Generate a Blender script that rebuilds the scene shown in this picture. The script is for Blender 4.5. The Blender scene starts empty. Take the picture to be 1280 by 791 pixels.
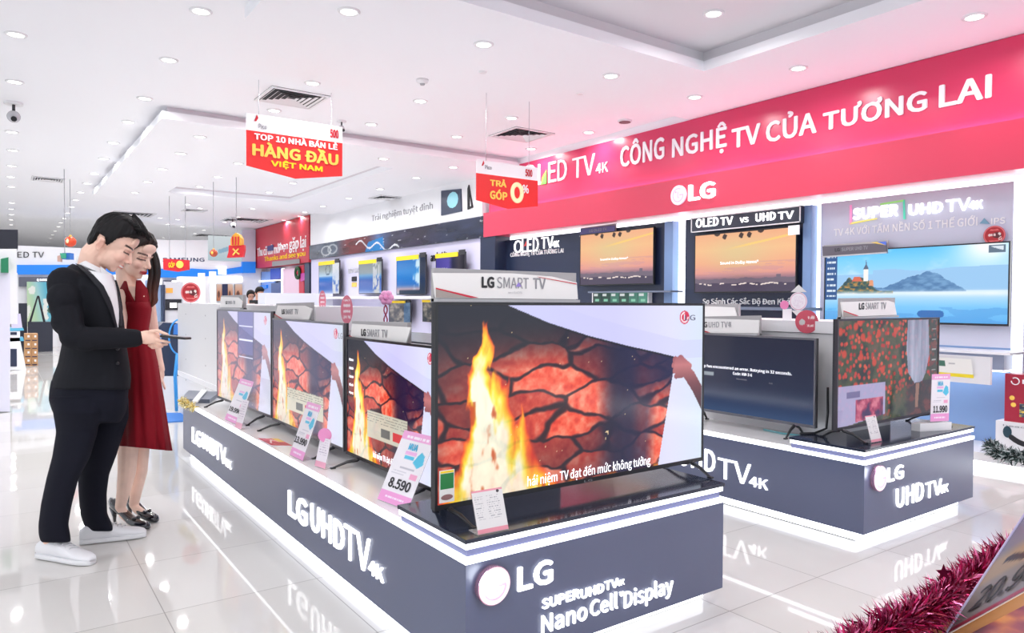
import bpy, bmesh, math, random
import numpy as np
from mathutils import Matrix, Vector

# ---------------------------------------------------------------- camera, world, exposure
CAM_F, CAM_YAW, CAM_PITCH, CAM_ROLL = 896.74, 0.619666, -0.0206185, 0.005493
EYE = np.array([0.0, 0.0, 1.25])
WORLD_COLOR, WORLD_STRENGTH = (0.88, 0.93, 1.0), 1.3
DOWNLIGHT_WATTS, DOWNLIGHT_GLOW = 9.0, 5.0
EXPOSURE = 0.08
sc = bpy.context.scene
COL = sc.collection
fwd = np.array([math.sin(CAM_YAW) * math.cos(CAM_PITCH), math.cos(CAM_YAW) * math.cos(CAM_PITCH), math.sin(CAM_PITCH)])
_r = np.cross(fwd, [0, 0, 1]); _r /= np.linalg.norm(_r); _u = np.cross(_r, fwd)
RIGHT = _r * math.cos(CAM_ROLL) + _u * math.sin(CAM_ROLL)
UP = -_r * math.sin(CAM_ROLL) + _u * math.cos(CAM_ROLL)
cam = bpy.data.cameras.new('camera'); cam.sensor_width = 36; cam.sensor_fit = 'HORIZONTAL'
cam.lens = CAM_F * 36 / 1280; cam.clip_start = 0.05; cam.clip_end = 200
camo = bpy.data.objects.new('camera', cam); COL.objects.link(camo)
camo.matrix_world = Matrix([[RIGHT[i], UP[i], -fwd[i], EYE[i]] for i in range(3)] + [[0, 0, 0, 1]])
sc.camera = camo
w = bpy.data.worlds.new('world'); sc.world = w; w.use_nodes = True
w.node_tree.nodes['Background'].inputs[0].default_value = (*WORLD_COLOR, 1)
w.node_tree.nodes['Background'].inputs[1].default_value = WORLD_STRENGTH
sc.view_settings.view_transform = 'Standard'; sc.view_settings.look = 'None'
sc.view_settings.exposure = EXPOSURE; sc.view_settings.gamma = 1; sc.view_settings.use_curve_mapping = False
sc.cycles.max_bounces = 8; sc.cycles.diffuse_bounces = 5; sc.cycles.glossy_bounces = 4
sc.cycles.use_denoising = True; sc.cycles.sample_clamp_indirect = 6; sc.cycles.caustics_reflective = False

# ---------------------------------------------------------------- where a line of sight meets a plane of the room
def ray(x, y): return fwd + RIGHT * (x - 640) / CAM_F - UP * (y - 395.5) / CAM_F
def onz(x, y, z): d = ray(x, y); return EYE + d * (z - EYE[2]) / d[2]
def onx(x, y, X): d = ray(x, y); return EYE + d * X / d[0]
def ony(x, y, Y): d = ray(x, y); return EYE + d * Y / d[1]
def atd(x, y, D): return EYE + ray(x, y) * D
def proj(p): q = np.asarray(p, float) - EYE; z = q @ fwd; return np.array([640 + CAM_F * (q @ RIGHT) / z, 395.5 - CAM_F * (q @ UP) / z])
def depth(p): return float((np.asarray(p) - EYE) @ fwd)
V = lambda *a: np.array(a, float)
def unit(a): a = np.asarray(a, float); return a / np.linalg.norm(a)

# ---------------------------------------------------------------- materials
def lin(c): return tuple(((x / 12.92) if x <= 0.04045 else ((x + 0.055) / 1.055) ** 2.4) for x in c)
def rgb(r, g, b): return lin((r / 255, g / 255, b / 255))
MATS = {}
def mat(name, color, rough=0.5, metal=0.0, emit=0.0, spec=0.5, var=0.0, scale=6.0, coat=0.0, alpha=1.0, trans=0.0, ecol=None, bump=0.0):
    if name in MATS: return MATS[name]
    m = bpy.data.materials.new(name); m.use_nodes = True; nt = m.node_tree
    b = nt.nodes['Principled BSDF']
    b.inputs['Base Color'].default_value = (*color, 1); b.inputs['Roughness'].default_value = rough
    b.inputs['Metallic'].default_value = metal; b.inputs['Specular IOR Level'].default_value = spec
    b.inputs['Coat Weight'].default_value = coat; b.inputs['Coat Roughness'].default_value = 0.08
    b.inputs['Alpha'].default_value = alpha; b.inputs['Transmission Weight'].default_value = trans
    if emit > 0:
        b.inputs['Emission Color'].default_value = (*(ecol or color), 1); b.inputs['Emission Strength'].default_value = emit
    if var > 0 or bump > 0:
        tc = nt.nodes.new('ShaderNodeTexCoord'); n = nt.nodes.new('ShaderNodeTexNoise'); n.inputs['Scale'].default_value = scale
        n.inputs['Detail'].default_value = 6
        nt.links.new(tc.outputs['Object'], n.inputs['Vector'])
        if var > 0:
            mx = nt.nodes.new('ShaderNodeMix'); mx.data_type = 'RGBA'
            mx.inputs[6].default_value = (*[c * (1 - var) for c in color], 1); mx.inputs[7].default_value = (*[min(1, c * (1 + var)) for c in color], 1)
            nt.links.new(n.outputs['Fac'], mx.inputs[0]); nt.links.new(mx.outputs[2], b.inputs['Base Color'])
        if bump > 0:
            bp = nt.nodes.new('ShaderNodeBump'); bp.inputs['Strength'].default_value = bump; bp.inputs['Distance'].default_value = 0.01
            nt.links.new(n.outputs['Fac'], bp.inputs['Height']); nt.links.new(bp.outputs['Normal'], b.inputs['Normal'])
    MATS[name] = m; return m
def glow(name, color, s): return mat(name, color, 0.4, emit=s)
def attr_mat(name, emission, rough=0.5, spec=0.5, bump=0.0):
    """A material whose colour is the mesh's own colour attribute: printed card, skin, or a lit picture (emission)."""
    if name in MATS: return MATS[name]
    m = bpy.data.materials.new(name); m.use_nodes = True; nt = m.node_tree; b = nt.nodes['Principled BSDF']
    a = nt.nodes.new('ShaderNodeAttribute'); a.attribute_name = 'Col'
    b.inputs['Roughness'].default_value = rough; b.inputs['Specular IOR Level'].default_value = spec
    if emission > 0:
        b.inputs['Base Color'].default_value = (0.004, 0.004, 0.005, 1)
        nt.links.new(a.outputs['Color'], b.inputs['Emission Color']); b.inputs['Emission Strength'].default_value = emission
    else: nt.links.new(a.outputs['Color'], b.inputs['Base Color'])
    if bump > 0:
        n = nt.nodes.new('ShaderNodeTexNoise'); n.inputs['Scale'].default_value = 140
        bp = nt.nodes.new('ShaderNodeBump'); bp.inputs['Strength'].default_value = bump; bp.inputs['Distance'].default_value = 0.002
        nt.links.new(n.outputs['Fac'], bp.inputs['Height']); nt.links.new(bp.outputs['Normal'], b.inputs['Normal'])
    MATS[name] = m; return m

WHITE = mat('white_paint', (0.86, 0.86, 0.885), 0.55)
WHITE_GLOSS = mat('white_laminate', (0.84, 0.84, 0.86), 0.22)
LED = glow('white_led', (0.93, 0.96, 1.0), 2.6)
BLACK = mat('black_plastic', (0.012, 0.013, 0.017), 0.3)
DARK_METAL = mat('dark_metal', (0.05, 0.052, 0.06), 0.3, 0.6)
SILVER = mat('silver_metal', (0.55, 0.56, 0.6), 0.25, 0.9)
NAVY = mat('navy_panel', rgb(38, 48, 74), 0.3)
LETTER = glow('lit_letter', (1, 1, 1), 1.3)
PRINT_WHITE = mat('white_print', (0.9, 0.9, 0.92), 0.5)
PRINT_BLACK = mat('black_print', (0.02, 0.02, 0.025), 0.5)
PRINT_GREY = mat('grey_print', (0.28, 0.28, 0.31), 0.5)
RED_PRINT = mat('red_print', rgb(200, 30, 60), 0.45)
PINK_PRINT = mat('pink_print', rgb(236, 150, 200), 0.5)
CYAN_PRINT = mat('cyan_print', rgb(70, 185, 225), 0.5)
YELLOW_PRINT = mat('yellow_print', rgb(250, 215, 30), 0.5)
ACRYLIC = mat('clear_acrylic', (0.95, 0.95, 0.97), 0.05, alpha=0.28)
GREY_PAPER = mat('grey_card', (0.4, 0.39, 0.4), 0.4)

# ---------------------------------------------------------------- things, parts and meshes
MW = {}
def prop(o, label=None, cat=None, group=None, kind=None):
    if label: o['label'] = label
    if cat: o['category'] = cat
    if group: o['group'] = group
    if kind: o['kind'] = kind
    return o
def thing(name, label, cat, loc=(0, 0, 0), rz=0.0, group=None, M=None):
    o = bpy.data.objects.new(name, None); COL.objects.link(o); o.empty_display_size = 0.1
    M = M or (Matrix.Translation(Vector([float(c) for c in loc])) @ Matrix.Rotation(rz, 4, 'Z'))
    o.matrix_world = M; MW[o.name] = M
    return prop(o, label, cat, group)
def place(o, parent, me, local):
    if parent is not None:
        M = MW[parent.name]
        if not local: me.transform(M.inverted())
        o.parent = parent; MW[o.name] = M
    else: MW[o.name] = Matrix.Identity(4)
class MB:
    def __init__(s): s.v = []; s.f = []; s.col = None
    def add(s, vs, fs):
        n = len(s.v); s.v += [tuple(float(c) for c in p) for p in vs]; s.f += [tuple(i + n for i in q) for q in fs]; return s
    def obox(s, o, a, b, c):
        o, a, b, c = map(lambda q: np.asarray(q, float), (o, a, b, c))
        P = [o, o + a, o + a + b, o + b, o + c, o + a + c, o + a + b + c, o + b + c]
        F = [(0, 3, 2, 1), (4, 5, 6, 7), (0, 1, 5, 4), (1, 2, 6, 5), (2, 3, 7, 6), (3, 0, 4, 7)]
        if np.dot(np.cross(a, b), c) < 0: F = [q[::-1] for q in F]
        return s.add(P, F)
    def box(s, x0, x1, y0, y1, z0, z1): return s.obox((x0, y0, z0), (x1 - x0, 0, 0), (0, y1 - y0, 0), (0, 0, z1 - z0))
    def prism(s, pts, ext):
        pts = [np.asarray(p, float) for p in pts]; e = np.asarray(ext, float); n = len(pts)
        nrm = sum(np.cross(pts[i] - pts[0], pts[(i + 1) % n] - pts[0]) for i in range(n))
        if nrm @ e > 0: pts = pts[::-1]
        return s.add(pts + [p + e for p in pts], [tuple(range(n)), tuple(range(2 * n - 1, n - 1, -1))] + [(i, n + i, n + (i + 1) % n, (i + 1) % n) for i in range(n)])
    def poly(s, pts): return s.add(pts, [tuple(range(len(pts)))])
    def tube(s, pts, r, n=10, caps=True, flat=None):
        """A round tube through points; r one radius or one per point; flat = (axis, factor) squashes it along an axis."""
        P = [np.asarray(p, float) for p in pts]; R = [r] * len(P) if np.isscalar(r) else list(r); base = len(s.v); prev = None
        for i, p in enumerate(P):
            t = unit(P[min(i + 1, len(P) - 1)] - P[max(i - 1, 0)])
            if prev is None:
                a = np.cross(t, [0, 0, 1.0])
                if np.linalg.norm(a) < 0.05: a = np.cross(t, [1.0, 0, 0])
            else: a = prev - t * (prev @ t)
            a = unit(a); prev = a; b = np.cross(t, a)
            for k in range(n):
                o = (a * math.cos(2 * math.pi * k / n) + b * math.sin(2 * math.pi * k / n)) * R[i]
                if flat is not None: ax = unit(flat[0]); o = o - ax * (o @ ax) * (1 - flat[1])
                s.v.append(tuple(p + o))
        for i in range(len(P) - 1):
            for k in range(n):
                a0 = base + i * n + k; a1 = base + i * n + (k + 1) % n; s.f.append((a0, a1, a1 + n, a0 + n))
        if caps: s.f.append(tuple(base + k for k in range(n - 1, -1, -1))); s.f.append(tuple(base + (len(P) - 1) * n + k for k in range(n)))
        return s
    def cyl(s, p0, p1, r0, r1=None, n=24): return s.tube([p0, p1], [r0, r0 if r1 is None else r1], n)
    def ball(s, c, a, n=20, m=12, ax=None):
        """An ellipsoid; a = radius or three half axes along ax (three unit vectors)."""
        c = np.asarray(c, float); a = (a, a, a) if np.isscalar(a) else a; ax = ax or (V(1, 0, 0), V(0, 1, 0), V(0, 0, 1)); base = len(s.v)
        if np.dot(np.cross(ax[0], ax[1]), ax[2]) < 0: ax = (ax[1], ax[0], ax[2]); a = (a[1], a[0], a[2])
        s.v.append(tuple(c - ax[2] * a[2]))
        for j in range(1, m):
            th = -math.pi / 2 + math.pi * j / m
            for k in range(n):
                ph = 2 * math.pi * k / n
                s.v.append(tuple(c + ax[0] * a[0] * math.cos(th) * math.cos(ph) + ax[1] * a[1] * math.cos(th) * math.sin(ph) + ax[2] * a[2] * math.sin(th)))
        s.v.append(tuple(c + ax[2] * a[2])); top = len(s.v) - 1
        for k in range(n):
            s.f.append((base, base + 1 + (k + 1) % n, base + 1 + k))
            s.f.append((top, top - n + k, top - n + (k + 1) % n))
        for j in range(m - 2):
            for k in range(n):
                a0 = base + 1 + j * n + k; a1 = base + 1 + j * n + (k + 1) % n; s.f.append((a0, a1, a1 + n, a0 + n))
        return s
    def loft(s, rings, caps=True):
        """Closed rings of equal length skinned into one surface."""
        n = len(rings[0]); base = len(s.v)
        for r in rings: s.v += [tuple(float(c) for c in p) for p in r]
        for i in range(len(rings) - 1):
            for k in range(n):
                a0 = base + i * n + k; a1 = base + i * n + (k + 1) % n; s.f.append((a0, a1, a1 + n, a0 + n))
        if caps: s.f.append(tuple(base + k for k in range(n - 1, -1, -1))); s.f.append(tuple(base + (len(rings) - 1) * n + k for k in range(n)))
        return s
    def mesh(s, name):
        me = bpy.data.meshes.new(name); me.from_pydata(s.v, [], s.f); me.update(); return me
    def build(s, name, m, parent=None, smooth=False, local=False, bevel=0.0, fix=False, sub=0):
        me = s.mesh(name)
        if fix:
            bm = bmesh.new(); bm.from_mesh(me); bmesh.ops.recalc_face_normals(bm, faces=bm.faces); bm.to_mesh(me); bm.free()
        o = bpy.data.objects.new(name, me); place(o, parent, me, local); COL.objects.link(o)
        me.materials.append(m)
        if smooth: me.polygons.foreach_set('use_smooth', [True] * len(me.polygons))
        if bevel > 0:
            b = o.modifiers.new('bevel', 'BEVEL'); b.width = bevel; b.segments = 2; b.limit_method = 'ANGLE'
        if sub: q = o.modifiers.new('sub', 'SUBSURF'); q.levels = q.render_levels = sub
        return o
def struct(o): o['kind'] = 'structure'; return o
def solo(o, label, cat, group=None):
    """Tag a thing that is one mesh, moving its origin to its middle bottom."""
    me = o.data; a = np.empty(len(me.vertices) * 3); me.vertices.foreach_get('co', a); a = a.reshape(-1, 3)
    c = (a.min(0) + a.max(0)) / 2; c[2] = a[:, 2].min(); M = Matrix.Translation(Vector(c)); me.transform(M.inverted()); o.matrix_world = M; MW[o.name] = M
    return prop(o, label, cat, group)

# ---------------------------------------------------------------- lettering
def get_font():
    try: return bpy.data.fonts.load(bpy.utils.system_resource('DATAFILES') + '/fonts/Noto Sans CJK Regular.woff2')
    except Exception: return None
FONT = get_font()
def text_mesh(s, bold=0.0, extrude=0.0, shear=0.0):
    cu = bpy.data.curves.new('lettering', 'FONT'); cu.body = s; cu.extrude = extrude; cu.shear = shear; cu.resolution_u = 3
    if FONT: cu.font = FONT
    o = bpy.data.objects.new('lettering', cu); COL.objects.link(o)
    dg = bpy.context.evaluated_depsgraph_get(); me = bpy.data.meshes.new_from_object(o.evaluated_get(dg), depsgraph=dg)
    bpy.data.objects.remove(o); bpy.data.curves.remove(cu); return me
TXT = {}
def text(s, bl, br, tl, m, parent, bold=0.0, thick=0.004, name='lettering', lift=0.0015, shear=0.0):
    """Lettering fitted into the rectangle bl-br-tl (world points); it stands THICK proud of that plane."""
    key = (s, bold, shear)
    if key not in TXT:
        me = text_mesh(s, 0.0, 0.25, shear); a = np.empty(len(me.vertices) * 3); me.vertices.foreach_get('co', a); a = a.reshape(-1, 3) * 2.0; F = [tuple(p.vertices) for p in me.polygons]
        if bold > 0:                                  # heavier strokes: the outline laid down again a hair to every side
            k = bold * .62; A = []; G = []
            for i, (dx, dy) in enumerate(((0, 0), (k, 0), (-k, 0), (0, k), (0, -k), (.7 * k, .7 * k), (-.7 * k, .7 * k), (.7 * k, -.7 * k), (-.7 * k, -.7 * k))):
                A.append(a + np.array([dx, dy, .05 * i])); G += [tuple(v + i * len(a) for v in f) for f in F]
            a = np.concatenate(A); F = G
        lo, hi = a.min(0), a.max(0); a = (a - lo) / np.maximum(hi - lo, 1e-9)
        TXT[key] = (a, F); bpy.data.meshes.remove(me)
    a, F = TXT[key]; bl, br, tl = (np.asarray(p, float) for p in (bl, br, tl)); ex, ey = br - bl, tl - bl; n = unit(np.cross(ex, ey))
    P = bl + n * lift + a[:, :1] * ex + a[:, 1:2] * ey + a[:, 2:3] * n * thick
    b = MB(); b.v = [tuple(p) for p in P]; b.f = F
    return b.build(name, m, parent)
def rect_x(X, xl, xr, yt, yb):
    """Upright rectangle on the plane x = X, from image columns xl..xr and the rows yt..yb of its left end."""
    tl, bl = onx(xl, yt, X), onx(xl, yb, X); r = onx(xr, (yt + yb) / 2, X)
    r = onx(xr, yb + (r[2] - bl[2]) * 0 , X); y = r[1]; y0 = bl[1]
    return V(X, y0, bl[2]), V(X, y, bl[2]), V(X, y0, tl[2])
def rect_y(Y, xl, xr, yt, yb):
    tl, bl = ony(xl, yt, Y), ony(xl, yb, Y); r = ony(xr, (yt + yb) / 2, Y)
    return V(bl[0], Y, bl[2]), V(r[0], Y, bl[2]), V(bl[0], Y, tl[2])
def zrow_x(X, x, y): return onx(x, y, X)[2]

# ---------------------------------------------------------------- pictures computed point by point (screens and printed cards)
def grid_picture(name, parent, bl, br, tl, nu, nv, paint, m):
    bl, br, tl = (np.asarray(p, float) for p in (bl, br, tl))
    u, v = np.meshgrid(np.linspace(0, 1, nu), np.linspace(0, 1, nv)); u = u.ravel(); v = v.ravel()
    P = bl + u[:, None] * (br - bl) + v[:, None] * (tl - bl)
    i = np.arange(nu * nv).reshape(nv, nu); F = np.stack([i[:-1, :-1], i[:-1, 1:], i[1:, 1:], i[1:, :-1]], -1).reshape(-1, 4)
    me = bpy.data.meshes.new(name); me.from_pydata(P.tolist(), [], F.tolist()); me.update()
    c = np.clip(paint(u, v), 0, 1); c = np.where(c <= 0.04045, c / 12.92, ((c + 0.055) / 1.055) ** 2.4)
    at = me.color_attributes.new('Col', 'FLOAT_COLOR', 'POINT'); at.data.foreach_set('color', np.concatenate([c, np.ones((len(c), 1))], 1).ravel())
    o = bpy.data.objects.new(name, me); place(o, parent, me, False); COL.objects.link(o); me.materials.append(m); return o
def _hash(i, j, seed):
    h = np.sin(i * 127.1 + j * 311.7 + seed * 74.7) * 43758.5453; return h - np.floor(h)
def vnoise(x, y, seed=0):
    i, j = np.floor(x), np.floor(y); a, b = x - i, y - j; a = a * a * (3 - 2 * a); b = b * b * (3 - 2 * b)
    return (_hash(i, j, seed) * (1 - a) + _hash(i + 1, j, seed) * a) * (1 - b) + (_hash(i, j + 1, seed) * (1 - a) + _hash(i + 1, j + 1, seed) * a) * b
def fbm(x, y, seed=0, o=4): return sum(vnoise(x * 2 ** k, y * 2 ** k, seed + k) / 2 ** k for k in range(o)) / sum(1 / 2 ** k for k in range(o))
def cells(x, y, seed=0):
    """Distance to the nearest and second nearest scattered point, and that point's random number."""
    i0, j0 = np.floor(x), np.floor(y); d1 = np.full(x.shape, 9.0); d2 = d1.copy(); idv = np.zeros(x.shape)
    for di in (-1, 0, 1):
        for dj in (-1, 0, 1):
            i, j = i0 + di, j0 + dj; d = np.hypot(x - i - _hash(i, j, seed), y - j - _hash(i, j, seed + 5)); c = d < d1
            d2 = np.where(c, d1, np.minimum(d2, d)); idv = np.where(c, _hash(i, j, seed + 9), idv); d1 = np.where(c, d, d1)
    return d1, d2, idv
def sm(a, b, x): t = np.clip((x - a) / (b - a), 0, 1); return t * t * (3 - 2 * t)
def inpoly(u, v, pts):
    c = np.zeros(u.shape, bool); n = len(pts)
    for k in range(n):
        (x1, y1), (x2, y2) = pts[k], pts[(k + 1) % n]
        if y1 == y2: continue
        c ^= ((y1 > v) != (y2 > v)) & (u < (x2 - x1) * (v - y1) / (y2 - y1) + x1)
    return c
def C3(r, g, b): return np.array([r, g, b]) / 255.0
def over(base, c, m): m = np.asarray(m, float)[:, None]; return base * (1 - m) + np.asarray(c) * m
def ramp(t, stops):
    xs = [s[0] for s in stops]; return np.stack([np.interp(t, xs, [s[1 + k] for s in stops]) for k in range(3)], -1) / 255.0
SCREEN = attr_mat('lit_screen', 1.0, 0.12, 0.5)
CARD = attr_mat('printed_card', 0.0, 0.35)
POSTER = attr_mat('lit_poster', 0.75, 0.4)
# ================================================================ the setting
CEIL, SOFF_N, SOFF_F = 3.42, 3.33, 3.27
def floor_mat():
    m = bpy.data.materials.new('polished_tile'); m.use_nodes = True; nt = m.node_tree; b = nt.nodes['Principled BSDF']; L = nt.links.new
    tc = nt.nodes.new('ShaderNodeTexCoord'); sx = nt.nodes.new('ShaderNodeSeparateXYZ'); L(tc.outputs['Object'], sx.inputs[0])
    def mth(op, a, bb=None):
        n = nt.nodes.new('ShaderNodeMath'); n.operation = op
        for k, q in enumerate((a, bb)):
            if q is None: continue
            if isinstance(q, (int, float)): n.inputs[k].default_value = q
            else: L(q, n.inputs[k])
        return n.outputs[0]
    fx = mth('DIVIDE', mth('SUBTRACT', sx.outputs[0], 0.525), 0.625); fy = mth('DIVIDE', mth('SUBTRACT', sx.outputs[1], 1.8325), 0.6415)
    def line(f): q = mth('FRACT', f); return mth('LESS_THAN', mth('MINIMUM', q, mth('SUBTRACT', 1.0, q)), 0.0032)
    g = mth('MAXIMUM', line(fx), line(fy))
    cid = nt.nodes.new('ShaderNodeCombineXYZ'); L(mth('FLOOR', fx), cid.inputs[0]); L(mth('FLOOR', fy), cid.inputs[1])
    wn = nt.nodes.new('ShaderNodeTexWhiteNoise'); wn.noise_dimensions = '2D'; L(cid.outputs[0], wn.inputs['Vector'])
    ns = nt.nodes.new('ShaderNodeTexNoise'); ns.inputs['Scale'].default_value = 1.3; ns.inputs['Detail'].default_value = 4; L(tc.outputs['Object'], ns.inputs['Vector'])
    tile = nt.nodes.new('ShaderNodeMix'); tile.data_type = 'RGBA'; tile.inputs[6].default_value = (*rgb(214, 211, 206), 1); tile.inputs[7].default_value = (*rgb(226, 224, 222), 1)
    L(mth('MULTIPLY', mth('ADD', wn.outputs['Value'], ns.outputs['Fac']), 0.5), tile.inputs[0])
    mx = nt.nodes.new('ShaderNodeMix'); mx.data_type = 'RGBA'; mx.inputs[7].default_value = (*rgb(150, 147, 143), 1); L(tile.outputs[2], mx.inputs[6]); L(g, mx.inputs[0])
    L(mx.outputs[2], b.inputs['Base Color']); b.inputs['Roughness'].default_value = 0.05; b.inputs['Specular IOR Level'].default_value = 0.32
    L(mth('ADD', mth('MULTIPLY', g, 0.4), 0.035), b.inputs['Roughness'])
    return m
fl = MB().add([(-9, -4, 0), (12, -4, 0), (12, 40, 0), (-9, 40, 0)], [(0, 1, 2, 3)]).build('floor', floor_mat()); struct(fl)

CEIL_M = mat('ceiling_paint', (0.90, 0.91, 0.95), 0.7)
c = MB(); c.box(-9, 6.9, 5.3, 40, CEIL, CEIL + .1); struct(c.build('ceiling', CEIL_M))
# near dropped soffit with a recessed tray
TX, TY = 5.164, 4.291                                     # far right corner of the tray opening
s = MB()
s.box(1.49, 6.9, TY, 5.52, SOFF_N, CEIL); s.box(TX, 6.9, -4, TY, SOFF_N, CEIL); s.box(1.49, 2.1, -4, TY, SOFF_N, CEIL)
struct(s.build('trim_1', CEIL_M))
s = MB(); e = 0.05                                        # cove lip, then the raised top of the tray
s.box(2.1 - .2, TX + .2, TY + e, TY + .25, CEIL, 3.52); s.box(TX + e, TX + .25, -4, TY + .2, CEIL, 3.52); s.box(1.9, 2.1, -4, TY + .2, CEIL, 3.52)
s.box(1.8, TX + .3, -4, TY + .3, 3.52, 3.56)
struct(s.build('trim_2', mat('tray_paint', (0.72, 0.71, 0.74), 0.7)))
c = MB(); c.box(-9, 1.49, -4, 5.3, CEIL, CEIL + .1); struct(c.build('ceiling_side', CEIL_M))
# far dropped soffit with its tray
FX0, FX1, FY0, FY1 = 1.478, 6.45, 8.80, 16.2
TR = (2.58, 4.88, 9.98, 14.77)
s = MB()
for (a, b_, p, q) in ((FX0, TR[0], FY0, FY1), (TR[1], FX1, FY0, FY1), (TR[0], TR[1], FY0, TR[2]), (TR[0], TR[1], TR[3], FY1)): s.box(a, b_, p, q, SOFF_F, SOFF_F + .085)
struct(s.build('trim_3', CEIL_M))
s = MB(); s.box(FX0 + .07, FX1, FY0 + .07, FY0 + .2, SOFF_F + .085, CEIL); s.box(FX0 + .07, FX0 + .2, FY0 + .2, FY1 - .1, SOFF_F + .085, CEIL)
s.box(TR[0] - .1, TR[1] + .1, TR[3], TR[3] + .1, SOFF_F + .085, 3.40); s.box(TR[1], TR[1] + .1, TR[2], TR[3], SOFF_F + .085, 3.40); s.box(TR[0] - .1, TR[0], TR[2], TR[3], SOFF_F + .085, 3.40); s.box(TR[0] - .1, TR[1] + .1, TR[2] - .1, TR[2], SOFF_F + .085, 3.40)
struct(s.build('trim_4', mat('soffit_recess_shade', (0.74, 0.70, 0.74), 0.7)))  # darker and pinker than the ceiling: recess shadow put into the colour
s = MB(); s.box(TR[0] - .1, TR[1] + .1, TR[2] - .1, TR[3] + .1, 3.385, 3.41); struct(s.build('trim_5', CEIL_M))

# ---- right wall: white shell, platform along its foot, tinted panels, light strips
XP, XB, XU = 6.60, 6.28, 6.40
WALL = mat('wall_paint', (0.80, 0.80, 0.84), 0.5)
struct(MB().box(XP + .02, 6.85, -4, 9.75, 0, CEIL).build('wall_right', WALL))
struct(MB().box(6.06, XP + .02, -4, 9.6, 0.06, 0.125).build('trim_6', WHITE_GLOSS))
struct(MB().box(6.10, 6.2, -4, 9.6, 0.008, 0.06).build('trim_7', LED))
struct(MB().box(XP - .01, XP + .02, -4, 9.5, 2.225, 2.335).build('trim_8', LED))
GREYP = mat('pale_grey_panel', rgb(206, 210, 228), 0.35); BLUEP = mat('blue_grey_panel', rgb(128, 160, 205), 0.3)
yA0, yA1 = onx(1268, 300, XP)[1], onx(1028, 300, XP)[1]
struct(MB().box(XP - .03, XP + .02, yA0, yA1, 0.9, 2.23).build('wall_right_panel', GREYP))
struct(MB().box(XP - .03, XP + .02, yA0, yA1, 0.125, 0.9).build('wall_right_foot', BLUEP))
for k, (xa, xb) in enumerate(((1267.5, 1282), (1020, 1028), (848, 863))):
    struct(MB().box(XP - .015, XP + .02, onx(xb, 320, XP)[1], onx(xa, 320, XP)[1], 0.125, 2.225).build('trim_%d' % (9 + k), LED))
struct(MB().box(XP - .03, XP + .02, -3, onx(1283, 300, XP)[1], 0.125, 2.23).build('wall_right_end', GREYP))
yV0, yV1 = onx(1012, 320, XP)[1], onx(863, 320, XP)[1]
m = MB().box(XP - .09, XP + .02, yV0, yV1, 0.125, 2.215); struct(m.build('wall_right_alcove', NAVY))
yO0, yO1 = onx(839, 320, XP)[1], onx(625, 320, XP)[1]
struct(MB().box(XP - .09, XP + .02, yO0, yO1, 0.125, 2.215).build('wall_right_niche', NAVY))
EDGE = mat('blue_edge', rgb(120, 150, 195), 0.3)
struct(MB().box(XP - .12, XP, yV0 - .09, yV0, 0.125, 2.215).build('trim_12', EDGE)); struct(MB().box(XP - .12, XP, yO0 - .13, yO0, 0.125, 2.215).build('trim_13', EDGE))
# pier that ends the niches, with its own bar of light
struct(MB().box(6.3, XP + .02, 9.30, 9.72, 0.0, 2.28).build('wall_right_pier', NAVY))
struct(MB().box(XP - .1, XP - .04, onx(623.5, 330, XP - .1)[1], onx(617, 330, XP - .1)[1], 0.9, 2.18).build('trim_14', glow('cool_led', (0.55, 0.72, 1.0), 1.6)))
struct(MB().box(XU + .02, XP + .02, 5.5, 9.72, 3.326, CEIL).build('trim_16', CEIL_M))
# ---- white gallery wall beyond, with the dark picture band, and the red shop wall beyond that
XW = 6.35
yG = onx(388, 290, XW)[1]; yR = 22.32
struct(MB().box(XW, 6.6, 9.75, yG, 2.62, CEIL).build('wall_gallery', mat('gallery_white', (0.84, 0.85, 0.88), 0.45)))
struct(MB().box(XW + .02, 6.6, 9.75, yG, 0, 2.28).build('wall_gallery_low', mat('gallery_lilac', rgb(214, 212, 240), 0.5)))
struct(MB().box(XW + .3, 6.9, yG, yR, 0, CEIL).build('wall_far_side', WALL))
struct(MB().box(-9, 9, 36, 36.2, 0, CEIL).build('wall_far', WALL))
struct(MB().box(6.5, 9, yR, 36, 0, CEIL).build('wall_far_right', WALL))
struct(MB().box(-9.2, -9, 26, 36, 0, CEIL).build('wall_left', WALL))
# ================================================================ red header over the right wall
RED_HI = mat('red_header', rgb(210, 56, 98), 0.28); RED_LO = mat('red_band', rgb(206, 62, 90), 0.3)
t = thing('header_board', 'tall crimson header board with a long white slogan, under the ceiling', 'sign board', (XU, 5, 2.6))
MB().box(XU, XU + .12, -3, 9.62, 2.658, 3.325).build('backboard', RED_HI, t)
def slogan(s, xl, xr, ytl, ybl, ybr, bold=0.0, m=None, parent=None, X=XU, name='lettering', thick=0.012):
    """Letters on an x = X wall between image columns, their left end spanning rows ytl..ybl."""
    m = m or PRINT_WHITE; tl, bl = onx(xl, ytl, X), onx(xl, ybl, X); r = onx(xr, ybr, X); z = (bl[2] + r[2]) / 2; dz = tl[2] - bl[2]
    return text(s, V(X, bl[1], z), V(X, r[1], z), V(X, bl[1], z + dz), m, parent or t, bold, thick, name)
slogan('CÔNG', 776, 831, 178, 210, 198, .03); slogan('NGHỆ', 840.5, 909, 169, 205.5, 189, .03); slogan('TV', 915, 951, 160.5, 184.5, 180, .03)
slogan('CỦA', 958, 1021, 143, 176, 169.5, .03); slogan('TƯƠNG', 1029, 1159.5, 135.5, 163, 139, .035); slogan('LAI', 1174, 1240, 107, 135, 122, .035)
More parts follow.
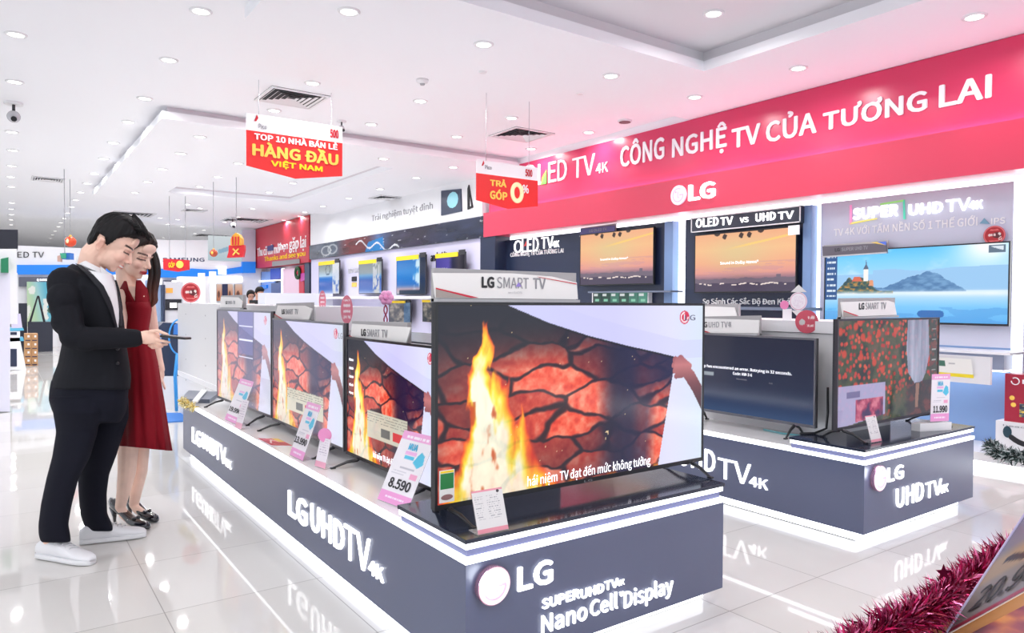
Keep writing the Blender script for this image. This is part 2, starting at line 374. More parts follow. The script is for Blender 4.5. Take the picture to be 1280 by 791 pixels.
slogan('O', 652, 671, 208, 238, 234, .01); slogan('L', 673, 683, 205.5, 231, 229.5, .01); slogan('E', 686, 696, 203, 228.5, 227, .01); slogan('D', 697.5, 709, 201, 227, 224, .01); slogan('TV', 716, 744, 198.5, 223.5, 217.5, .0); slogan('4K', 745.5, 760.5, 205, 217.5, 214.5, .01)
# coloured facet in the L of the wordmark
a, b_, d = onx(677, 231, XU), onx(684, 229.5, XU), onx(684, 212, XU)
MB().prism([a - V(.01, 0, 0), b_ - V(.01, 0, 0), d - V(.01, 0, 0)], (-.006, 0, 0)).build('letter_facet', mat('facet_green', rgb(120, 205, 90), .4), t)
a, b_, d = onx(677, 231, XU), onx(684, 212, XU), onx(678.5, 222, XU)
MB().prism([q - V(.01, 0, 0) for q in (a, b_, d)], (-.006, 0, 0)).build('letter_facet', mat('facet_yellow', rgb(245, 200, 60), .4), t)
MB().box(XU - .045, XU - .02, -3, 9.60, 2.657, 2.667).build('light_strip', glow('pink_led', (1.0, 0.66, 0.96), 8.0), t)

def logo_disc(c, n, up, r, parent, th=0.02, face=None, rim=None, ink=None):
    """Round badge: a smiling-face monogram in a disc (ring, nose bar, one eye)."""
    n, up = unit(n), unit(up); rt = np.cross(up, n); face = face or LETTER; P = lambda a, b, h: c + rt * a * r + up * b * r + n * h
    MB().cyl(P(0, 0, 0), P(0, 0, th), r * 1.0, n=40).build('badge_rim', rim or SILVER, parent, fix=True)
    f = MB().cyl(P(0, 0, th * .6), P(0, 0, th + .002), r * .95, n=40).build('badge_face', face, parent, fix=True)
    g = MB(); h = th + .003
    arc = [P(.66 * math.cos(a), .66 * math.sin(a), h) for a in np.linspace(math.radians(62), math.radians(360), 40)]
    g.tube(arc + [P(.18, 0, h)], r * .06, 6, flat=(n, .25))
    g.tube([P(-.03, .36, h), P(-.03, -.26, h), P(.16, -.26, h)], r * .055, 6, flat=(n, .25))
    g.ball(P(-.3, .32, h), (r * .11, r * .11, r * .02), 12, 8, ax=(rt, up, n))
    g.build('badge_mark', ink or mat('badge_ink', rgb(226, 190, 214), .4), parent)
t2 = thing('ledge_board', 'red ledge board with a lit round badge, just below the slogan board', 'sign board', (XB, 5, 2.27))
MB().box(XB, XP - .02, -3, 9.60, 2.275, 2.655).build('ledge', RED_LO, t2)
cb = onx(847.5, 243.8, XB - .02); logo_disc(V(XB, cb[1], cb[2]), (-1, 0, 0), (0, 0, 1), 0.112, t2, .018, mat('badge_pale', (.8, .66, .76), .4, emit=.35), mat('badge_edge', (.8, .6, .75), .3, emit=.3))
slogan('LG', 862, 895, 231.5, 252, 247, .04, LETTER, t2, XB, thick=.03)

# ---- panels' lettering
t = thing('wordmark_sign', 'white TV wordmark with a slogan line, mounted on the navy niche panel', 'sign', (XP - .1, 8, 1.7))
XN = XP - .09
slogan('O', 643, 653, 301.5, 317, 315, .0, LETTER, t, XN); slogan('LED', 653, 673.5, 300, 316.5, 312.5, .0, LETTER, t, XN); slogan('TV', 677, 692, 298, 312, 308.5, 0, LETTER, t, XN); slogan('4K', 691, 699.5, 302, 310, 308, .01, LETTER, t, XN)
slogan('CÔNG NGHỆ TV CỦA TƯƠNG LAI', 638.5, 705, 315, 323, 317, .02, PRINT_WHITE, t, XN)
MB().prism([onx(655, 308, XN) - V(.006, 0, 0), onx(658.5, 307, XN) - V(.006, 0, 0), onx(658.5, 301, XN) - V(.006, 0, 0)], (-.004, 0, 0)).build('letter_facet', mat('facet_coral', rgb(235, 90, 90), .4), t)

XH = XN - .09
t = thing('header_sign', 'black framed sign comparing two kinds of TV, above a sunset screen', 'sign', (XH, 4.8, 1.9))
yl, yr = onx(864, 282, XH)[1], onx(1001, 265, XH)[1]; zb, zt = onx(864, 291, XH)[2], onx(864, 272.5, XH)[2]
MB().box(XH, XN, yr, yl, zb, zt).build('panel', mat('sign_navy', rgb(48, 54, 70), .35), t)
fr = MB(); w_ = .012
for (a, b_, p, q) in ((yr, yl, zb, zb + w_), (yr, yl, zt - w_, zt), (yr, yr + w_, zb, zt), (yl - w_, yl, zb, zt)): fr.box(XH - .006, XH + .001, a, b_, p, q)
fr.build('frame', PRINT_WHITE, t)
slogan('OLED', 870.5, 898.5, 274.5, 285.5, 281.5, .02, LETTER, t, XH); slogan('TV', 901, 916.5, 272.5, 282.5, 280, .01, LETTER, t, XH); slogan('VS', 925.5, 936, 272, 278.5, 277.5, .02, LETTER, t, XH)
slogan('UHD', 945, 970, 267.5, 277.8, 274.5, .035, LETTER, t, XH); slogan('TV', 973, 992.5, 265.5, 275, 272.5, .015, LETTER, t, XH)
t = thing('wall_caption', 'white caption line below the larger sunset screen', 'sign', (XN, 4.8, 1.25))
slogan('So Sánh Các Sắc Độ Đen Khác', 879, 993, 371.5, 381.5, 383, .010, PRINT_WHITE, t, XN)

XG = XP - .03
t = thing('panel_lettering', 'pale wordmark with a rainbow frame, on the light grey panel', 'sign', (XG, 3, 1.9))
WL = glow('soft_letter', (1, 1, 1), 1.1)
slogan('SUPER', 1066.5, 1123, 259.5, 274, 271, .045, WL, t, XG); slogan('UHD', 1136, 1179, 255.5, 269.5, 266, .045, WL, t, XG); slogan('TV', 1182.5, 1213, 250.5, 265.5, 262, .01, WL, t, XG); slogan('4K', 1211.5, 1229, 252, 262.5, 260, .03, WL, t, XG)
slogan('TV 4K VỚI TẤM NỀN SỐ 1 THẾ GIỚI', 1042.5, 1222, 284, 296, 281, .02, mat('faint_letter', (.93, .93, .96), .4), t, XG, thick=.004)
slogan('IPS', 1239, 1257, 273, 281, 279, .03, PRINT_WHITE, t, XG, thick=.004)
q = lambda x, y, o=.008: onx(x, y, XG) - V(o, 0, 0)
for nm, col, pts in (('frame_bar', rgb(240, 150, 200), ((1063, 256.5), (1065.5, 256.5), (1065.5, 279), (1063, 280.5))), ('frame_bar', rgb(235, 225, 110), ((1063, 280.5), (1063, 278.5), (1097, 272.5), (1097, 274))),
                     ('frame_bar', rgb(80, 200, 170), ((1129.5, 250), (1131.5, 249.5), (1132.5, 274), (1130, 274))), ('frame_bar', rgb(150, 215, 120), ((1101, 254.5), (1131.5, 249.5), (1131, 251.8), (1101, 256.5)))):
    MB().prism([q(*p) for p in pts], (-.006, 0, 0)).build(nm, mat('rainbow_%d' % int(col[0] * 999), col, .4, emit=.35), t)
MB().prism([q(1225, 279.5), (q(1238, 280)), q(1231, 272.5)], (-.004, 0, 0)).build('letter_mark', mat('mark_blue', rgb(120, 165, 190), .4), t)

# ================================================================ gallery wall: lettering, picture plaques, dark mural band
t = thing('gallery_slogan', 'grey slogan line on the long white gallery wall', 'sign', (XW, 12, 2.9))
slogan('Trải nghiệm tuyệt đỉnh', 465, 541, 270.5, 280.5, 261, .0, PRINT_GREY, t, XW, thick=.006)
def plaque(nm, label, pts, paint_m, X=XW):
    o = MB().prism([onx(*p, X) for p in pts], (-.02, 0, 0)).build(nm, paint_m); return solo(o, label, 'picture')
gp = MB().prism([onx(*p, XW) for p in ((552.5, 269.5), (578, 264), (577, 236), (552.5, 238.5))], (-.02, 0, 0)).build('picture_plaque', mat('plaque_blue', rgb(46, 58, 84), .3))
solo(gp, 'dark blue square picture of a crystal, on the white gallery wall', 'picture'); cc = onx(567, 250, XW) - V(.021, 0, 0); MW[gp.name] = gp.matrix_world.copy()
MB().ball(cc, (.004, .19, .14), 8, 6).build('picture_motif', mat('crystal_cyan', rgb(150, 215, 230), .3), gp)
o = MB(); k1 = [(586, 262), (591.5, 262), (586.5, 232), (585, 236)]
o.prism([onx(*p, XW) for p in ((585.3, 236), (586.8, 231), (587.4, 260), (585.4, 262))], (-.02, 0, 0)); o.prism([onx(*p, XW) for p in ((586.8, 231), (591.8, 259), (590.5, 260), (586.9, 236))], (-.02, 0, 0)); o.prism([onx(*p, XW) for p in ((585.4, 262), (591.8, 259), (590.5, 257), (586.5, 259.5))], (-.02, 0, 0))
solo(o.build('wall_emblem', PRINT_BLACK), 'thin black A-shaped emblem near the end of the gallery wall', 'emblem')
def mural(u, v):
    c = ramp(u, [(0, 96, 104, 116), (.22, 70, 80, 96), (.3, 92, 40, 44), (.42, 96, 44, 46), (.5, 70, 90, 130), (.58, 62, 62, 82), (.72, 50, 44, 62), (.85, 40, 48, 70), (1, 34, 42, 64)])
    n = fbm(u * 14, v * 3, 3); c = c * (.62 + .75 * n)[:, None]
    c = over(c, C3(24, 120, 190), inpoly(u, v, [(.42, 0), (.54, 0), (.53, .8), (.44, .6)]) * .9)
    c = over(c, C3(215, 220, 225), (np.abs(v - 1.6 + 2.2 * u * 1.2 + .2 * np.sin(u * 60)) < .05) & (u > .36) & (u < .62))
    c = over(c, C3(180, 186, 190), (np.abs(np.hypot((u - .14) * 9, v - .45) - .32) < .05) * .8); c = over(c, C3(180, 186, 190), (np.abs(np.hypot((u - .19) * 9, v - .5) - .3) < .05) * .7)
    c = over(c, C3(225, 228, 232), (vnoise(u * 60, v * 14, 8) > .93) * .7)
    return c
bl, br, tl = V(XW - .03, yG - .02, 2.285), V(XW - .03, 9.62, 2.285), V(XW - .03, yG - .02, 2.62)
t = thing('mural_band', 'long dark photographic mural band under the white gallery slogan', 'mural', (XW, 13, 2.29))
grid_picture('picture', t, bl, br, tl, 300, 24, mural, attr_mat('gloss_print', 0, .2)); MB().box(XW - .028, XW + .02, 9.62, yG, 2.28, 2.625).build('backing', NAVY, t)

# red trade-in shop wall at the far end
t = thing('far_sign', 'red shop sign with white and yellow lines, far beyond the gallery wall', 'sign board', (XW, 20, 2.2))
MB().box(XW - .02, XW + .3, yG + .06, yR, 2.22, CEIL - .02).build('backboard', mat('shop_red', rgb(196, 44, 62), .4), t)
slogan('Thu cũ đổi mới', 322, 350, 307, 319, 318, .02, PRINT_WHITE, t, XW - .02); slogan('gặp lại', 362, 383, 297, 316, 314, .02, PRINT_WHITE, t, XW - .02); slogan('hẹn', 350.5, 360, 303, 315, 314, .02, PRINT_WHITE, t, XW - .02)
slogan('Thanks and see you', 331, 382, 322, 329.5, 320, .01, YELLOW_PRINT, t, XW - .02)
q = lambda x, y: onx(x, y, XW - .03)
MB().prism([q(335, 307.5), q(342, 306), q(342, 313), q(335, 314)], (-.02, 0, 0)).build('sign_badge', mat('badge_navy', rgb(52, 44, 110), .4), t)
MB().prism([q(341, 333), q(375, 329), q(375, 323.5), q(341, 327)], (-.02, 0, 0)).build('sign_plate', mat('plate_grey', rgb(140, 140, 140), .5), t)
# ================================================================ display counters
SLATE = mat('slate_laminate', rgb(82, 90, 120), 0.3, var=.06, scale=3, spec=.9)
TOPM = mat('counter_white', (0.82, 0.82, 0.83), 0.18)
BOARD = mat('charcoal_board', rgb(44, 50, 66), 0.12)
GREYBAND = mat('lilac_band', rgb(104, 107, 142), 0.6)
HOLE = mat('screw_hole', (0.12, 0.12, 0.13), 0.6)
def counter(x0, x1, y0, y1, yb, label):
    t = thing('display_counter', label, 'display counter', ((x0 + x1) / 2, (y0 + y1) / 2, 0))
    i, j = .043, .066
    MB().box(x0 + i + .01, x1 - i - .01, y0 + j + .01, y1 - j, 0, .02).build('foot', DARK_METAL, t)
    MB().box(x0 + i, x1 - i, y0 + j, y1 - j, .008, .06).build('plinth_light', LED, t)
    MB().box(x0, x1, y0, y1, .06, .42).build('body', SLATE, t)
    MB().box(x0 - .002, x1 + .002, y0 - .002, y1 + .002, .42, .439).build('light_strip', LED, t)
    MB().box(x0 + .012, x1 - .012, yb, y1 - .012, .443, .447).build('worktop', TOPM, t)
    MB().box(x0 + .012, x1 - .012, y0 + .012, yb, .4395, .466).build('riser', GREYBAND, t)
    MB().box(x0 + .002, x1 - .002, y0 + .002, yb, .466, .486).build('light_strip', LED, t)
    MB().box(x0 - .004, x1 + .004, y0 - .004, yb + .004, .486, .5).build('platform_board', BOARD, t, bevel=.002)
    return t
c1 = counter(1.188, 2.45, 1.908, 6.2, 2.378, 'long dark display counter with four fire-picture televisions, nearest of the two')
c2 = counter(3.606, 4.88, 1.931, 6.2, 2.36, 'shorter-looking dark display counter with the poppy-field television, towards the right wall')
def side(s, xl, xr, ytl, ybl, ybr, bold, parent, X): return slogan(s, xl, xr, ytl, ybl, ybr, bold * .7, LETTER, parent, X, 'lettering', .008)
X1 = 1.188
# two wordmarks along the aisle side
side('LG', 361.6, 385.4, 613.3, 645, 658, .05, c1, X1); side('UHD', 390, 431.7, 630.5, 664, 689, .04, c1, X1); side('TV', 432, 464, 659, 700, 712.5, .0, c1, X1); side('4K', 462.5, 481, 699, 717, 727, .04, c1, X1)
side('LG', 241.2, 252.4, 533.7, 553, 559.5, .05, c1, X1); side('UHD', 253.6, 270.8, 541, 560, 571, .04, c1, X1); side('TV', 270.2, 283.3, 552, 573, 580.5, .0, c1, X1); side('4K', 281.5, 290, 571, 580.5, 587, .04, c1, X1)
def front(s, xl, xr, ytl, ybl, ybr, bold, parent, Y):
    tl, bl, r = ony(xl, ytl, Y), ony(xl, ybl, Y), ony(xr, ybr, Y); z = (bl[2] + r[2]) / 2; dz = tl[2] - bl[2]
    return text(s, V(bl[0], Y, z), V(r[0], Y, z), V(bl[0], Y, z + dz), LETTER, parent, bold * .6, .008)
Y1 = 1.908
front('LG', 645.5, 690, 707.4, 738.8, 728, .06, c1, Y1)
front('SUPER', 676.3, 723, 747, 760, 748, .05, c1, Y1); front('UHD', 724.6, 753.5, 735.5, 747.5, 740, .05, c1, Y1); front('TV', 754.5, 771, 726, 737, 733, .02, c1, Y1); front('4K', 769.5, 779, 725, 731.5, 730, .04, c1, Y1)
front('Nano', 675.6, 732.7, 766.8, 789.8, 775.5, .03, c1, Y1); front('Cell', 736.4, 770.6, 747.5, 769, 761, .03, c1, Y1); front('TM', 773.5, 778, 739.5, 744.5, 743.5, .02, c1, Y1); front('Display', 778.7, 839.6, 735, 763, 748, .02, c1, Y1)
PALE_FACE = mat('badge_pink_white', (.86, .74, .80), .4, emit=.42)
ROSE = mat('rose_metal', rgb(226, 176, 198), .2, .8)
c_ = ony(616, 731, Y1 - .01); logo_disc(V(c_[0], Y1, c_[2]), (0, -1, 0), (0, 0, 1), .0625, c1, .020, PALE_FACE, ROSE)
X2, Y2 = 3.606, 1.931
side('LG', 815, 842, 545, 568, 574, .05, c2, X2); side('UHD', 849, 894.5, 553, 580, 592.5, .03, c2, X2); side('TV', 898, 939, 572, 597, 606, .0, c2, X2); side('4K', 937, 960.5, 595, 607.5, 612, .03, c2, X2)
front('LG', 1108, 1128, 585, 603.4, 597, .05, c2, Y2); front('UHD', 1118.8, 1153, 611, 635.5, 624.5, .04, c2, Y2); front('TV', 1155.6, 1175.4, 603, 622.5, 617.5, .0, c2, Y2); front('4K', 1172.5, 1184, 607.5, 617.5, 613.5, .03, c2, Y2)
c_ = ony(1098.5, 597.5, Y2 - .01); logo_disc(V(c_[0], Y2, c_[2]), (0, -1, 0), (0, 0, 1), .067, c2, .020, PALE_FACE, ROSE)
for (p, n_, s_) in ((c1, (X1 + .07, Y1 - .05, .36), .0), (c2, (X2 + .09, Y2 - .05, .36), .0)):
    L = bpy.data.lights.new('badge_light', 'POINT'); L.energy = .35; L.shadow_soft_size = .03; L.color = (.85, .9, 1)
    lo = bpy.data.objects.new('badge_light', L); COL.objects.link(lo); lo.parent = p; lo.matrix_local = MW[p.name].inverted() @ Matrix.Translation(Vector(n_))

# ---- white partitions down the middle of each counter
def holes(t, X, ys, zs):
    m = MB()
    for y in ys:
        for z in zs: m.cyl((X - .0015, y, z), (X + .002, y, z), .008, n=10)
    m.build('screw_hole', HOLE, t)
t = thing('centre_partition', 'white centre partition standing on the nearest display counter, behind its televisions', 'partition', (1.85, 5, .447))
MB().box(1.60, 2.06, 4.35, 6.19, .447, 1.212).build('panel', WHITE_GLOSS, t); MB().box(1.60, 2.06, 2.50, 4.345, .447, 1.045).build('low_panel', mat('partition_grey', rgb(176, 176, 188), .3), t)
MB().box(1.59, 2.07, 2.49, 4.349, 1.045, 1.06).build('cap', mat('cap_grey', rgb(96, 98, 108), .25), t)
t = thing('end_partition', 'white drilled partition standing past the far end of the nearest counter', 'partition', (1.8, 7, 0))
MB().box(1.60, 2.0, 6.3, onx(222.5, 430, 1.6)[1], 0, 1.215).build('panel', WHITE_GLOSS, t); holes(t, 1.60, (6.7, 7.3, 8.2), (.4, .62, .88, 1.1)); MB().box(1.595, 2.0, 6.3, onx(222.5, 430, 1.6)[1], .42, .47).build('rail', WHITE, t)
t = thing('centre_partition', 'cream drilled partition standing on the right-hand counter, behind the error-message television', 'partition', (4.2, 4, .447))
MB().box(4.0, 4.5, 2.25, 6.19, .447, 1.068).build('panel', WHITE_GLOSS, t); MB().box(3.985, 4.515, 2.24, 6.19, 1.072, 1.143).build('cap', WHITE, t); holes(t, 4.0, (2.33, 2.5, 3.6), (.62, .8, .98))
# ================================================================ pictures on the screens
def hand_mask(u, v, flip=False):
    m = np.zeros(u.shape)
    m = np.maximum(m, inpoly(u, v, [(1.0, .31), (.955, .44), (.915, .53), (.895, .565), (.90, .60), (.93, .615), (.96, .57), (1.0, .47)]))
    for (a, b, r) in (((.925, .60), (.87, .655), .013), ((.92, .585), (.865, .62), .012), ((.915, .565), (.868, .585), .011), ((.905, .555), (.875, .55), .010), ((.935, .61), (.895, .66), .014)):
        ax, ay = a; bx, by = b; k = np.clip(((u - ax) * (bx - ax) + (v - ay) * (by - ay)) / ((bx - ax) ** 2 + (by - ay) ** 2), 0, 1)
        m = np.maximum(m, np.hypot((u - ax - k * (bx - ax)) * 1.8, v - ay - k * (by - ay)) < r * 1.8)
    return m
def fire(u, v, glare=0.0):
    asp = 1.85; x, y = u * asp, v
    c = np.tile(C3(12, 14, 34), (len(u), 1)); c = over(c, C3(24, 30, 80), sm(.3, .8, u) * .75)
    # glowing stones: rough courses with dark joints
    wx = x + .12 * (fbm(x * 4, y * 4, 2) - .5); wy = y + .1 * (fbm(x * 5, y * 5, 7) - .5)
    d1, d2, idv = cells(wx * 2.7, wy * 7.2, 4); joint = sm(.02, .16, d2 - d1); tex = fbm(x * 26, y * 26, 11)
    heat = np.clip(1.15 - 1.5 * np.hypot((x - .62) * .75, (y - .42) * .95), 0, 1) * sm(.98, .62, v)
    heat = np.maximum(heat, .75 * np.exp(-((x - .1) / .2) ** 2) * sm(.75, .45, v)); heat = np.maximum(heat, sm(.70, .8, u) * sm(.62, .38, v) * .75 * (u < .86))
    heat *= .55 + .6 * idv; heat *= 1 - .85 * sm(.52, .62, u) * sm(.74, .66, u)
    rock = ramp(np.clip(.2 + .6 * tex + .25 * idv, 0, 1), [(0, 120, 8, 10), (.35, 206, 36, 26), (.6, 240, 84, 58), (.85, 252, 150, 120), (1, 255, 200, 170)])
    c = over(c, rock, np.clip(heat * joint * 1.35, 0, 1)); c = over(c, C3(60, 6, 14), np.clip(heat * (1 - joint), 0, 1) * .8)
    # flames
    n1 = fbm(x * 5 + 3, y * 3.2 - 2, 21); n2 = fbm(x * 13, y * 6, 31); sway = (n1 - .5) * .24 * (.25 + y) + (n2 - .5) * .07
    hgt = [(-.5, .0), (.05, .06), (.11, .18), (.17, .42), (.215, .66), (.25, .90), (.275, .93), (.30, .82), (.325, .60), (.35, .66), (.372, .58), (.40, .44), (.43, .36), (.47, .46), (.50, .34), (.54, .26), (.60, .17), (.66, .07), (.74, 0), (3, 0)]
    xx = x + sway; xx = xx - (.03) * sm(.2, .9, y); top = np.interp(xx, [a for a, _ in hgt], [b for _, b in hgt]) + (n2 - .5) * .12; f = top - y
    core = np.clip(f / .42, 0, 1); fl = sm(-.015, .05, f) * (.62 + .55 * n2)
    col = ramp(np.clip(core * 1.25 + (n2 - .5) * .75 + .12 * (1 - y), 0, 1), [(0, 226, 40, 16), (.22, 250, 108, 28), (.42, 255, 176, 30), (.62, 255, 228, 56), (.82, 255, 246, 150), (1, 255, 253, 226)])
    c = over(c, col, np.clip(fl, 0, 1)); c = over(c, C3(190, 60, 12), sm(.62, .80, fbm(x * 16, y * 7, 44)) * (f > .04) * (y < .5) * .8)
    c = over(c, C3(255, 226, 170), (vnoise(x * 55, y * 55, 5) > .985) * (u < .8) * .9)
    # page turning over: pale sheet at upper right, its edge held by a hand
    edge = np.interp(u, [.19, .22, .35, .5, .65, .78, .87, .9], [1.02, .99, .90, .82, .755, .705, .668, .66]); sheet = ((v > edge) & (u > .19)) | (u > np.interp(v, [0, .68], [.795, .872]))
    pale = ramp(u, [(0, 205, 206, 250), (.6, 208, 206, 250), (.85, 222, 222, 252), (1, 214, 226, 240)]); pale = over(pale, C3(196, 196, 246), (np.abs(v - edge) < .12) * .35 * (v > edge))
    c = np.where(sheet[:, None], pale, c); c = over(c, C3(18, 18, 30), (np.abs(v - edge) < .006) & (u > .2) & (u < .872))
    hm = hand_mask(u, v); c = over(c, ramp(v, [(.35, 64, 34, 40), (.5, 120, 66, 70), (.62, 196, 116, 116), (.7, 150, 80, 88)]), hm * .95)
    # maker's round badge, top right
    r = np.hypot((u - .912) * asp, v - .925); c = over(c, C3(214, 40, 78), r < .043); c = over(c, C3(250, 230, 240), (np.abs(r - .030) < .005) & ~((u > .912) & (v > .928)))
    c = over(c, C3(250, 230, 240), (np.abs(u - .910) < .003) & (np.abs(v - .926) < .018))
    return c * (1 - glare) + glare * C3(190, 184, 200)  # glare of the slanting view mixed into the picture as pale grey
def note(c, u, v, pts, ub):
    m = inpoly(u, v, pts); c = over(c, C3(206, 204, 186), m * .95); w_ = m & (np.abs(np.mod(v * 46, 1) - .5) < .22) & (vnoise(u * 120, np.floor(v * 46), 3) > .38) & (v > pts[0][1] + .12); c = over(c, C3(110, 108, 104), w_ * .8)
    y0 = pts[0][1]; c = over(c, C3(96, 98, 96), inpoly(u, v, [(ub, y0 + .03), (ub + .10, y0 + .03), (ub + .10, y0 + .10), (ub, y0 + .10)])); return over(c, C3(206, 40, 50), inpoly(u, v, [(ub + .13, y0 + .03), (ub + .24, y0 + .03), (ub + .24, y0 + .10), (ub + .13, y0 + .10)]))
def fire_note(u, v): return note(fire(u, v), u, v, [(.26, .20), (.70, .20), (.70, .42), (.26, .42)], .42)
def fire_note2(u, v): return note(fire(u, v, .22), u, v, [(.24, .14), (.76, .14), (.76, .36), (.24, .36)], .38)
def fire_pale(u, v):
    c = fire(u, v, .42); c = over(c, C3(52, 58, 96), ((u > .42) & (u < .72)) * .62 * sm(.35, .62, v)); c = over(c, C3(120, 122, 190), ((u > .44) & (u < .7) & (v > .55)) * .5)
    for q in (.52, .70, .85): c = over(c, C3(235, 238, 255), (np.abs(v - q) < .006) & (u > .45) & (u < .7))
    return c
def error_picture(u, v):
    c = ramp(v, [(0, 58, 78, 112), (.12, 44, 60, 92), (.4, 32, 42, 66), (1, 26, 32, 52)]); return over(c, C3(150, 160, 168), (np.abs(u - .12) < .115) & (np.abs(v - .49) < .022))
def poppies(u, v):
    x, y = u * 1.8, v; c = ramp(fbm(x * 9, y * 9, 2), [(.2, 26, 34, 28), (.5, 60, 74, 42), (.8, 104, 84, 66)]); d1, d2, idv = cells(x * 16, y * 17, 6); c = over(c, ramp(idv, [(0, 140, 28, 20), (.5, 196, 50, 30), (1, 226, 92, 56)]), sm(.46, .22, d1) * (idv > .22) * sm(.1, .4, v + .2 * (u < .5)))
    d1, d2, idv = cells(x * 6.5, y * 6.5, 16); c = over(c, C3(206, 66, 34), sm(.34, .16, d1) * (idv > .55) * (v > .28)); c = over(c, C3(40, 26, 34), sm(.62, .7, u) * (v < .35) * .7); c = over(c, C3(120, 52, 40), (u > .66) * (v < .32) * sm(.5, .7, fbm(x * 7, y * 12, 3)) * .8)
    dress = inpoly(u, v, [(.66, 1.0), (.885, 1.0), (.90, .62), (.86, .42), (.82, .34), (.74, .33), (.67, .45), (.65, .7)]); c = over(c, ramp(fbm(x * 14, y * 2, 5), [(.2, 128, 132, 160), (.8, 196, 200, 226)]), dress * .92); c = over(c, C3(150, 110, 90), inpoly(u, v, [(.755, .33), (.795, .33), (.78, .07), (.75, .07)]))
    c = over(c, C3(58, 60, 60), inpoly(u, v, [(.905, 1), (1, 1), (1, .4), (.905, .4)]) * .6); c = over(c, C3(170, 172, 170), (u > .93) & (u < .975) & (np.mod(v * 9, 1) < .1) & (v > .4)); c = over(c, C3(60, 40, 40), inpoly(u, v, [(.3, .86), (.40, .93), (.45, 1), (.42, 1), (.36, .9)]) * .8)
    card = inpoly(u, v, [(0, .38), (.44, .38), (.44, .06), (.10, .0), (0, .0)]); c = over(c, C3(186, 178, 222), card * .92); c = over(c, ramp(fbm(x * 12, y * 12, 9), [(.3, 60, 36, 84), (.55, 170, 50, 88), (.75, 220, 120, 140)]), inpoly(u, v, [(.16, .24), (.42, .24), (.42, .05), (.16, .02)])); c = over(c, C3(90, 84, 130), inpoly(u, v, [(.08, .32), (.2, .32), (.2, .26), (.08, .26)]) * .7)
    return c * .92
def sunset(u, v):
    c = ramp(v, [(0, 40, 28, 52), (.16, 66, 46, 74), (.22, 120, 84, 108), (.32, 222, 140, 130), (.5, 240, 164, 120), (.72, 244, 186, 128), (1, 240, 170, 124)]); c = over(c, C3(200, 206, 140), np.exp(-((u - .45) / .3) ** 2 - ((v - .62) / .3) ** 2) * .5)
    c = over(c, C3(250, 210, 100), (np.abs(v - .74 - .28 * (u - .4)) < .018) * sm(.3, .6, u) * .8); c = over(c, C3(190, 130, 150), (fbm(u * 4, v * 18, 3) > .58) * (v > .25) * (v < .5) * .35)
    sky = .205 + .03 * vnoise(u * 22, u * 0, 2) + .05 * ((u > .83) & (u < .87)); c = over(c, C3(84, 74, 96), (v < sky) & (v > .1)); c = over(c, C3(34, 26, 58), v < .13 + .02 * vnoise(u * 14, u * 0, 4))
    c = over(c, C3(240, 226, 220), (np.abs(v - .125 - .012 * np.sin(u * 26)) < .010) & (vnoise(u * 46, u * 0, 8) > .42) & (u > .03) & (u < .92))
    for a in (.30, .47, .55): c = over(c, C3(34, 22, 20), inpoly(u, v, [(a, .97), (a + .016, 1), (a + .045, .965), (a + .03, .90), (a + .012, .90), (a - .008, .93)]))
    for a in (.24, .68): c = over(c, C3(40, 26, 24), np.hypot((u - a) * 1.6, (v - 1.0) * 1.3) < .05)
    return c * .84 + C3(232, 190, 176) * .16
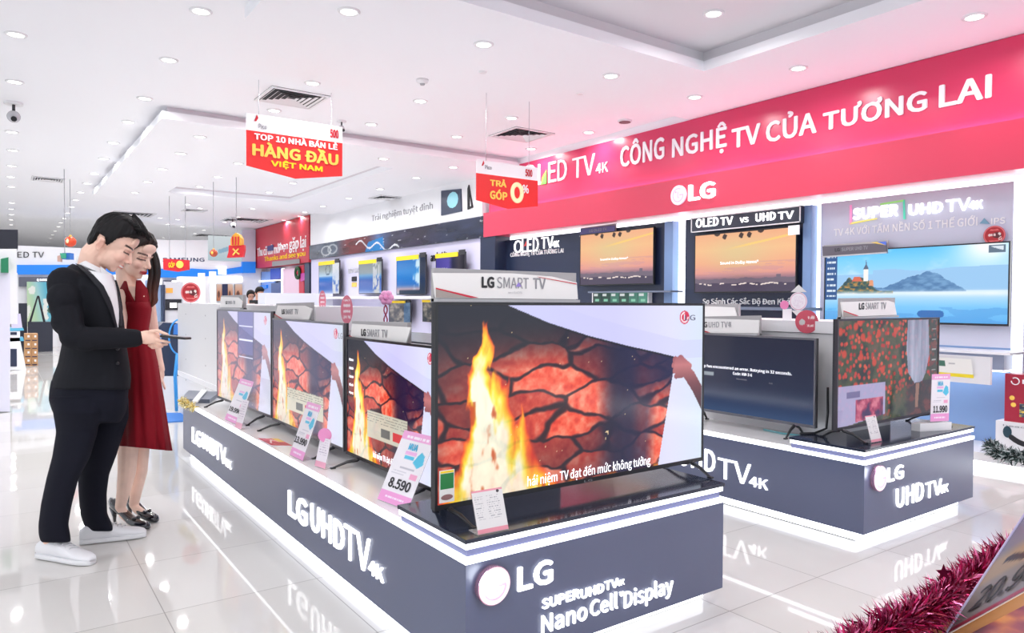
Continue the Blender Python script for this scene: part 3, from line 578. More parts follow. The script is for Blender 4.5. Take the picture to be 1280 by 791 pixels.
def lake(u, v):
    c = ramp(v, [(0, 96, 178, 238), (.2, 120, 196, 246), (.38, 190, 222, 246), (.5, 200, 226, 248), (.62, 160, 212, 250), (.85, 120, 204, 252), (1, 84, 190, 250)]); c = over(c, C3(232, 242, 252), sm(.5, .75, fbm(u * 6, v * 4, 2)) * (v > .6) * .5)
    c = over(c, C3(255, 255, 255), np.exp(-((u - .9) / .15) ** 2 - ((v - 1.0) / .28) ** 2)); r1 = .63 + .10 * fbm(u * 5, u * 0, 3) * (u > .3); c = over(c, C3(150, 196, 236), (v < r1 + .03) & (v > .42))
    r2 = .44 + .19 * np.exp(-((u - .63) / .09) ** 2) + .11 * np.exp(-((u - .5) / .09) ** 2) + .05 * fbm(u * 30, u * 0, 4) - .3 * sm(.76, .92, u); c = over(c, ramp(fbm(u * 26, v * 26, 5), [(.3, 70, 116, 166), (.7, 110, 156, 200)]), (v < r2) & (v > .41) & (u > .3))
    isl = .42 + .19 * np.exp(-((u - .2) / .10) ** 4) * (.75 + .5 * fbm(u * 40, u * 0, 6)); n = fbm(u * 60, v * 44, 7); c = over(c, ramp(n, [(.25, 28, 60, 78), (.5, 60, 92, 78), (.68, 160, 118, 60), (.85, 220, 160, 70)]), (v < isl) & (v > .385) & (u < .42))
    c = over(c, C3(216, 100, 70), inpoly(u, v, [(.17, .56), (.235, .56), (.22, .63), (.185, .63)])); c = over(c, C3(244, 240, 236), inpoly(u, v, [(.243, .56), (.272, .56), (.272, .73), (.243, .73)])); c = over(c, C3(84, 96, 120), inpoly(u, v, [(.24, .73), (.275, .73), (.262, .80), (.258, .88), (.254, .80)])); c = over(c, C3(226, 150, 110), inpoly(u, v, [(.275, .5), (.305, .5), (.30, .575), (.28, .575)]))
    c = over(c, C3(236, 244, 252), np.exp(-((v - .385) / .035) ** 2) * (.25 + .75 * fbm(u * 7, v * 9, 11))); c = over(c, C3(70, 140, 214), (v < .2) * (fbm(u * 5, v * 14, 9) > .55) * .35)
    c = over(c, C3(30, 78, 138), (u < .078) & (v > .30)); c = over(c, C3(215, 230, 245), (u > .012) & (u < .066) & (v > .34) & (np.mod(v * 12, 1) < .34) & (vnoise(u * 220, np.floor(v * 12), 1) > .3)); c = over(c, C3(50, 110, 180), (np.hypot(np.maximum(np.abs(u - .625) - .05, 0) * 2.2, v - .11) < .045))
    k = inpoly(u, v, [(.908, .98), (.985, .98), (.985, .885), (.908, .885)]); c = over(c, C3(90, 110, 130), k); return over(c, C3(215, 225, 235), inpoly(u, v, [(.915, .97), (.978, .97), (.978, .91), (.93, .95)]))
def small_picture(kind):
    def f(u, v):
        if kind == 0: c = ramp(v, [(0, 176, 190, 226), (.12, 70, 110, 190), (.3, 30, 84, 176), (.5, 60, 118, 190), (.56, 190, 210, 220), (.75, 140, 152, 150), (1, 110, 124, 124)]); c = over(c, C3(70, 80, 84), (np.abs(np.hypot((u - .45) * 1.5, (v - .75) * 1.0) - .16) < .02)); c = over(c, C3(206, 210, 216), (u > .68) * sm(.3, .6, fbm(u * 9, v * 9, 2)))
        elif kind == 1: c = ramp(v, [(0, 160, 176, 220), (.12, 60, 104, 186), (.4, 24, 74, 160), (.55, 120, 166, 200), (.62, 150, 160, 160), (1, 120, 128, 130)]); c = over(c, C3(196, 198, 200), (u > .62) * (u < .9) * (fbm(u * 12, v * 6, 3) > .42))
        elif kind == 2: c = ramp(v, [(0, 170, 176, 190), (.12, 190, 160, 170), (.25, 40, 110, 190), (.6, 20, 130, 206), (1, 30, 110, 190)]); c = over(c, C3(200, 226, 240), (u > .58) * sm(.4, .6, fbm(u * 8, v * 5, 4))); c = over(c, C3(26, 40, 66), (u > .82) | ((v < .12) & (u > .1)))
        else: c = ramp(u, [(0, 70, 62, 150), (.45, 92, 80, 170), (.6, 40, 42, 70), (.8, 70, 64, 76), (1, 30, 30, 40)]); c = over(c, C3(220, 214, 240), (u < .4) & (np.abs(v - .5) < .16) & (np.mod(u * 11, 1) < .55))
        return c
    return f
def low_picture(u, v): c = ramp(fbm(u * 7, v * 7, 3), [(.25, 30, 38, 54), (.5, 84, 80, 80), (.75, 150, 140, 130)]); return over(c, C3(40, 90, 150), (u > .7) * .6)
# ================================================================ televisions
def tv(label, bl, br, top, paint, nu=160, legs=(), group=None, frame=BLACK, bez=.011, thick=.045, name='television', glare=None, legtop=None, legscale=1.0, logo=None, m=SCREEN):
    """bl, br = lower front corners (world), top = height of the upper edge; legs = ((fraction along the width, tabletop height, sideways lean), ...)"""
    bl, br = np.asarray(bl, float), np.asarray(br, float); ex = unit(br - bl); W = np.linalg.norm(br - bl); H = top - bl[2]; n = unit(np.cross(ex, [0, 0, 1.0]))   # n faces the viewer
    up = V(0, 0, 1); t = thing(name, label, 'television', tuple((bl + br) / 2), 0, group)
    MB().obox(bl - n * thick * .35, ex * W, -n * .012, up * H).build('rear_shell', DARK_METAL, t)
    MB().obox(bl + ex * W * .12 + up * H * .06 - n * (thick * .35 + .012), ex * W * .76, -n * (thick * .65), up * H * .55).build('rear_housing', BLACK, t)
    f = MB()
    for (a, b, c_, d) in ((0, W, 0, bez * 1.5), (0, W, H - bez, H), (0, bez, bez * 1.5, H - bez), (W - bez, W, bez * 1.5, H - bez)): f.obox(bl + ex * a + up * c_, ex * (b - a), -n * thick * .35, up * (d - c_))
    f.build('bezel', frame, t)
    o = bl + ex * bez + up * bez * 1.5 - n * .003
    grid_picture('screen', t, o, o + ex * (W - 2 * bez), o + up * (H - 2.5 * bez), nu, max(8, int(nu * H / W)), paint, m)
    if logo: text(logo, bl + ex * W * .485 + up * .003, bl + ex * W * .515 + up * .003, bl + ex * W * .485 + up * .011, PRINT_GREY, t, .0, .001, 'maker_mark')
    for (q, zt, lean) in legs:
        L = MB(); r = bl + ex * W * q - n * thick * .3; h = bl[2] - zt; s = legscale
        for sg in (1, -1):
            tip = r + n * .125 * sg * s + ex * lean * s - up * (h - .004); mid = r + n * .06 * sg * s + ex * lean * .4 * s - up * (h * .30)
            L.tube([r + up * .006, r + n * .015 * sg - up * .006, mid, tip], [.011, .011, .009, .006], 8, flat=(up, .8))
            L.obox(tip - ex * .008 - up * .004 - n * .012 * sg, ex * .016, n * .024 * sg, up * .008)
        L.build('leg', BLACK, t, fix=True)
    return t, bl, ex, up, n, W, H
def caption(t, s, o, w_, h_, ex, up, m=LETTER, bold=.0): return text(s, o, o + ex * w_, o + up * h_, m, t, bold, .0008, 'caption', .0005)
CAP = glow('caption_light', (.95, .95, 1), 1.0)
G_FIRE = None
Yb = 2.10
bl, br = ony(543.5, 637.5, Yb), ony(879, 578.5, Yb); bl = V(bl[0], Yb, .545); br = V(br[0], Yb, .545)
T1 = tv('largest television, fire picture with a Vietnamese caption line, on the front charcoal board', bl, br, 1.248, fire, 420, ((.045, .5, .02), (.95, .5, -.02)), logo='LG')
t, bl, ex, up, n, W, H = T1
def onp(x, y, Y=Yb - .002): return ony(x, y, Y)
a, b_ = onp(659, 607.5), onp(813, 571); caption(t, 'hái niệm TV đạt đến mức không tưởng', V(a[0], a[1], a[2] - .012), b_[0] - a[0], .052, ex, up, CAP, .01)
a, b_ = onp(856, 400.5), onp(869, 391); caption(t, 'LG', V(a[0], a[1], a[2]), b_[0] - a[0], .024, ex, up, mat('logo_grey', rgb(84, 84, 112), .4), .01)
o1, o2 = onp(549.5, 589, Yb - .004), onp(568, 626, Yb - .004)
k = MB().obox(V(o1[0], Yb - .0035, o2[2]), V(o2[0] - o1[0], 0, 0), V(0, .003, 0), V(0, 0, o1[2] - o2[2])).build('energy_label', mat('label_paper', (.86, .86, .84), .4), t)
h_ = o1[2] - o2[2]; wd = o2[0] - o1[0]
MB().obox(V(o1[0] + wd * .06, Yb - .0045, o2[2] + h_ * .42), V(wd * .88, 0, 0), V(0, .001, 0), V(0, 0, h_ * .48)).build('label_green', mat('label_green', rgb(40, 130, 70), .4), k)
MB().obox(V(o1[0] + wd * .06, Yb - .0045, o2[2] + h_ * .92), V(wd * .88, 0, 0), V(0, .001, 0), V(0, 0, h_ * .06)).build('label_yellow', YELLOW_PRINT, k)
MB().ball(V(o1[0] + wd * .5, Yb - .004, o2[2] + h_ * .16), (wd * .4, .001, h_ * .09), 16, 8).build('label_oval', mat('label_brown', rgb(150, 110, 110), .4), k)

def left_tv(label, y0, y1, z0, z1, X, paint, nu, legs, X2=None, **kw): return tv(label, V(X2 or X, y1, z0), V(X, y0, z0), z1, paint, nu, legs, **kw)
t3 = left_tv('television with a cream message box over the fire picture, half hidden behind the largest one', 2.44, 3.385, .487, 1.072, 1.40, fire_note, 300, ((.15, .447, -.03), (.85, .447, .03)), frame=BLACK)
t2_ = left_tv('silver-rimmed television with a washed fire picture, second from the far end of the counter', 3.415, 4.58, .492, 1.138, 1.40, fire_note2, 260, ((.12, .447, -.03), (.88, .447, .03)), frame=mat('pewter', (.2, .2, .22), .3, .7))
t1_ = left_tv('palest fire-picture television, farthest along the near counter beside the white partition', 4.60, 5.80, .50, 1.180, 1.40, fire_pale, 200, ((.12, .447, -.03), (.88, .447, .03)), X2=1.352, frame=mat('pewter', (.2, .2, .22), .3, .7))
t, bl, ex, up, n, W, H = t2_; caption(t, 'LG', bl + ex * W * .945 + up * H * .875 - n * .001, W * .04, .03, ex, up, PRINT_GREY)
t, bl, ex, up, n, W, H = t3; caption(t, 'hái niệm TV đạt đến mức không tưởng', bl + ex * W * .34 + up * H * .055 - n * .001, W * .46, .04, ex, up, CAP)
for k in range(5): caption(t, ('Menu', 'Hình ảnh', 'Âm thanh', 'Kênh', 'Mạng')[k], bl + ex * W * .045 + up * H * (.80 - .07 * k) - n * .001, W * .05, .014, ex, up, CAP)
# right-hand counter
e = tv('television showing a network error message on navy, on the right-hand counter', V(3.85, 3.32, .522), V(3.85, 2.36, .522), 1.046, error_picture, 120, ((.12, .447, -.03), (.86, .447, .0)), legscale=.75, frame=mat('pewter', (.2, .2, .22), .3, .7), logo='LG')
t, bl, ex, up, n, W, H = e; o = bl - n * .001
caption(t, 'This app has encountered an error. Retrying in 32 seconds.', o + ex * W * .06 + up * H * .555, W * .78, .026, ex, up, CAP); caption(t, 'Code: NW-3-6', o + ex * W * .40 + up * H * .505, W * .15, .02, ex, up, CAP)
caption(t, 'Try again', o + ex * W * .10 + up * H * .475, W * .08, .012, ex, up, PRINT_GREY); caption(t, 'More Details', o + ex * W * .43 + up * H * .45, W * .08, .010, ex, up, PRINT_GREY); caption(t, 'Exit', o + ex * W * .68 + up * H * .44, W * .025, .010, ex, up, PRINT_GREY)
p = tv('television showing a red poppy field and a white dress, on the right-hand counter', V(3.665, 2.12, .562), V(4.835, 2.12, .562), 1.166, poppies, 260, ((.06, .5, .03), (.94, .5, -.03)), frame=mat('graphite', (.07, .065, .075), .3, .5), logo='LG')
# screens on the right wall
XT = XP - .165
def wall_tv(label, xl, xr, yt, yb, paint, nu, X=XT, frame=BLACK, m=SCREEN, wall=None, **kw):
    tl, b_ = onx(xl, yt, X), onx(xl, yb, X); r = onx(xr, (yt + yb) / 2, X); 
    R_ = tv(label, V(X, b_[1], b_[2]), V(X, r[1], b_[2]), tl[2], paint, nu, (), frame=frame, thick=.05, m=m, **kw); t, bl, ex, up, n, W, H = R_; back = (wall or XP - .09) - X
    MB().obox(bl + ex * W * .38 + up * H * .3 - n * .05, ex * W * .24, -n * (back - .05), up * H * .3).build('wall_mount', DARK_METAL, t); return R_
s2 = wall_tv('larger sunset-skyline television under the black comparison sign', 867.5, 995.5, 294, 366.5, sunset, 220)
t, bl, ex, up, n, W, H = s2; caption(t, 'Sound in Dolby Atmos®', bl + ex * W * .28 + up * H * .46 - n * .001, W * .38, .04, ex, up, CAP)
s1 = wall_tv('smaller sunset-skyline television in the navy niche beside the white wordmark', 724.5, 817, 293.5, 357.5, sunset, 180)
t, bl, ex, up, n, W, H = s1; caption(t, 'Sound in Dolby Atmos®', bl + ex * W * .30 + up * H * .46 - n * .001, W * .38, .036, ex, up, CAP)
lk = wall_tv('largest wall television, blue lake with an island church, on the pale grey panel', 1029.5, 1262, 314.5, 401.5, lake, 320, X=XP - .1, wall=XP - .03)
# ================================================================ downlights
RING = mat('lamp_ring', (0.8, 0.8, 0.82), 0.35); DIFF = glow('lamp_diffuser', (1, .985, .96), DOWNLIGHT_GLOW)
LAMP = bpy.data.lights.new('downlight_lamp', 'AREA'); LAMP.shape = 'DISK'; LAMP.size = .11; LAMP.energy = DOWNLIGHT_WATTS; LAMP.spread = math.radians(165); LAMP.color = (1, .985, .97)
def inside(p, x0, x1, y0, y1): return x0 < p[0] < x1 and y0 < p[1] < y1
def ceiling_at(x, y):
    for z, (x0, x1, y0, y1) in ((3.52, (2.1, TX, -4, TY)), (SOFF_N, (1.49, 6.9, -4, 5.52)), (SOFF_F, (FX0, FX1, FY0, FY1))):
        p = onz(x, y, z)
        if inside(p, x0, x1, y0, y1):
            if z == SOFF_F and inside(p, TR[0], TR[1], TR[2], TR[3]): return onz(x, y, 3.385), 'far tray'
            return p, {3.52: 'near tray', SOFF_N: 'near soffit', SOFF_F: 'far soffit'}[z]
    p = onz(x, y, CEIL); return p, ('left' if p[0] < 1.0 and p[1] < 17 else 'deep' if p[1] > 15.5 else 'middle')
KIND = {'near tray': 'round white downlight inside the nearest recessed ceiling tray', 'near soffit': 'round white downlight on the dropped ceiling nearest the red header', 'far soffit': 'round white downlight on the far dropped ceiling panel',
        'far tray': 'round white downlight inside the far recessed ceiling tray', 'left': 'round white downlight on the open ceiling over the aisle', 'middle': 'round white downlight on the ceiling strip between the two dropped panels', 'deep': 'tiny round downlight on the ceiling at the far end of the shop'}
DL = '''20,42.7 251,13.4 211,74.6 181,122.6 18.5,101.8 160.6,152 141.7,178 130,198 118,216.7 109,229 100.8,240 15,164.6 16,187.4 15,207 13.4,220.7 14,233 390.6,103.5 342.6,137.7
250,170.6 226,191.5 203,211 184.7,227 168.6,240.5 298,204 272,220.7 249.6,233 366,228.4 336.6,240 436,13.8 604.5,55 763.7,94.5 525.5,126 639.6,147 464,155 571,170.5 664,185.6 736,165 892,16.5 998,84.8 1218,20.5 868.5,121
479.4,198 566.6,208.7 520.6,221.9 475,236 436,247.6 403.8,257.5 381,265 234.4,255 250,260 235,267 222,274 210,280 316,260.5 315,264.6 298,271 281,277.3 267,282.7 254.7,287.3 243.8,291.6 375,270 355,275 336.3,280.4 319,286 305.7,290.8 369.8,288.5 354,292.5 326,299
94.7,249.7 89.4,258.2 84.8,266 80.5,272.7 76,278 73,283 69,288.5 65.7,293.4 63,298 60.5,303 14.5,253 14,261 14,268 13.8,274.3 14,280.6 188,267 200,272 228,283 176,289 190,293 204,297 218,300'''
rm = MB(); R_ = [(.082, 0), (.082, -.006), (.070, -.014), (.058, -.010), (.056, 0)]
rm.loft([[(r * math.cos(a), r * math.sin(a), z) for a in np.linspace(0, 2 * math.pi, 28, endpoint=False)] for r, z in R_], caps=False)
dm = MB().add([(0.057 * math.cos(a), 0.057 * math.sin(a), -.007) for a in np.linspace(0, 2 * math.pi, 28, endpoint=False)], [tuple(range(27, -1, -1))])
proto = None
def downlight(p, reg, lit=True):
    global proto
    M = Matrix.Translation(Vector([float(p[0]), float(p[1]), float(p[2])])); t = thing('downlight', KIND[reg], 'ceiling light', M=M, group='downlights: ' + reg)
    if proto is None:
        a = rm.build('trim_ring', RING, t, True, True); b_ = dm.build('diffuser', DIFF, t, local=True); proto = (a, b_)
    else:
        for q in proto:
            c = q.copy(); c.parent = t; COL.objects.link(c)
    if lit:
        lo = bpy.data.objects.new('downlight_lamp', LAMP); COL.objects.link(lo); lo.parent = t; lo.location = (0, 0, -.02)
    return t
for s_ in DL.split():
    x, y = map(float, s_.split(',')); p, reg = ceiling_at(x, y)
    if (x, y) not in ((315, 264.6), (267, 282.7), (336.3, 280.4), (326, 299), (188, 267), (176, 289), (305.7, 290.8), (235, 267)) and not (p[0] > 6.3 and p[1] > 8.8): downlight(p, reg)
# the same fittings carry on overhead, outside the picture
for (x, y, z, reg) in [(X_, Y_, CEIL, 'left') for X_ in (-3.2, -1.2, .6) for Y_ in (-2, 0.4, 2.6)] + [(-3.2, Y_, CEIL, 'left') for Y_ in (5, 8, 11, 14)] + [(X_, -1.5, 3.52, 'near tray') for X_ in (2.9, 4.4)] + [(X_, 1.2, 3.52, 'near tray') for X_ in (2.9, 4.4)] + [(5.75, Y_, SOFF_N, 'near soffit') for Y_ in (-1.5, .6)]: downlight((x, y, z), reg)

# ================================================================ square air diffusers
VENT_D = mat('vent_dark', (.03, .03, .035), .7)
def vent(px, py, size, label, rz=0):
    p, _ = ceiling_at(px, py); t = thing('air_vent', label, 'air vent', tuple(p), rz); h = size / 2
    MB().box(-h, h, -h, h, -.004, -.001).build('throat', VENT_D, t, local=True)
    f = MB(); w_ = .03
    for (a, b_, c, d) in ((-h, h, -h, -h + w_), (-h, h, h - w_, h), (-h, -h + w_, -h + w_, h - w_), (h - w_, h, -h + w_, h - w_)): f.box(a, b_, c, d, -.016, -.004)
    f.build('frame', RING, t, local=True); n = 5
    for k in range(n):
        r = h - w_ - .012 - k * (h - w_ - .02) / n; q = .022; s = MB()
        for a in range(4):
            c, sn = math.cos(a * math.pi / 2), math.sin(a * math.pi / 2); Rm = lambda x, y, z: (c * x - sn * y, sn * x + c * y, z)
            s.add([Rm(-r, -r, -.016), Rm(r, -r, -.016), Rm(r - q, -r + q, -.003), Rm(-r + q, -r + q, -.003)], [(0, 1, 2, 3)])
        s.build('louvre', RING, t, local=True)
vent(365, 122, .62, 'square louvred air vent above the large hanging banner'); vent(652, 168, .62, 'square louvred air vent close to the red header board')
vent(484, 247, .55, 'small grey air vent beside the gallery wall top'); vent(308, 275, 1.1, 'dark square vent far down the shop, right of a hanging camera'); vent(264, 294.5, 1.0, 'dark slit-like vent far above the blue-banded kiosk')
vent(337, 289.5, 1.2, 'pale far vent just left of the red shop sign'); vent(397, 271, .7, 'dark vent at the far corner of the gallery wall'); vent(166, 267.5, .95, 'dark ceiling vent straight above the couple'); vent(60, 224, .5, 'small dark vent over the left aisle'); vent(243, 263, .5, 'small vent just beyond the far ceiling tray')
p, _ = ceiling_at(528, 99.5); t = thing('smoke_detector', 'small white smoke detector on the ceiling, right of the nearer vent', 'smoke detector', tuple(p))
MB().loft([[(r * math.cos(a), r * math.sin(a), z) for a in np.linspace(0, 2 * math.pi, 24, endpoint=False)] for r, z in ((.06, 0), (.06, -.02), (.045, -.035), (.03, -.04))][::-1]).build('housing', RING, t, True, True)
MB().cyl((0, 0, -.038), (0, 0, -.055), .026, .02, 16).build('sensor', mat('detector_grey', (.4, .4, .42), .5), t, local=True)
for (x, y, lb) in ((603.5, 89.7, 'tiny white sensor button on the ceiling strip, left one of two'), (725.5, 116.5, 'tiny white sensor button on the ceiling strip, nearer the red header')):
    p, _ = ceiling_at(x, y); solo(MB().cyl(p, p + V(0, 0, -.012), .04, .03, 20).build('ceiling_sensor', RING), lb, 'sensor')
p, _ = ceiling_at(781, 150.6); t = thing('ceiling_speaker', 'flat dark round speaker in the ceiling near the red header', 'speaker', tuple(p))
MB().cyl((0, 0, 0), (0, 0, -.02), .085, n=24).build('rim', RING, t, local=True); MB().cyl((0, 0, -.018), (0, 0, -.024), .07, n=24).build('grille', mat('grille_brown', rgb(120, 90, 95), .6), t, local=True)
def spot_camera(px, py, label, s=1.0):
    p, _ = ceiling_at(px, py); t = thing('security_camera', label, 'security camera', tuple(p))
    MB().cyl((0, 0, 0), (0, 0, -.02 * s), .07 * s, n=20).build('mount', RING, t, local=True); MB().tube([(0, 0, -.02 * s), (0, 0, -.09 * s)], .012 * s).build('stem', DARK_METAL, t, local=True)
    MB().ball((0, 0, -.12 * s), .05 * s).build('dome', mat('cam_grey', (.55, .55, .58), .2), t, True, True); MB().cyl((0, -.03 * s, -.14 * s), (0, -.075 * s, -.155 * s), .022 * s, n=14).build('lens', BLACK, t, local=True)
spot_camera(17, 128, 'white ceiling camera on a bracket at the left edge, over the aisle', 1.3); spot_camera(291, 272, 'dark hanging camera far off, left of the red gift decoration', 1.6); spot_camera(427, 151, 'small bracket camera beside the corner of the large hanging banner', .8)

# ================================================================ hanging banners
def banner(name, label, D, tl, tr, redl, redr, botl, tip, botr, words):
    """A double-sided card hung parallel to the end of the counters; D = distance of its left edge."""
    Y = atd(*tl, D)[1]; P = lambda x, y: ony(x, y, Y); t = thing(name, label, 'hanging sign', tuple((P(*tl) + P(*tr)) / 2))
    A, B, C_, Dr, E_, F_, G_ = map(lambda q: P(*q), (tl, tr, redr, redl, botl, tip, botr))
    zt = (A[2] + B[2]) / 2; zm = (C_[2] + Dr[2]) / 2; zb = (E_[2] + G_[2]) / 2; x0, x1 = (A[0] + E_[0]) / 2, (B[0] + G_[0]) / 2; q = lambda x, z, o=0: V(x, Y + o, z)
    MB().prism([q(x0, zm), q(x1, zm), q(x1, zt), q(x0, zt)], (0, .012, 0)).build('header_card', mat('banner_white', (.85, .85, .87), .5), t)
    MB().prism([q(x0, zb), q(F_[0], F_[2]), q(x1, zb), q(x1, zm), q(x0, zm)], (0, .012, 0)).build('red_card', mat('banner_red', rgb(226, 40, 40), .4), t)
    for xx in (x0 + .12, x1 - .12): MB().tube([(xx, Y + .006, zt - .01), (xx, Y + .006, CEIL)], .003, 6).build('wire', SILVER, t)
    for (s, xa, xb, za, zb_, m_, bold) in words:
        fx = lambda a: x0 + (x1 - x0) * a; fz = lambda b_: zb + (zt - zb) * b_
        text(s, q(fx(xa), fz(za), -.001), q(fx(xb), fz(za), -.001), q(fx(xa), fz(zb_), -.001), m_, t, bold, .004)
    return t, x0, x1, zb, zt, Y
GOLD = mat('gold_print', rgb(250, 205, 90), .35); CREAM = mat('cream_print', rgb(255, 244, 190), .4); DRED = mat('deep_red_print', rgb(190, 24, 44), .4)
b1 = banner('hanging_banner', 'larger red and white hanging banner with gold capitals, above the couple', 7.0, (308.8, 142.8), (428.7, 157.2), (308.8, 163.3), (427, 177.7), (307.3, 208), (369.5, 223.2), (427.2, 218.7),
    [('TOP 10 NHÀ BÁN LẺ', .075, .945, .515, .665, PRINT_WHITE, .045), ('HÀNG ĐẦU', .055, .955, .20, .50, GOLD, .05), ('VIỆT NAM', .24, .78, .01, .175, YELLOW_PRINT, .045), ('Pico', .12, .2, .735, .83, PRINT_GREY, 0), ('500', .86, .955, .75, .93, DRED, .05)])
b2 = banner('hanging_banner', 'smaller red hanging banner offering an instalment deal, in front of the gallery wall', 7.4, (595.7, 199.4), (672.3, 209.6), (595.7, 216.7), (672.3, 225.5), (595.7, 249.4), (635, 261), (672.3, 258.3),
    [('TRẢ', .205, .47, .39, .59, GOLD, .05), ('GÓP', .205, .485, .06, .33, GOLD, .05), ('%', .735, .84, .30, .52, PRINT_WHITE, .03), ('Pico', .13, .23, .79, .89, PRINT_GREY, 0), ('500', .78, .90, .74, .93, DRED, .05)])
for (t, x0, x1, zb, zt, Y) in (b1, b2):
    W, H = x1 - x0, zt - zb; q = lambda a, b_: (x0 + W * a, Y - .002, zb + H * b_)
    MB().prism([q(.075, .86), q(.095, .86), q(.115, .93), q(.10, .99), q(.09, .93)], (0, -.004, 0)).build('red_mark', DRED, t)
t, x0, x1, zb, zt, Y = b2; W, H = x1 - x0, zt - zb; c_ = np.array((x0 + W * .645, Y - .004, zb + H * .29))
MB().tube([c_ + V(.055 * math.cos(a) * 1.15, 0, .088 * math.sin(a)) for a in np.linspace(0, 2 * math.pi, 33)], .026, 10, flat=((0, 1, 0), .4)).build('coin_zero', CREAM, t, True)
def hung(px, py, D, label, cat, name): p = atd(px, py, D); return p, thing(name, label, cat, tuple(p))
def wire(t, p): MB().tube([p, (p[0], p[1], CEIL)], .006, 6).build('string', PRINT_GREY, t)
for (x, y, r, lb, col) in ((88, 302, 6.6, 'large orange-red bauble hanging behind the man', rgb(214, 74, 40)), (267, 316.3, 4.8, 'small russet bauble hanging in front of the blue-banded kiosk', rgb(176, 78, 50))):
    D = 13.0; p, t = hung(x, y, D, lb, 'bauble', 'hanging_bauble'); R1 = r * D / CAM_F
    MB().ball(p, R1, 24, 16).build('ball', mat('bauble_%d' % x, col, .25, .2), t, True); MB().cyl(p + V(0, 0, R1 * .95), p + V(0, 0, R1 * 1.25), R1 * .22, n=12).build('cap', GOLD, t); wire(t, p + V(0, 0, R1 * 1.2))
    MB().ball(p - unit(fwd) * R1 * .82, (R1 * .3, R1 * .3, R1 * .42)).build('motif', CREAM if x < 100 else GOLD, t, True)
D = 12.5; p, t = hung(294.5, 322, D, 'red and gold gift-box decoration hanging before the red shop sign', 'decoration', 'hanging_gift'); s_ = D / CAM_F
hx = lambda a, b_, o=0: p + RIGHT * a * s_ + V(0, 0, 1) * b_ * s_ + fwd * o
MB().prism([hx(-11, 0), hx(9, 1), hx(11, 10), hx(10.5, 16), hx(-8.5, 15.5), hx(-9, 7)], fwd * .08).build('ribbon_card', mat('gift_red', rgb(206, 32, 44), .4), t)
MB().prism([hx(-5.5, 15, -.03), hx(7.5, 15.5, -.03), hx(7.5, 24, -.03), hx(4.5, 29, -.03), hx(1, 31, -.03), hx(-2.5, 28, -.03), hx(-5.5, 23, -.03)], fwd * .14).build('gold_box', mat('gift_gold', rgb(232, 168, 50), .35), t)
for a in (-2.6, 1, 4.4): MB().prism([hx(a - .9, 15.5, -.045), hx(a + .9, 15.5, -.045), hx(a + .9, 26, -.045), hx(a - .9, 26, -.045)], fwd * .012).build('red_stripe', mat('gift_red', None), t)
MB().tube([hx(-3, 3, -.012), hx(.5, 7.5, -.012), hx(4, 11, -.012)], .9 * s_, 6).build('bow', GOLD, t); MB().tube([hx(-3, 11, -.012), hx(.5, 7.5, -.012), hx(5, 4, -.012)], .9 * s_, 6).build('bow', GOLD, t); wire(t, hx(1, 30))
D = 14; p, t = hung(224, 337, D, 'small red hanging card with a gold coin, over the blue kiosk band', 'hanging sign', 'hanging_card'); s_ = D / CAM_F; hx = lambda a, b_, o=0: p + RIGHT * a * s_ + V(0, 0, 1) * b_ * s_ + fwd * o
MB().prism([hx(-20, 0), hx(-2, -2.5), hx(12, 0), hx(12, 12), hx(-20, 14)], fwd * .04).build('card', mat('gift_red', None), t)
MB().cyl(hx(1, 6.5, -.01), hx(1, 6.5, .02), 4.6 * s_, n=20).build('coin', GOLD, t, fix=True); text('GÓP', hx(-13, 2.5, -.01), hx(-5, 2.5, -.01), hx(-13, 10.5, -.01), YELLOW_PRINT, t, .03); wire(t, hx(-12, 13)); wire(t, hx(8, 12))
D = 12; p, t = hung(80, 324, D, 'blue and green box decoration hanging behind the man', 'decoration', 'hanging_box'); s_ = D / CAM_F; hx = lambda a, b_, o=0: p + RIGHT * a * s_ + V(0, 0, 1) * b_ * s_ + fwd * o
MB().prism([hx(-2, 0), hx(7, 0), hx(7, 8), hx(-2, 8)], fwd * .12).build('blue_box', mat('deco_blue', rgb(40, 104, 180), .4), t); MB().prism([hx(-4, 1, -.02), hx(3, 1, -.02), hx(3, 7.5, -.02), hx(-4, 7.5, -.02)], fwd * .1).build('green_side', mat('deco_green', rgb(60, 160, 130), .4), t)
MB().prism([hx(-7, -3, -.03), hx(-3, -3.5, -.03), hx(-3, 5, -.03), hx(-7, 4, -.03)], fwd * .05).build('tag_card', mat('deco_tan', rgb(196, 160, 150), .5), t); wire(t, hx(1, 8))
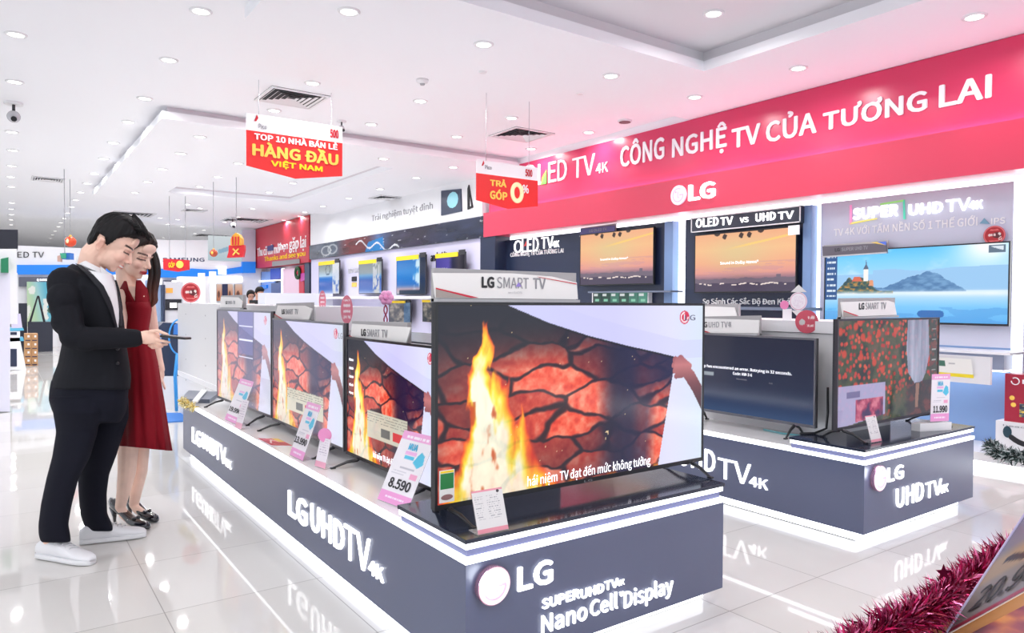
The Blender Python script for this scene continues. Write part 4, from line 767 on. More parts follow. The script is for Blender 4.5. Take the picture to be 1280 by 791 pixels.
# ================================================================ sign toppers on the televisions
SMART = (('LG', .0, .19, .06), ('SMART', .23, .72, .0), ('TV', .79, 1.0, .02))
def topper(label, pts, base_i, X=None, Y=None, words=SMART, box=(.25, .78, .34, .66), shade=1, m=None, accents=True):
    """A card with a bent foot sitting on a television; pts = image outline of the white face (bottom left first, anticlockwise)."""
    P = [onx(*p, X) if X is not None else ony(*p, Y) for p in pts]; n = V(-1, 0, 0) if X is not None else V(0, -1, 0)
    t = thing('topper_sign', label, 'topper sign', tuple((P[0] + P[1]) / 2)); bl, br = P[0], P[1]; ex = br - bl; W = np.linalg.norm(ex); ex = ex / W; top = max(p[2] for p in P); H = top - bl[2]
    MB().prism(P, -n * .006).build('face', m or mat('topper_white', (.84, .83, .82), .4), t); MB().obox(bl - n * .012 + V(0, 0, -.012), ex * W, -n * .02, V(0, 0, H + .022)).build('back_plate', GREY_PAPER, t)
    MB().obox(bl + n * .012 - V(0, 0, .014), ex * W, -n * .05, V(0, 0, .012)).build('foot', mat('topper_foot', (.5, .5, .52), .3), t)
    u = lambda a, b_, o=.001: bl + ex * W * a + V(0, 0, H * b_) + n * o
    if accents:
        MB().prism([u(0, .02), u(.22, .02), u(.0, .33)], n * .001).build('grey_corner', mat('corner_grey', rgb(166, 156, 150), .5), t); MB().prism([u(0, .33), u(0, .38), u(.27, .03), u(.22, .02)], n * .0012).build('red_line', RED_PRINT, t)
    a0, a1, b0, b1 = box
    for (s, p, q, bo) in words: text(s, u(a0 + (a1 - a0) * p, b0), u(a0 + (a1 - a0) * q, b0), u(a0 + (a1 - a0) * p, b1), PRINT_BLACK if bo > .03 else PRINT_GREY, t, bo, .0006, 'lettering', .0006)
    return t, u
t, u = topper('large cream topper sign reading smart TV, on the largest television', [(544.6, 372.5), (722.5, 374), (721, 353), (690, 345.5), (640, 341.5), (541.2, 341)], 0, Y=2.13, box=(.29, .745, .40, .84))
MB().prism([u(.68, .90), u(.985, .66), u(.985, .62), u(.70, .865)], V(0, -.001, 0)).build('red_line', RED_PRINT, t); text('webOS', u(.47, .20), u(.57, .20), u(.47, .30), mat('ghost_grey', (.6, .6, .62), .5), t, 0, .0005)
MB().prism([u(.525, .48, .0022), u(.545, .66, .0022), u(.565, .48, .0022)], V(0, -.0005, 0)).build('prism_mark', mat('prism_violet', rgb(150, 130, 210), .4), t)
topper('topper sign on the half-hidden message-box television', [(437, 428), (506, 434), (513.5, 409), (440, 404.5)], 0, X=1.42, box=(.24, .72, .38, .74))
topper('topper sign on the silver-rimmed television', [(343, 398.5), (386, 399.5), (390, 386), (380, 382), (347, 381.5)], 0, X=1.42, box=(.24, .72, .34, .7))
topper('rounded white topper sign on the palest fire-picture television', [(274.5, 384), (302, 384.5), (303, 377), (297, 371.5), (276, 371)], 0, X=1.40, box=(.3, .74, .3, .62), accents=False)
topper('topper sign on the poppy-field television', [(1054, 396), (1121, 393.5), (1118, 378), (1110, 375.5), (1051.5, 377.5)], 0, Y=2.15, box=(.27, .78, .4, .82))
topper('topper sign on the network-error television', [(868, 416), (948, 416.5), (949, 400), (868, 397.5)], 0, X=3.87, words=(('LG', .0, .2, .04), ('UHD', .25, .6, .0), ('TV', .66, .88, .0), ('4K', .9, 1, 0)), box=(.12, .6, .36, .74))
topper('plain white topper sign leaning behind the network-error television', [(868, 398), (922, 398.5), (918, 384), (868, 382)], 0, X=4.25, words=(), accents=False)
t, u = topper('dark grey topper sign with a rainbow corner, on the lake-picture television', [(1028.5, 320), (1108.5, 314.5), (1108, 303.5), (1028, 308)], 0, X=XP - .12, words=(('LG', .2, .28, .04), ('SUPER', .31, .5, .03), ('UHD', .52, .63, .03), ('TV', .65, .72, .02)), box=(0, 1, .36, .72), m=mat('topper_charcoal', rgb(92, 88, 98), .4), accents=False)
MB().prism([u(.86, 1.0), u(.99, 1.0), u(.99, .62)], V(-.001, 0, 0)).build('colour_corner', mat('corner_blue', rgb(80, 110, 210), .4), t); MB().prism([u(.76, 1.0), u(.86, 1.0), u(.99, .62)], V(-.001, 0, 0)).build('colour_corner', mat('corner_yellow', rgb(225, 195, 90), .4), t)
t, u = topper('violet topper strip on the smaller sunset television', [(725, 294.5), (768.5, 289), (768.5, 281.5), (725.5, 286)], 0, X=XP - .15, words=(('LG OLED TV', 0, 1, .03),), box=(.28, .78, .3, .7), m=mat('topper_violet', rgb(84, 82, 138), .3), accents=False)

# ================================================================ price cards and stands
def card(name, label, cat, bl, br, tl, z, lean, paint, nu=60, stand='acrylic', group=None, X=None):
    """A printed card whose foot stands on the surface z; lean = how far its top tips away."""
    A, B = onz(*bl, z + .004), onz(*br, z + .004); T = atd(*tl, depth(A) + lean); t = thing(name, label, cat, tuple((A + B) / 2), 0, group); n = unit(np.cross(B - A, T - A)); ex = B - A
    nv = max(10, int(nu * np.linalg.norm(T - A) / np.linalg.norm(ex)))
    grid_picture('print', t, A + n * .0015, B + n * .0015, T + n * .0015, nu, nv, paint, CARD)
    MB().obox(A - n * .0015, ex, T - A, n * .0025).build('sheet', ACRYLIC if stand == 'acrylic' else PRINT_WHITE, t)
    back = V(-n[0], -n[1], 0); back = unit(back)
    MB().prism([A - V(0, 0, .003), B - V(0, 0, .003), B + back * .06 - V(0, 0, .003), A + back * .06 - V(0, 0, .003)], (0, 0, .003)).build('foot', ACRYLIC, t)
    return t, (lambda a, b_, o=.003: A + ex * a + (T - A) * b_ + n * o)
def price_paint(blue=True, foot=.16):
    def f(u, v):
        c = np.tile(C3(238, 234, 240), (len(u), 1)); c = over(c, C3(238, 170, 216), v > .88); c = over(c, C3(238, 160, 214), v < foot); c = over(c, C3(250, 236, 248), (v > .91) & (v < .95) & (u > .15) & (u < .85) & (vnoise(u * 40, v * 0, 2) > .35))
        c = over(c, C3(250, 230, 248), (np.abs(v - foot * .5) < .018) & (u > .2) & (u < .8) & (vnoise(u * 40, v * 0, 4) > .35))
        if blue: c = over(c, C3(86, 194, 226), np.maximum(inpoly(u, v, [(.62, .60), (.70, .70), (.78, .76), (.9, .72), (.94, .60), (.8, .53)]), inpoly(u, v, [(.32, .62), (.62, .62), (.62, .67), (.32, .67)]))); c = over(c, C3(236, 180, 226), inpoly(u, v, [(.3, .69), (.66, .69), (.66, .73), (.3, .73)]))
        c = over(c, C3(190, 188, 200), (np.abs(v - .50) < .008) & (u > .3) & (u < .75)); c = over(c, C3(206, 204, 214), (np.abs(v - .44) < .006) & (u > .1) & (u < .55) & (vnoise(u * 60, v * 0, 7) > .3)); c = over(c, C3(206, 204, 214), (np.abs(v - .41) < .006) & (u > .1) & (u < .5))
        return over(c, C3(240, 150, 190), inpoly(u, v, [(.68, .38), (.9, .38), (.9, .45), (.68, .45)]) * .8)
    return f
ZT = .447
def price(t, u, s, a0, a1, b0, b1, head=True):
    text(s, u(a0, b0), u(a1, b0), u(a0, b1), PRINT_BLACK, t, .035, .0006, 'price_figures', .0004)
    if head: text('MUA', u(.34, .75), u(.62, .75), u(.34, .845), CYAN_PRINT, t, .04, .0006, 'lettering', .0004)
t, u = card('price_card', 'leaning pink-edged price card reading 8.590, beside the charcoal board', 'price card', (472, 623.5), (510, 637.7), (506.2, 537.5), ZT, .05, price_paint()); price(t, u, '8.590', .16, .84, .205, .345)
t, u = card('price_card', 'leaning pink-edged price card reading 13.990, in front of the silver-rimmed television', 'price card', (362.3, 568), (378.6, 576), (384.8, 501.6), ZT, .05, price_paint(True, .15)); price(t, u, '13.990', .02, .90, .24, .36)
t, u = card('price_card', 'palest price card, farthest along the near counter', 'price card', (281, 523.7), (297, 531), (301, 472.5), ZT, .05, price_paint(True, .14)); price(t, u, '19.990', .05, .9, .22, .33, False)
t, u = card('price_card', 'upright pink-edged price card reading 11.990, at the corner of the right-hand counter', 'price card', (1162.6, 526.8), (1185.7, 525.7), (1164.7, 467.6), .552, .01, price_paint()); price(t, u, '11.990', .12, .88, .185, .33)
MB().obox(u(-.55, -.03) + V(0, .0, 0), u(1.15, -.03) - u(-.55, -.03), V(.0, .05, 0), V(0, 0, -.052)).build('clear_base', mat('base_white', (.8, .8, .82), .2), t)
def info_paint(u, v):
    c = np.tile(C3(226, 224, 224), (len(u), 1)); c = over(c, C3(232, 150, 166), (v > .955) | (v < .10)); c = over(c, C3(150, 150, 158), (np.mod(v * 19, 1) < .28) & (v > .30) & (v < .86) & (vnoise(u * 50, np.floor(v * 19), 3) > .45) & ((u < .32) | (u > .44)) & (u > .06) & (u < .86)); return over(c, C3(60, 50, 60), np.hypot((u - .84), (v - .93) * 1.4) < .05)
card('specification_card', 'white specification card with pink edges, standing before the largest television', 'information card', (597.5, 668.2), (635.5, 660.7), (588.7, 614.5), .5, .015, info_paint, 90)
card('specification_card', 'narrow white specification card, standing before the poppy-field television', 'information card', (1089, 553), (1102, 550.7), (1081, 520), .5, .015, info_paint, 70)
def tag_paint(u, v): c = np.tile(C3(240, 234, 242), (len(u), 1)); c = over(c, C3(242, 176, 200), v < .2); return over(c, C3(196, 186, 204), (np.mod(v * 12, 1) < .3) & (v > .35) & (u > .15) & (u < .85) & (vnoise(u * 40, np.floor(v * 12), 3) > .4))
t, u = card('gift_tag', 'small tag with a pink round head, right of the 13.990 price card', 'tag', (393.6, 582), (406.5, 586), (401, 546), ZT, .02, tag_paint, 40); c_ = u(.42, 1.1, .004); MB().cyl(c_, c_ + V(-.003, -.003, 0), .034, n=24).build('round_head', PINK_PRINT, t, fix=True)
t, u = card('gift_tag', 'small pinkish tag beside the palest price card', 'tag', (293.6, 534), (301.6, 536.5), (303.5, 499), ZT, .03, tag_paint, 40)
def leaflet(u, v): c = ramp(fbm(u * 5, v * 5, 4), [(.3, 180, 24, 50), (.6, 214, 60, 84), (.8, 240, 150, 150)]); return over(over(c, C3(240, 206, 90), inpoly(u, v, [(.72, .5), (1, .5), (1, 1), (.66, 1)])), C3(250, 226, 220), (np.abs(v - .55 + .2 * np.sin(u * 9)) < .07) & (u > .2) & (u < .7))
def flat_card(name, label, cat, pts, z, paint, nu=50):
    A, B, T = [onz(*p, z + .003) for p in pts]; t = thing(name, label, cat, tuple(A)); grid_picture('print', t, A, B, T, nu, nu, paint, CARD); MB().prism([A - V(0, 0, .0005), B - V(0, 0, .0005), B + (T - A) - V(0, 0, .0005), T - V(0, 0, .0005)], (0, 0, -.0025)).build('sheet', PRINT_WHITE, t)
flat_card('leaflet', 'crimson and gold leaflet lying on the near counter, left of the 13.990 price card', 'leaflet', ((339, 556.5), (366, 557), (322, 547.5)), ZT, leaflet)
o = MB(); A = onz(226, 502, ZT); 
t = thing('sample_board', 'dark sample board with a white rim lying at the far end of the near counter', 'board', tuple(onz(245, 500, ZT)))
P = [onz(*p, ZT) for p in ((226, 503), (262, 504), (275, 494), (236, 492))]; MB().prism(P, (0, 0, .03)).build('slab', mat('slab_grey', rgb(92, 100, 120), .3), t); P = [onz(*p, ZT + .033) for p in ((240, 503), (247, 503), (259, 489), (252, 488.5))]; MB().prism(P, (0, 0, .012)).build('white_rim', PRINT_WHITE, t)
def tinsel(name, label, path, r, n, mats, seed, star=None, leaf=.03, width=.0035):
    """A garland: a twisted core wire with many thin foil strips standing out of it."""
    rnd = random.Random(seed); t = thing(name, label, 'garland', tuple(path[0])); MB().tube(path, r * .16, 6).build('core_wire', mats[0], t); seg = [np.linalg.norm(path[i + 1] - path[i]) for i in range(len(path) - 1)]; L = sum(seg)
    for k, m_ in enumerate(mats):
        b = MB()
        for _ in range(n // len(mats)):
            s_ = rnd.random() * L; i = 0
            while i < len(seg) - 1 and s_ > seg[i]: s_ -= seg[i]; i += 1
            p = path[i] + (path[i + 1] - path[i]) * min(1, s_ / seg[i]); d = unit([rnd.gauss(0, 1), rnd.gauss(0, 1), rnd.gauss(0, 1)]); w_ = unit(np.cross(d, [rnd.gauss(0, 1), rnd.gauss(0, 1), rnd.gauss(0, 1)])) * width; q = p + d * r * rnd.uniform(.55, 1.05); mid = (p + q) / 2 + V(0, 0, rnd.uniform(-.2, .2) * r)
            b.add([p - w_, p + w_, mid + w_, mid - w_, q], [(0, 1, 2, 3), (3, 2, 4)])
        o = b.build('foil_strands', m_, t); o['kind'] = 'stuff'
    return t
PALE_GOLD = mat('pale_gold_foil', rgb(238, 214, 130), .25, .6)
tinsel('gold_tinsel', 'short pale gold tinsel at the far corner of the near counter', [onz(x, y, ZT + .035) for x, y in ((226, 501), (231, 504), (237, 507), (243, 509))], .05, 260, (PALE_GOLD, mat('cream_foil', rgb(245, 236, 190), .3, .3)), 3, width=.006)
# cables behind the televisions of the right-hand counter
t = thing('cable', 'thin black cable drooping behind the poppy-field television', 'cable', (3.75, 2.3, .45)); MB().tube([V(3.93, 2.33, .76), V(3.90, 2.31, .62), V(3.87, 2.30, .53), V(3.80, 2.33, .505), V(3.72, 2.37, .505)], .007, 8).build('lead', BLACK, t, True)
t = thing('cable', 'pale teal cable lying on the right-hand counter by the partition', 'cable', (3.9, 2.5, .45)); MB().tube([V(3.92, 2.75, .452), V(3.9, 2.6, .452), V(3.95, 2.45, .452), V(3.88, 2.38, .452)], .006, 6).build('lead', mat('teal_cable', rgb(120, 190, 200), .4), t, True)

# ================================================================ round stickers and hanging tags
def disc_tag(label, px, py, rx, ry, D, paint, facing, holder=None, name='round_tag', nu=56):
    c = atd(px, py, D); s_ = D / CAM_F; n = unit(facing); up = V(0, 0, 1); rt = unit(np.cross(up, n)); k = np.linalg.norm(proj(c + rt * .01) - proj(c - rt * .01)) / .02; r = ry * s_; w_ = rx / k; t = thing(name, label, 'tag', tuple(c)); N = 40
    u, v = np.meshgrid(np.linspace(0, 1, 20), np.linspace(0, 2 * np.pi, N, endpoint=False)); rr = u.ravel(); aa = v.ravel(); a = rr * np.cos(aa); b_ = rr * np.sin(aa); me = bpy.data.meshes.new('print'); P = c + n * .003 + a[:, None] * rt * w_ + b_[:, None] * up * r
    i = np.arange(N * 20).reshape(N, 20); F = np.stack([i[:, :-1], i[:, 1:], np.roll(i, -1, 0)[:, 1:], np.roll(i, -1, 0)[:, :-1]], -1).reshape(-1, 4); me.from_pydata(P.tolist(), [], F.tolist()); me.update(); col = np.clip(paint(a * .5 + .5, b_ * .5 + .5), 0, 1); col = np.where(col <= .04045, col / 12.92, ((col + .055) / 1.055) ** 2.4)
    me.color_attributes.new('Col', 'FLOAT_COLOR', 'POINT').data.foreach_set('color', np.concatenate([col, np.ones((len(col), 1))], 1).ravel()); o = bpy.data.objects.new('print', me); place(o, t, me, False); COL.objects.link(o); me.materials.append(CARD)
    MB().prism([c + rt * w_ * math.cos(q) + up * r * math.sin(q) for q in np.linspace(0, 2 * math.pi, 40, endpoint=False)], n * .002).build('disc', PINK_PRINT, t, fix=True)
    if holder is not None: MB().tube([c - up * r, c - up * r - up * holder], .004, 6).build('stick', ACRYLIC, t)
    return t, c, rt, up, n, w_, r
def red_disc(u, v):
    c = ramp(v, [(0, 196, 34, 44), (1, 168, 24, 36)]); x, y = u - .5, v - .5; c = over(c, C3(226, 120, 124), np.abs(np.hypot(x, y) - .455) < .022); c = over(c, C3(96, 24, 34), (np.hypot((x - .12) * .8, y * 1.1) < .17)); c = over(c, C3(240, 214, 210), (np.abs(y - .02) < .06) & (x < .06) & (x > -.28) & (vnoise(u * 18, v * 3, 2) > .4)); c = over(c, C3(238, 226, 220), np.hypot(x - .24, y - .06) < .065); c = over(c, C3(238, 226, 220), (np.abs(np.hypot(x - .27, y + .17) - .06) < .022)); return over(c, C3(226, 110, 110), (np.abs(y + .3) < .035) & (np.abs(x) < .22) | (np.abs(y - .28) < .03) & (np.abs(x) < .2))
def pink_disc(u, v): c = np.tile(C3(214, 84, 104), (len(u), 1)); x, y = u - .5, v - .5; c = over(c, C3(210, 206, 206), np.hypot((x + .2), y * 1.0 + .02) < .13); c = over(c, C3(250, 220, 220), (np.abs(y - .2) < .08) & (x > .05) & (x < .34) & (vnoise(u * 22, v * 9, 3) > .42)); return over(c, C3(250, 214, 216), (np.abs(y + .17) < .045) & (x > 0) & (x < .3) & (vnoise(u * 30, v * 9, 5) > .35))
def rose_disc(u, v): c = np.tile(C3(230, 130, 150), (len(u), 1)); x, y = u - .5, v - .5; return over(c, C3(250, 226, 232), (np.mod(v * 5, 1) < .45) & (np.abs(x) < .3) & (np.abs(y) < .36) & (vnoise(u * 16, np.floor(v * 5), 3) > .35))
def white_disc(u, v): c = np.tile(C3(244, 238, 244), (len(u), 1)); x, y = u - .5, v - .5; c = over(c, C3(206, 120, 150), np.abs(np.hypot(x, y) - .45) < .022); return over(c, C3(222, 206, 222), (np.mod(v * 11, 1) < .3) & (np.hypot(x, y) < .34) & (vnoise(u * 24, np.floor(v * 11), 4) > .45))
disc_tag('round dark red sticker on the white end partition, left of the palest television', 238.5, 365.5, 12.2, 12.4, 7.2, red_disc, -fwd, .02)
disc_tag('round dark red sticker on the grey panel, over the corner of the lake-picture television', 1243, 294, 14, 12, depth(onx(1243, 294, XG)) - .02, red_disc, (-1, 0, 0))
disc_tag('round rose-red sticker on the cap of the cream partition', 1008.5, 402, 14.5, 14.5, depth(onx(1008, 402, 3.97)), pink_disc, (-1, -.35, 0))
disc_tag('slim pink oval tag standing behind the topper of the silver-rimmed television', 403, 376, 4.4, 13, depth(onx(399, 400, 1.66)), rose_disc, (-.35, -1, 0), .05)
disc_tag('slim pink oval tag standing on the near partition, right of a similar one', 433.5, 387, 7.5, 18, depth(onx(433, 400, 1.72)), rose_disc, (-.35, -1, 0), .1)
t, c, rt, up, n, w_, r = disc_tag('white round tag with up and down arrow tips, on the cream partition', 998, 376.5, 11, 11.5, depth(onx(998, 400, 4.06)), white_disc, (-1, -.3, 0)); q = lambda a, b_: c + rt * w_ * a + up * r * b_
MB().prism([q(-.9, 1.0), q(.9, 1.0), q(0, 1.8)], -n * .004).build('arrow_tip', mat('arrow_white', (.8, .79, .78), .5), t, fix=True); MB().prism([q(-.8, -1.0), q(0, -1.75), q(.8, -1.0)], -n * .004).build('arrow_tip', mat('arrow_white', None), t, fix=True)
t, c, rt, up, n, w_, r = disc_tag('small pink scalloped tag on a white slip, left of the arrow tag', 980.5, 381, 5.4, 5.4, depth(onx(980, 400, 4.06)), lambda u, v: np.tile(C3(240, 140, 190), (len(u), 1)), (-1, -.3, 0)); q = lambda a, b_: c + rt * w_ * a + up * r * b_
MB().prism([q(-.4, -.9), q(1.7, -.9), q(1.7, -3.6), q(-.4, -3.6)], -n * .002).build('slip', PRINT_WHITE, t, fix=True)
t = thing('hanging_charm', 'pink flower charm with a braided cord, hanging behind the near partition', 'charm', tuple(atd(481, 404, 4.26))); s_ = 4.26 / CAM_F
c = atd(483, 372, 4.26); b = MB()
for k in range(6): a = k * math.pi / 3; b.ball(c + (RIGHT * math.cos(a) + UP * math.sin(a)) * 5 * s_, 4.6 * s_, 10, 8)
b.build('flower', mat('charm_pink', rgb(246, 170, 215), .5), t, True); MB().ball(c - fwd * .02, 3.4 * s_, 12, 8).build('flower_centre', PINK_PRINT, t, True)
for sg in (1, -1): MB().tube([atd(482 + sg * 2.2 * math.sin(k * .9), 381 + k * 3.6, 4.26) for k in range(10)], .9 * s_, 6).build('cord', mat('cord_rose', rgb(150, 40, 76), .5), t, True)
# ================================================================ televisions on the gallery wall
XQ = XW - .12
def gallery_tv(label, xl, xr, yt, yb, kind, low=False):
    r = wall_tv(label, xl, xr, yt, yb, low_picture if low else small_picture(kind), 40, XQ, frame=mat('graphite', None), wall=XW + .02)
    t, bl, ex, up, n, W, H = r; MB().obox(bl + up * H * .90 + n * .012, ex * W * .78, -n * .012, up * H * .11).build('yellow_strip', YELLOW_PRINT, t); MB().obox(bl + up * H * .93 + n * .014 + ex * W * .82, ex * W * .2, -n * .012, up * H * .12).build('corner_tag', PRINT_BLACK, t); return r
gallery_tv('gallery-wall television with a grey and blue picture, farthest from the red header', 398.5, 424, 328, 368, 0); gallery_tv('gallery-wall television with a blue water picture, second from the far end', 448.5, 477, 326.5, 367.5, 1)
r = gallery_tv('gallery-wall television with a bright blue picture, third from the far end', 495.5, 532, 321.5, 368.5, 2); gallery_tv('gallery-wall television with a violet picture, partly behind the largest topper sign', 544.5, 581, 318, 368, 3)
gallery_tv('small television with a brown picture on the lower gallery shelf, beside the pink charm', 486, 513, 376, 403, 0, True); gallery_tv('small television with a dark blue picture on the lower gallery shelf, against the largest television', 528, 552, 375, 402, 0, True)
zs = onx(490, 370.5, XQ)[2]; struct(MB().box(XW - .5, XW + .02, 9.9, yG - .2, zs - .05, zs).build('trim_15', WHITE_GLOSS))
t = thing('wall_lettering', 'thin black operating-system lettering on the lilac gallery wall', 'sign', (XW, 10.6, 2.1)); slogan('android', 539, 556.5, 316.5, 327.5, 325, .02, PRINT_BLACK, t, XW + .015); slogan('tv', 557.5, 563, 315, 324, 323.5, 0, PRINT_GREY, t, XW + .015)
t = thing('wall_lettering', 'faint grey lettering between the two farthest gallery-wall televisions', 'sign', (XW, 14.6, 2)); slogan('BRAVIA', 436, 449, 335.5, 341.5, 341, .0, mat('ghost_grey', None), t, XW + .015)
for (a, b_, c_, d, m_, lb) in ((440, 345.5, 445.5, 351.5, PRINT_BLACK, 'little black square badge on the gallery wall, above a gold one'), (440, 353, 445.5, 358.5, GOLD, 'little gold square badge on the gallery wall, below a black one')):
    p0, p1 = onx(a, d, XW + .01), onx(c_, b_, XW + .01); solo(MB().box(XW, XW + .02, p1[1], p0[1], p0[2], p1[2]).build('wall_badge', m_), lb, 'badge')
t = thing('picture_strip', 'row of small dark green pictures under the smaller sunset television', 'picture strip', tuple(onx(800, 370, XP - .2)))
p0, p1 = onx(740, 374.5, XP - .16), onx(811, 363.5, XP - .16); MB().box(XP - .16, XP - .1, p1[1], p0[1], p0[2] - .06, p1[2]).build('light_box', PRINT_WHITE, t)
def strip_paint(u, v): c = np.tile(C3(70, 128, 112), (len(u), 1)); k = np.floor(u * 6); c = c * (.6 + .7 * _hash(k, k * 0, 3))[:, None]; f = np.mod(u * 6, 1); c = over(c, C3(150, 220, 190), (np.abs(v - .3) < .12) & (f > .3) & (f < .75)); c = over(c, C3(235, 240, 240), (np.abs(v - .78) < .1) & (f > .12) & (f < .6)); return over(c, C3(30, 50, 60), f < .06)
grid_picture('picture', t, V(XP - .162, p0[1] - .02, p0[2] - .05), V(XP - .162, p1[1] + .02, p0[2] - .05), V(XP - .162, p0[1] - .02, p1[2] - .015), 120, 24, strip_paint, POSTER)
p0, p1 = onx(742, 361.5, XP - .2), onx(846, 363, XP - .2); solo(MB().box(XP - .3, XP - .09, p1[1], p0[1], p1[2] - .02, p1[2]).build('wall_shelf', mat('shelf_steel', rgb(110, 120, 140), .3)), 'narrow steel shelf under the smaller sunset television', 'shelf')
p0, p1 = onx(905, 389, XP - .25), onx(1016, 384.5, XP - .25); solo(MB().box(XP - .35, XP - .09, p1[1], p0[1], p1[2] - .03, p1[2]).build('wall_shelf', mat('shelf_steel', None)), 'steel shelf with a lit edge under the caption line', 'shelf')
p0, p1 = onx(985, 294, XT - .05), onx(999, 281, XT - .05); solo(MB().box(XT - .05, XT - .04, p1[1], p0[1], p0[2], p1[2]).build('paper_note', PRINT_WHITE), 'small white paper note over the corner of the larger sunset television', 'note')
# shelf and slanted price holder under the lake picture
t = thing('wall_shelf', 'white shelf with a lit underside beneath the lake-picture television', 'shelf', tuple(onx(1230, 445, XP - .2))); zs = onx(1262, 441, XP - .38)[2]; ya, yb = onx(1263, 441, XP - .38)[1], yA1 - .05
MB().box(XP - .38, XP - .03, ya, yb, zs - .02, zs).build('top_board', WHITE_GLOSS, t); MB().box(XP - .22, XP - .05, ya + .1, yb - .1, zs - .15, zs - .02).build('bracket_box', mat('bracket_grey', rgb(170, 180, 200), .3), t); MB().box(XP - .2, XP - .04, ya + .1, yb - .1, zs - .165, zs - .15).build('light_strip', LED, t)
t = thing('price_holder', 'white slanted price holder with a yellow-edged card, hung on the lake-picture shelf', 'price holder', tuple(onx(1200, 458, XP - .42)))
XH2 = XP - .42; A, B, T = onx(1150, 479, XH2), onx(1236.5, 476, XH2), onx(1150, 441, XH2); z0, z1 = (A[2] + B[2]) / 2, T[2]; MB().prism([V(XH2 + .02, A[1], z0), V(XH2 + .02, B[1], z0), V(XH2 - .03, B[1] - .02, z1), V(XH2 - .03, A[1], z1)], (.03, 0, 0)).build('holder', WHITE_GLOSS, t)
C0, C1_ = onx(1165, 471, XH2), onx(1217, 470, XH2); h_ = .09
def holder_paint(u, v): c = np.tile(C3(246, 246, 240), (len(u), 1)); c = over(c, C3(246, 226, 40), v < .2); c = over(c, C3(70, 120, 100), inpoly(u, v, [(.18, .55), (.36, .55), (.36, .85), (.18, .85)])); return over(c, C3(190, 190, 190), (np.abs(v - .7) < .04) & (u > .45) & (u < .6))
zc = (C0[2] + C1_[2]) / 2; grid_picture('print', t, V(XH2 + .004, C0[1], zc), V(XH2 + .004, C1_[1], zc), V(XH2 - .048, C0[1], zc + .15), 60, 30, holder_paint, CARD)
# ---- boxes, snowy garland and dark round stand at the foot of the right wall
zp = .125; A = onz(1244.5, 562, zp); t = thing('gift_carton', 'white carton with a dark headset drawing, on the low platform at the right edge', 'carton', tuple(A)); hW = depth(A) / CAM_F; XB2 = A[0]
def carton_face(t, xl, zb, hh, ww, dd, col_m, X): y1 = onx(xl, 540, X)[1]; MB().box(X, X + dd, y1 - ww, y1, zb, zb + hh).build('box', col_m, t); return y1
h1 = 37 * hW; y1 = carton_face(t, 1244.5, zp, h1, .5, .25, mat('carton_white', (.82, .82, .84), .4), XB2)
yq = y1 - .05; MB().tube([V(XB2 - .003, yq - .03 - .26 * k / 10, zp + h1 * (.62 - .30 * math.sin(math.pi * k / 10) ** .8)) for k in range(11)], [.006] + [.02] * 9 + [.006], 8, flat=((1, 0, 0), .15)).build('headset_print', PRINT_BLACK, t)
for k in (0, 10): MB().ball(V(XB2 - .003, yq - .03 - .26 * k / 10, zp + h1 * .66), (.003, .03, .045), 12, 8).build('headset_pad', mat('pad_teal', rgb(40, 70, 84), .4), t)
text('headset', V(XB2, y1 - .05, zp + h1 * .84), V(XB2, y1 - .3, zp + h1 * .84), V(XB2, y1 - .05, zp + h1 * .90), PRINT_GREY, t, .0, .001, 'lettering')
t = thing('gift_carton', 'crimson carton with a pale monogram, stacked on the white headset carton', 'carton', (XB2 + .05, y1, zp + h1)); h2 = 59 * hW; y2 = carton_face(t, 1255, zp + h1, h2, .42, .2, mat('carton_red', rgb(168, 34, 58), .35), XB2 + .02)
text('LG', V(XB2 + .02, y2 - .115, zp + h1 + h2 * .81), V(XB2 + .02, y2 - .20, zp + h1 + h2 * .81), V(XB2 + .02, y2 - .115, zp + h1 + h2 * .9), PRINT_WHITE, t, .04, .001); MB().tube([V(XB2 + .016, y2 - .07 + .026 * math.cos(a), zp + h1 + h2 * .855 + .026 * math.sin(a)) for a in np.linspace(.9, 6.3, 20)], .004, 6).build('ring_mark', PRINT_WHITE, t)
def red_box_print(u, v): c = ramp(fbm(u * 6, v * 6, 8), [(.3, 40, 36, 50), (.55, 60, 84, 110), (.8, 214, 180, 90)]); return over(c, C3(232, 200, 90), vnoise(u * 12, v * 12, 3) > .82)
grid_picture('print', t, V(XB2 + .018, y2 - .10, zp + h1 + h2 * .12), V(XB2 + .018, y2 - .40, zp + h1 + h2 * .12), V(XB2 + .018, y2 - .10, zp + h1 + h2 * .40), 40, 30, red_box_print, CARD)
for (a, b_) in ((.05, .5), (.06, .36)): MB().ball(V(XB2 + .018, y2 - a, zp + h1 + h2 * b_), (.002, .018, .018), 12, 8).build('gold_spot', GOLD, t)
t = thing('round_speaker', 'dark oval speaker standing on the crimson carton at the right edge', 'speaker', (XB2 + .1, y2 - .2, zp + h1 + h2)); cz = zp + h1 + h2; MB().ball((XB2 + .12, y2 - .27, cz + .17), (.09, .16, .165), 24, 16).build('cabinet', mat('speaker_plum', rgb(44, 32, 48), .35), t, True); MB().cyl((XB2 + .12, y2 - .27, cz), (XB2 + .12, y2 - .27, cz + .03), .08, .06, 20).build('foot', mat('gold_foot', rgb(170, 140, 70), .3, .7), t); MB().ball((XB2 + .045, y2 - .27, cz + .17), (.03, .11, .12), 20, 12).build('grille', BLACK, t, True)
G1, G2 = mat('spruce', rgb(62, 84, 80), .7), mat('frost', rgb(190, 200, 200), .7); P = [onz(x, y, zp + .06) for x, y in ((1238, 557), (1246, 564), (1262, 569), (1282, 572), (1300, 575))]; tinsel('frosted_garland', 'snow-dusted green garland around the cartons on the low platform', P, .085, 900, (G1, G2, mat('spruce_dark', rgb(36, 52, 50), .7)), 5, width=.008)

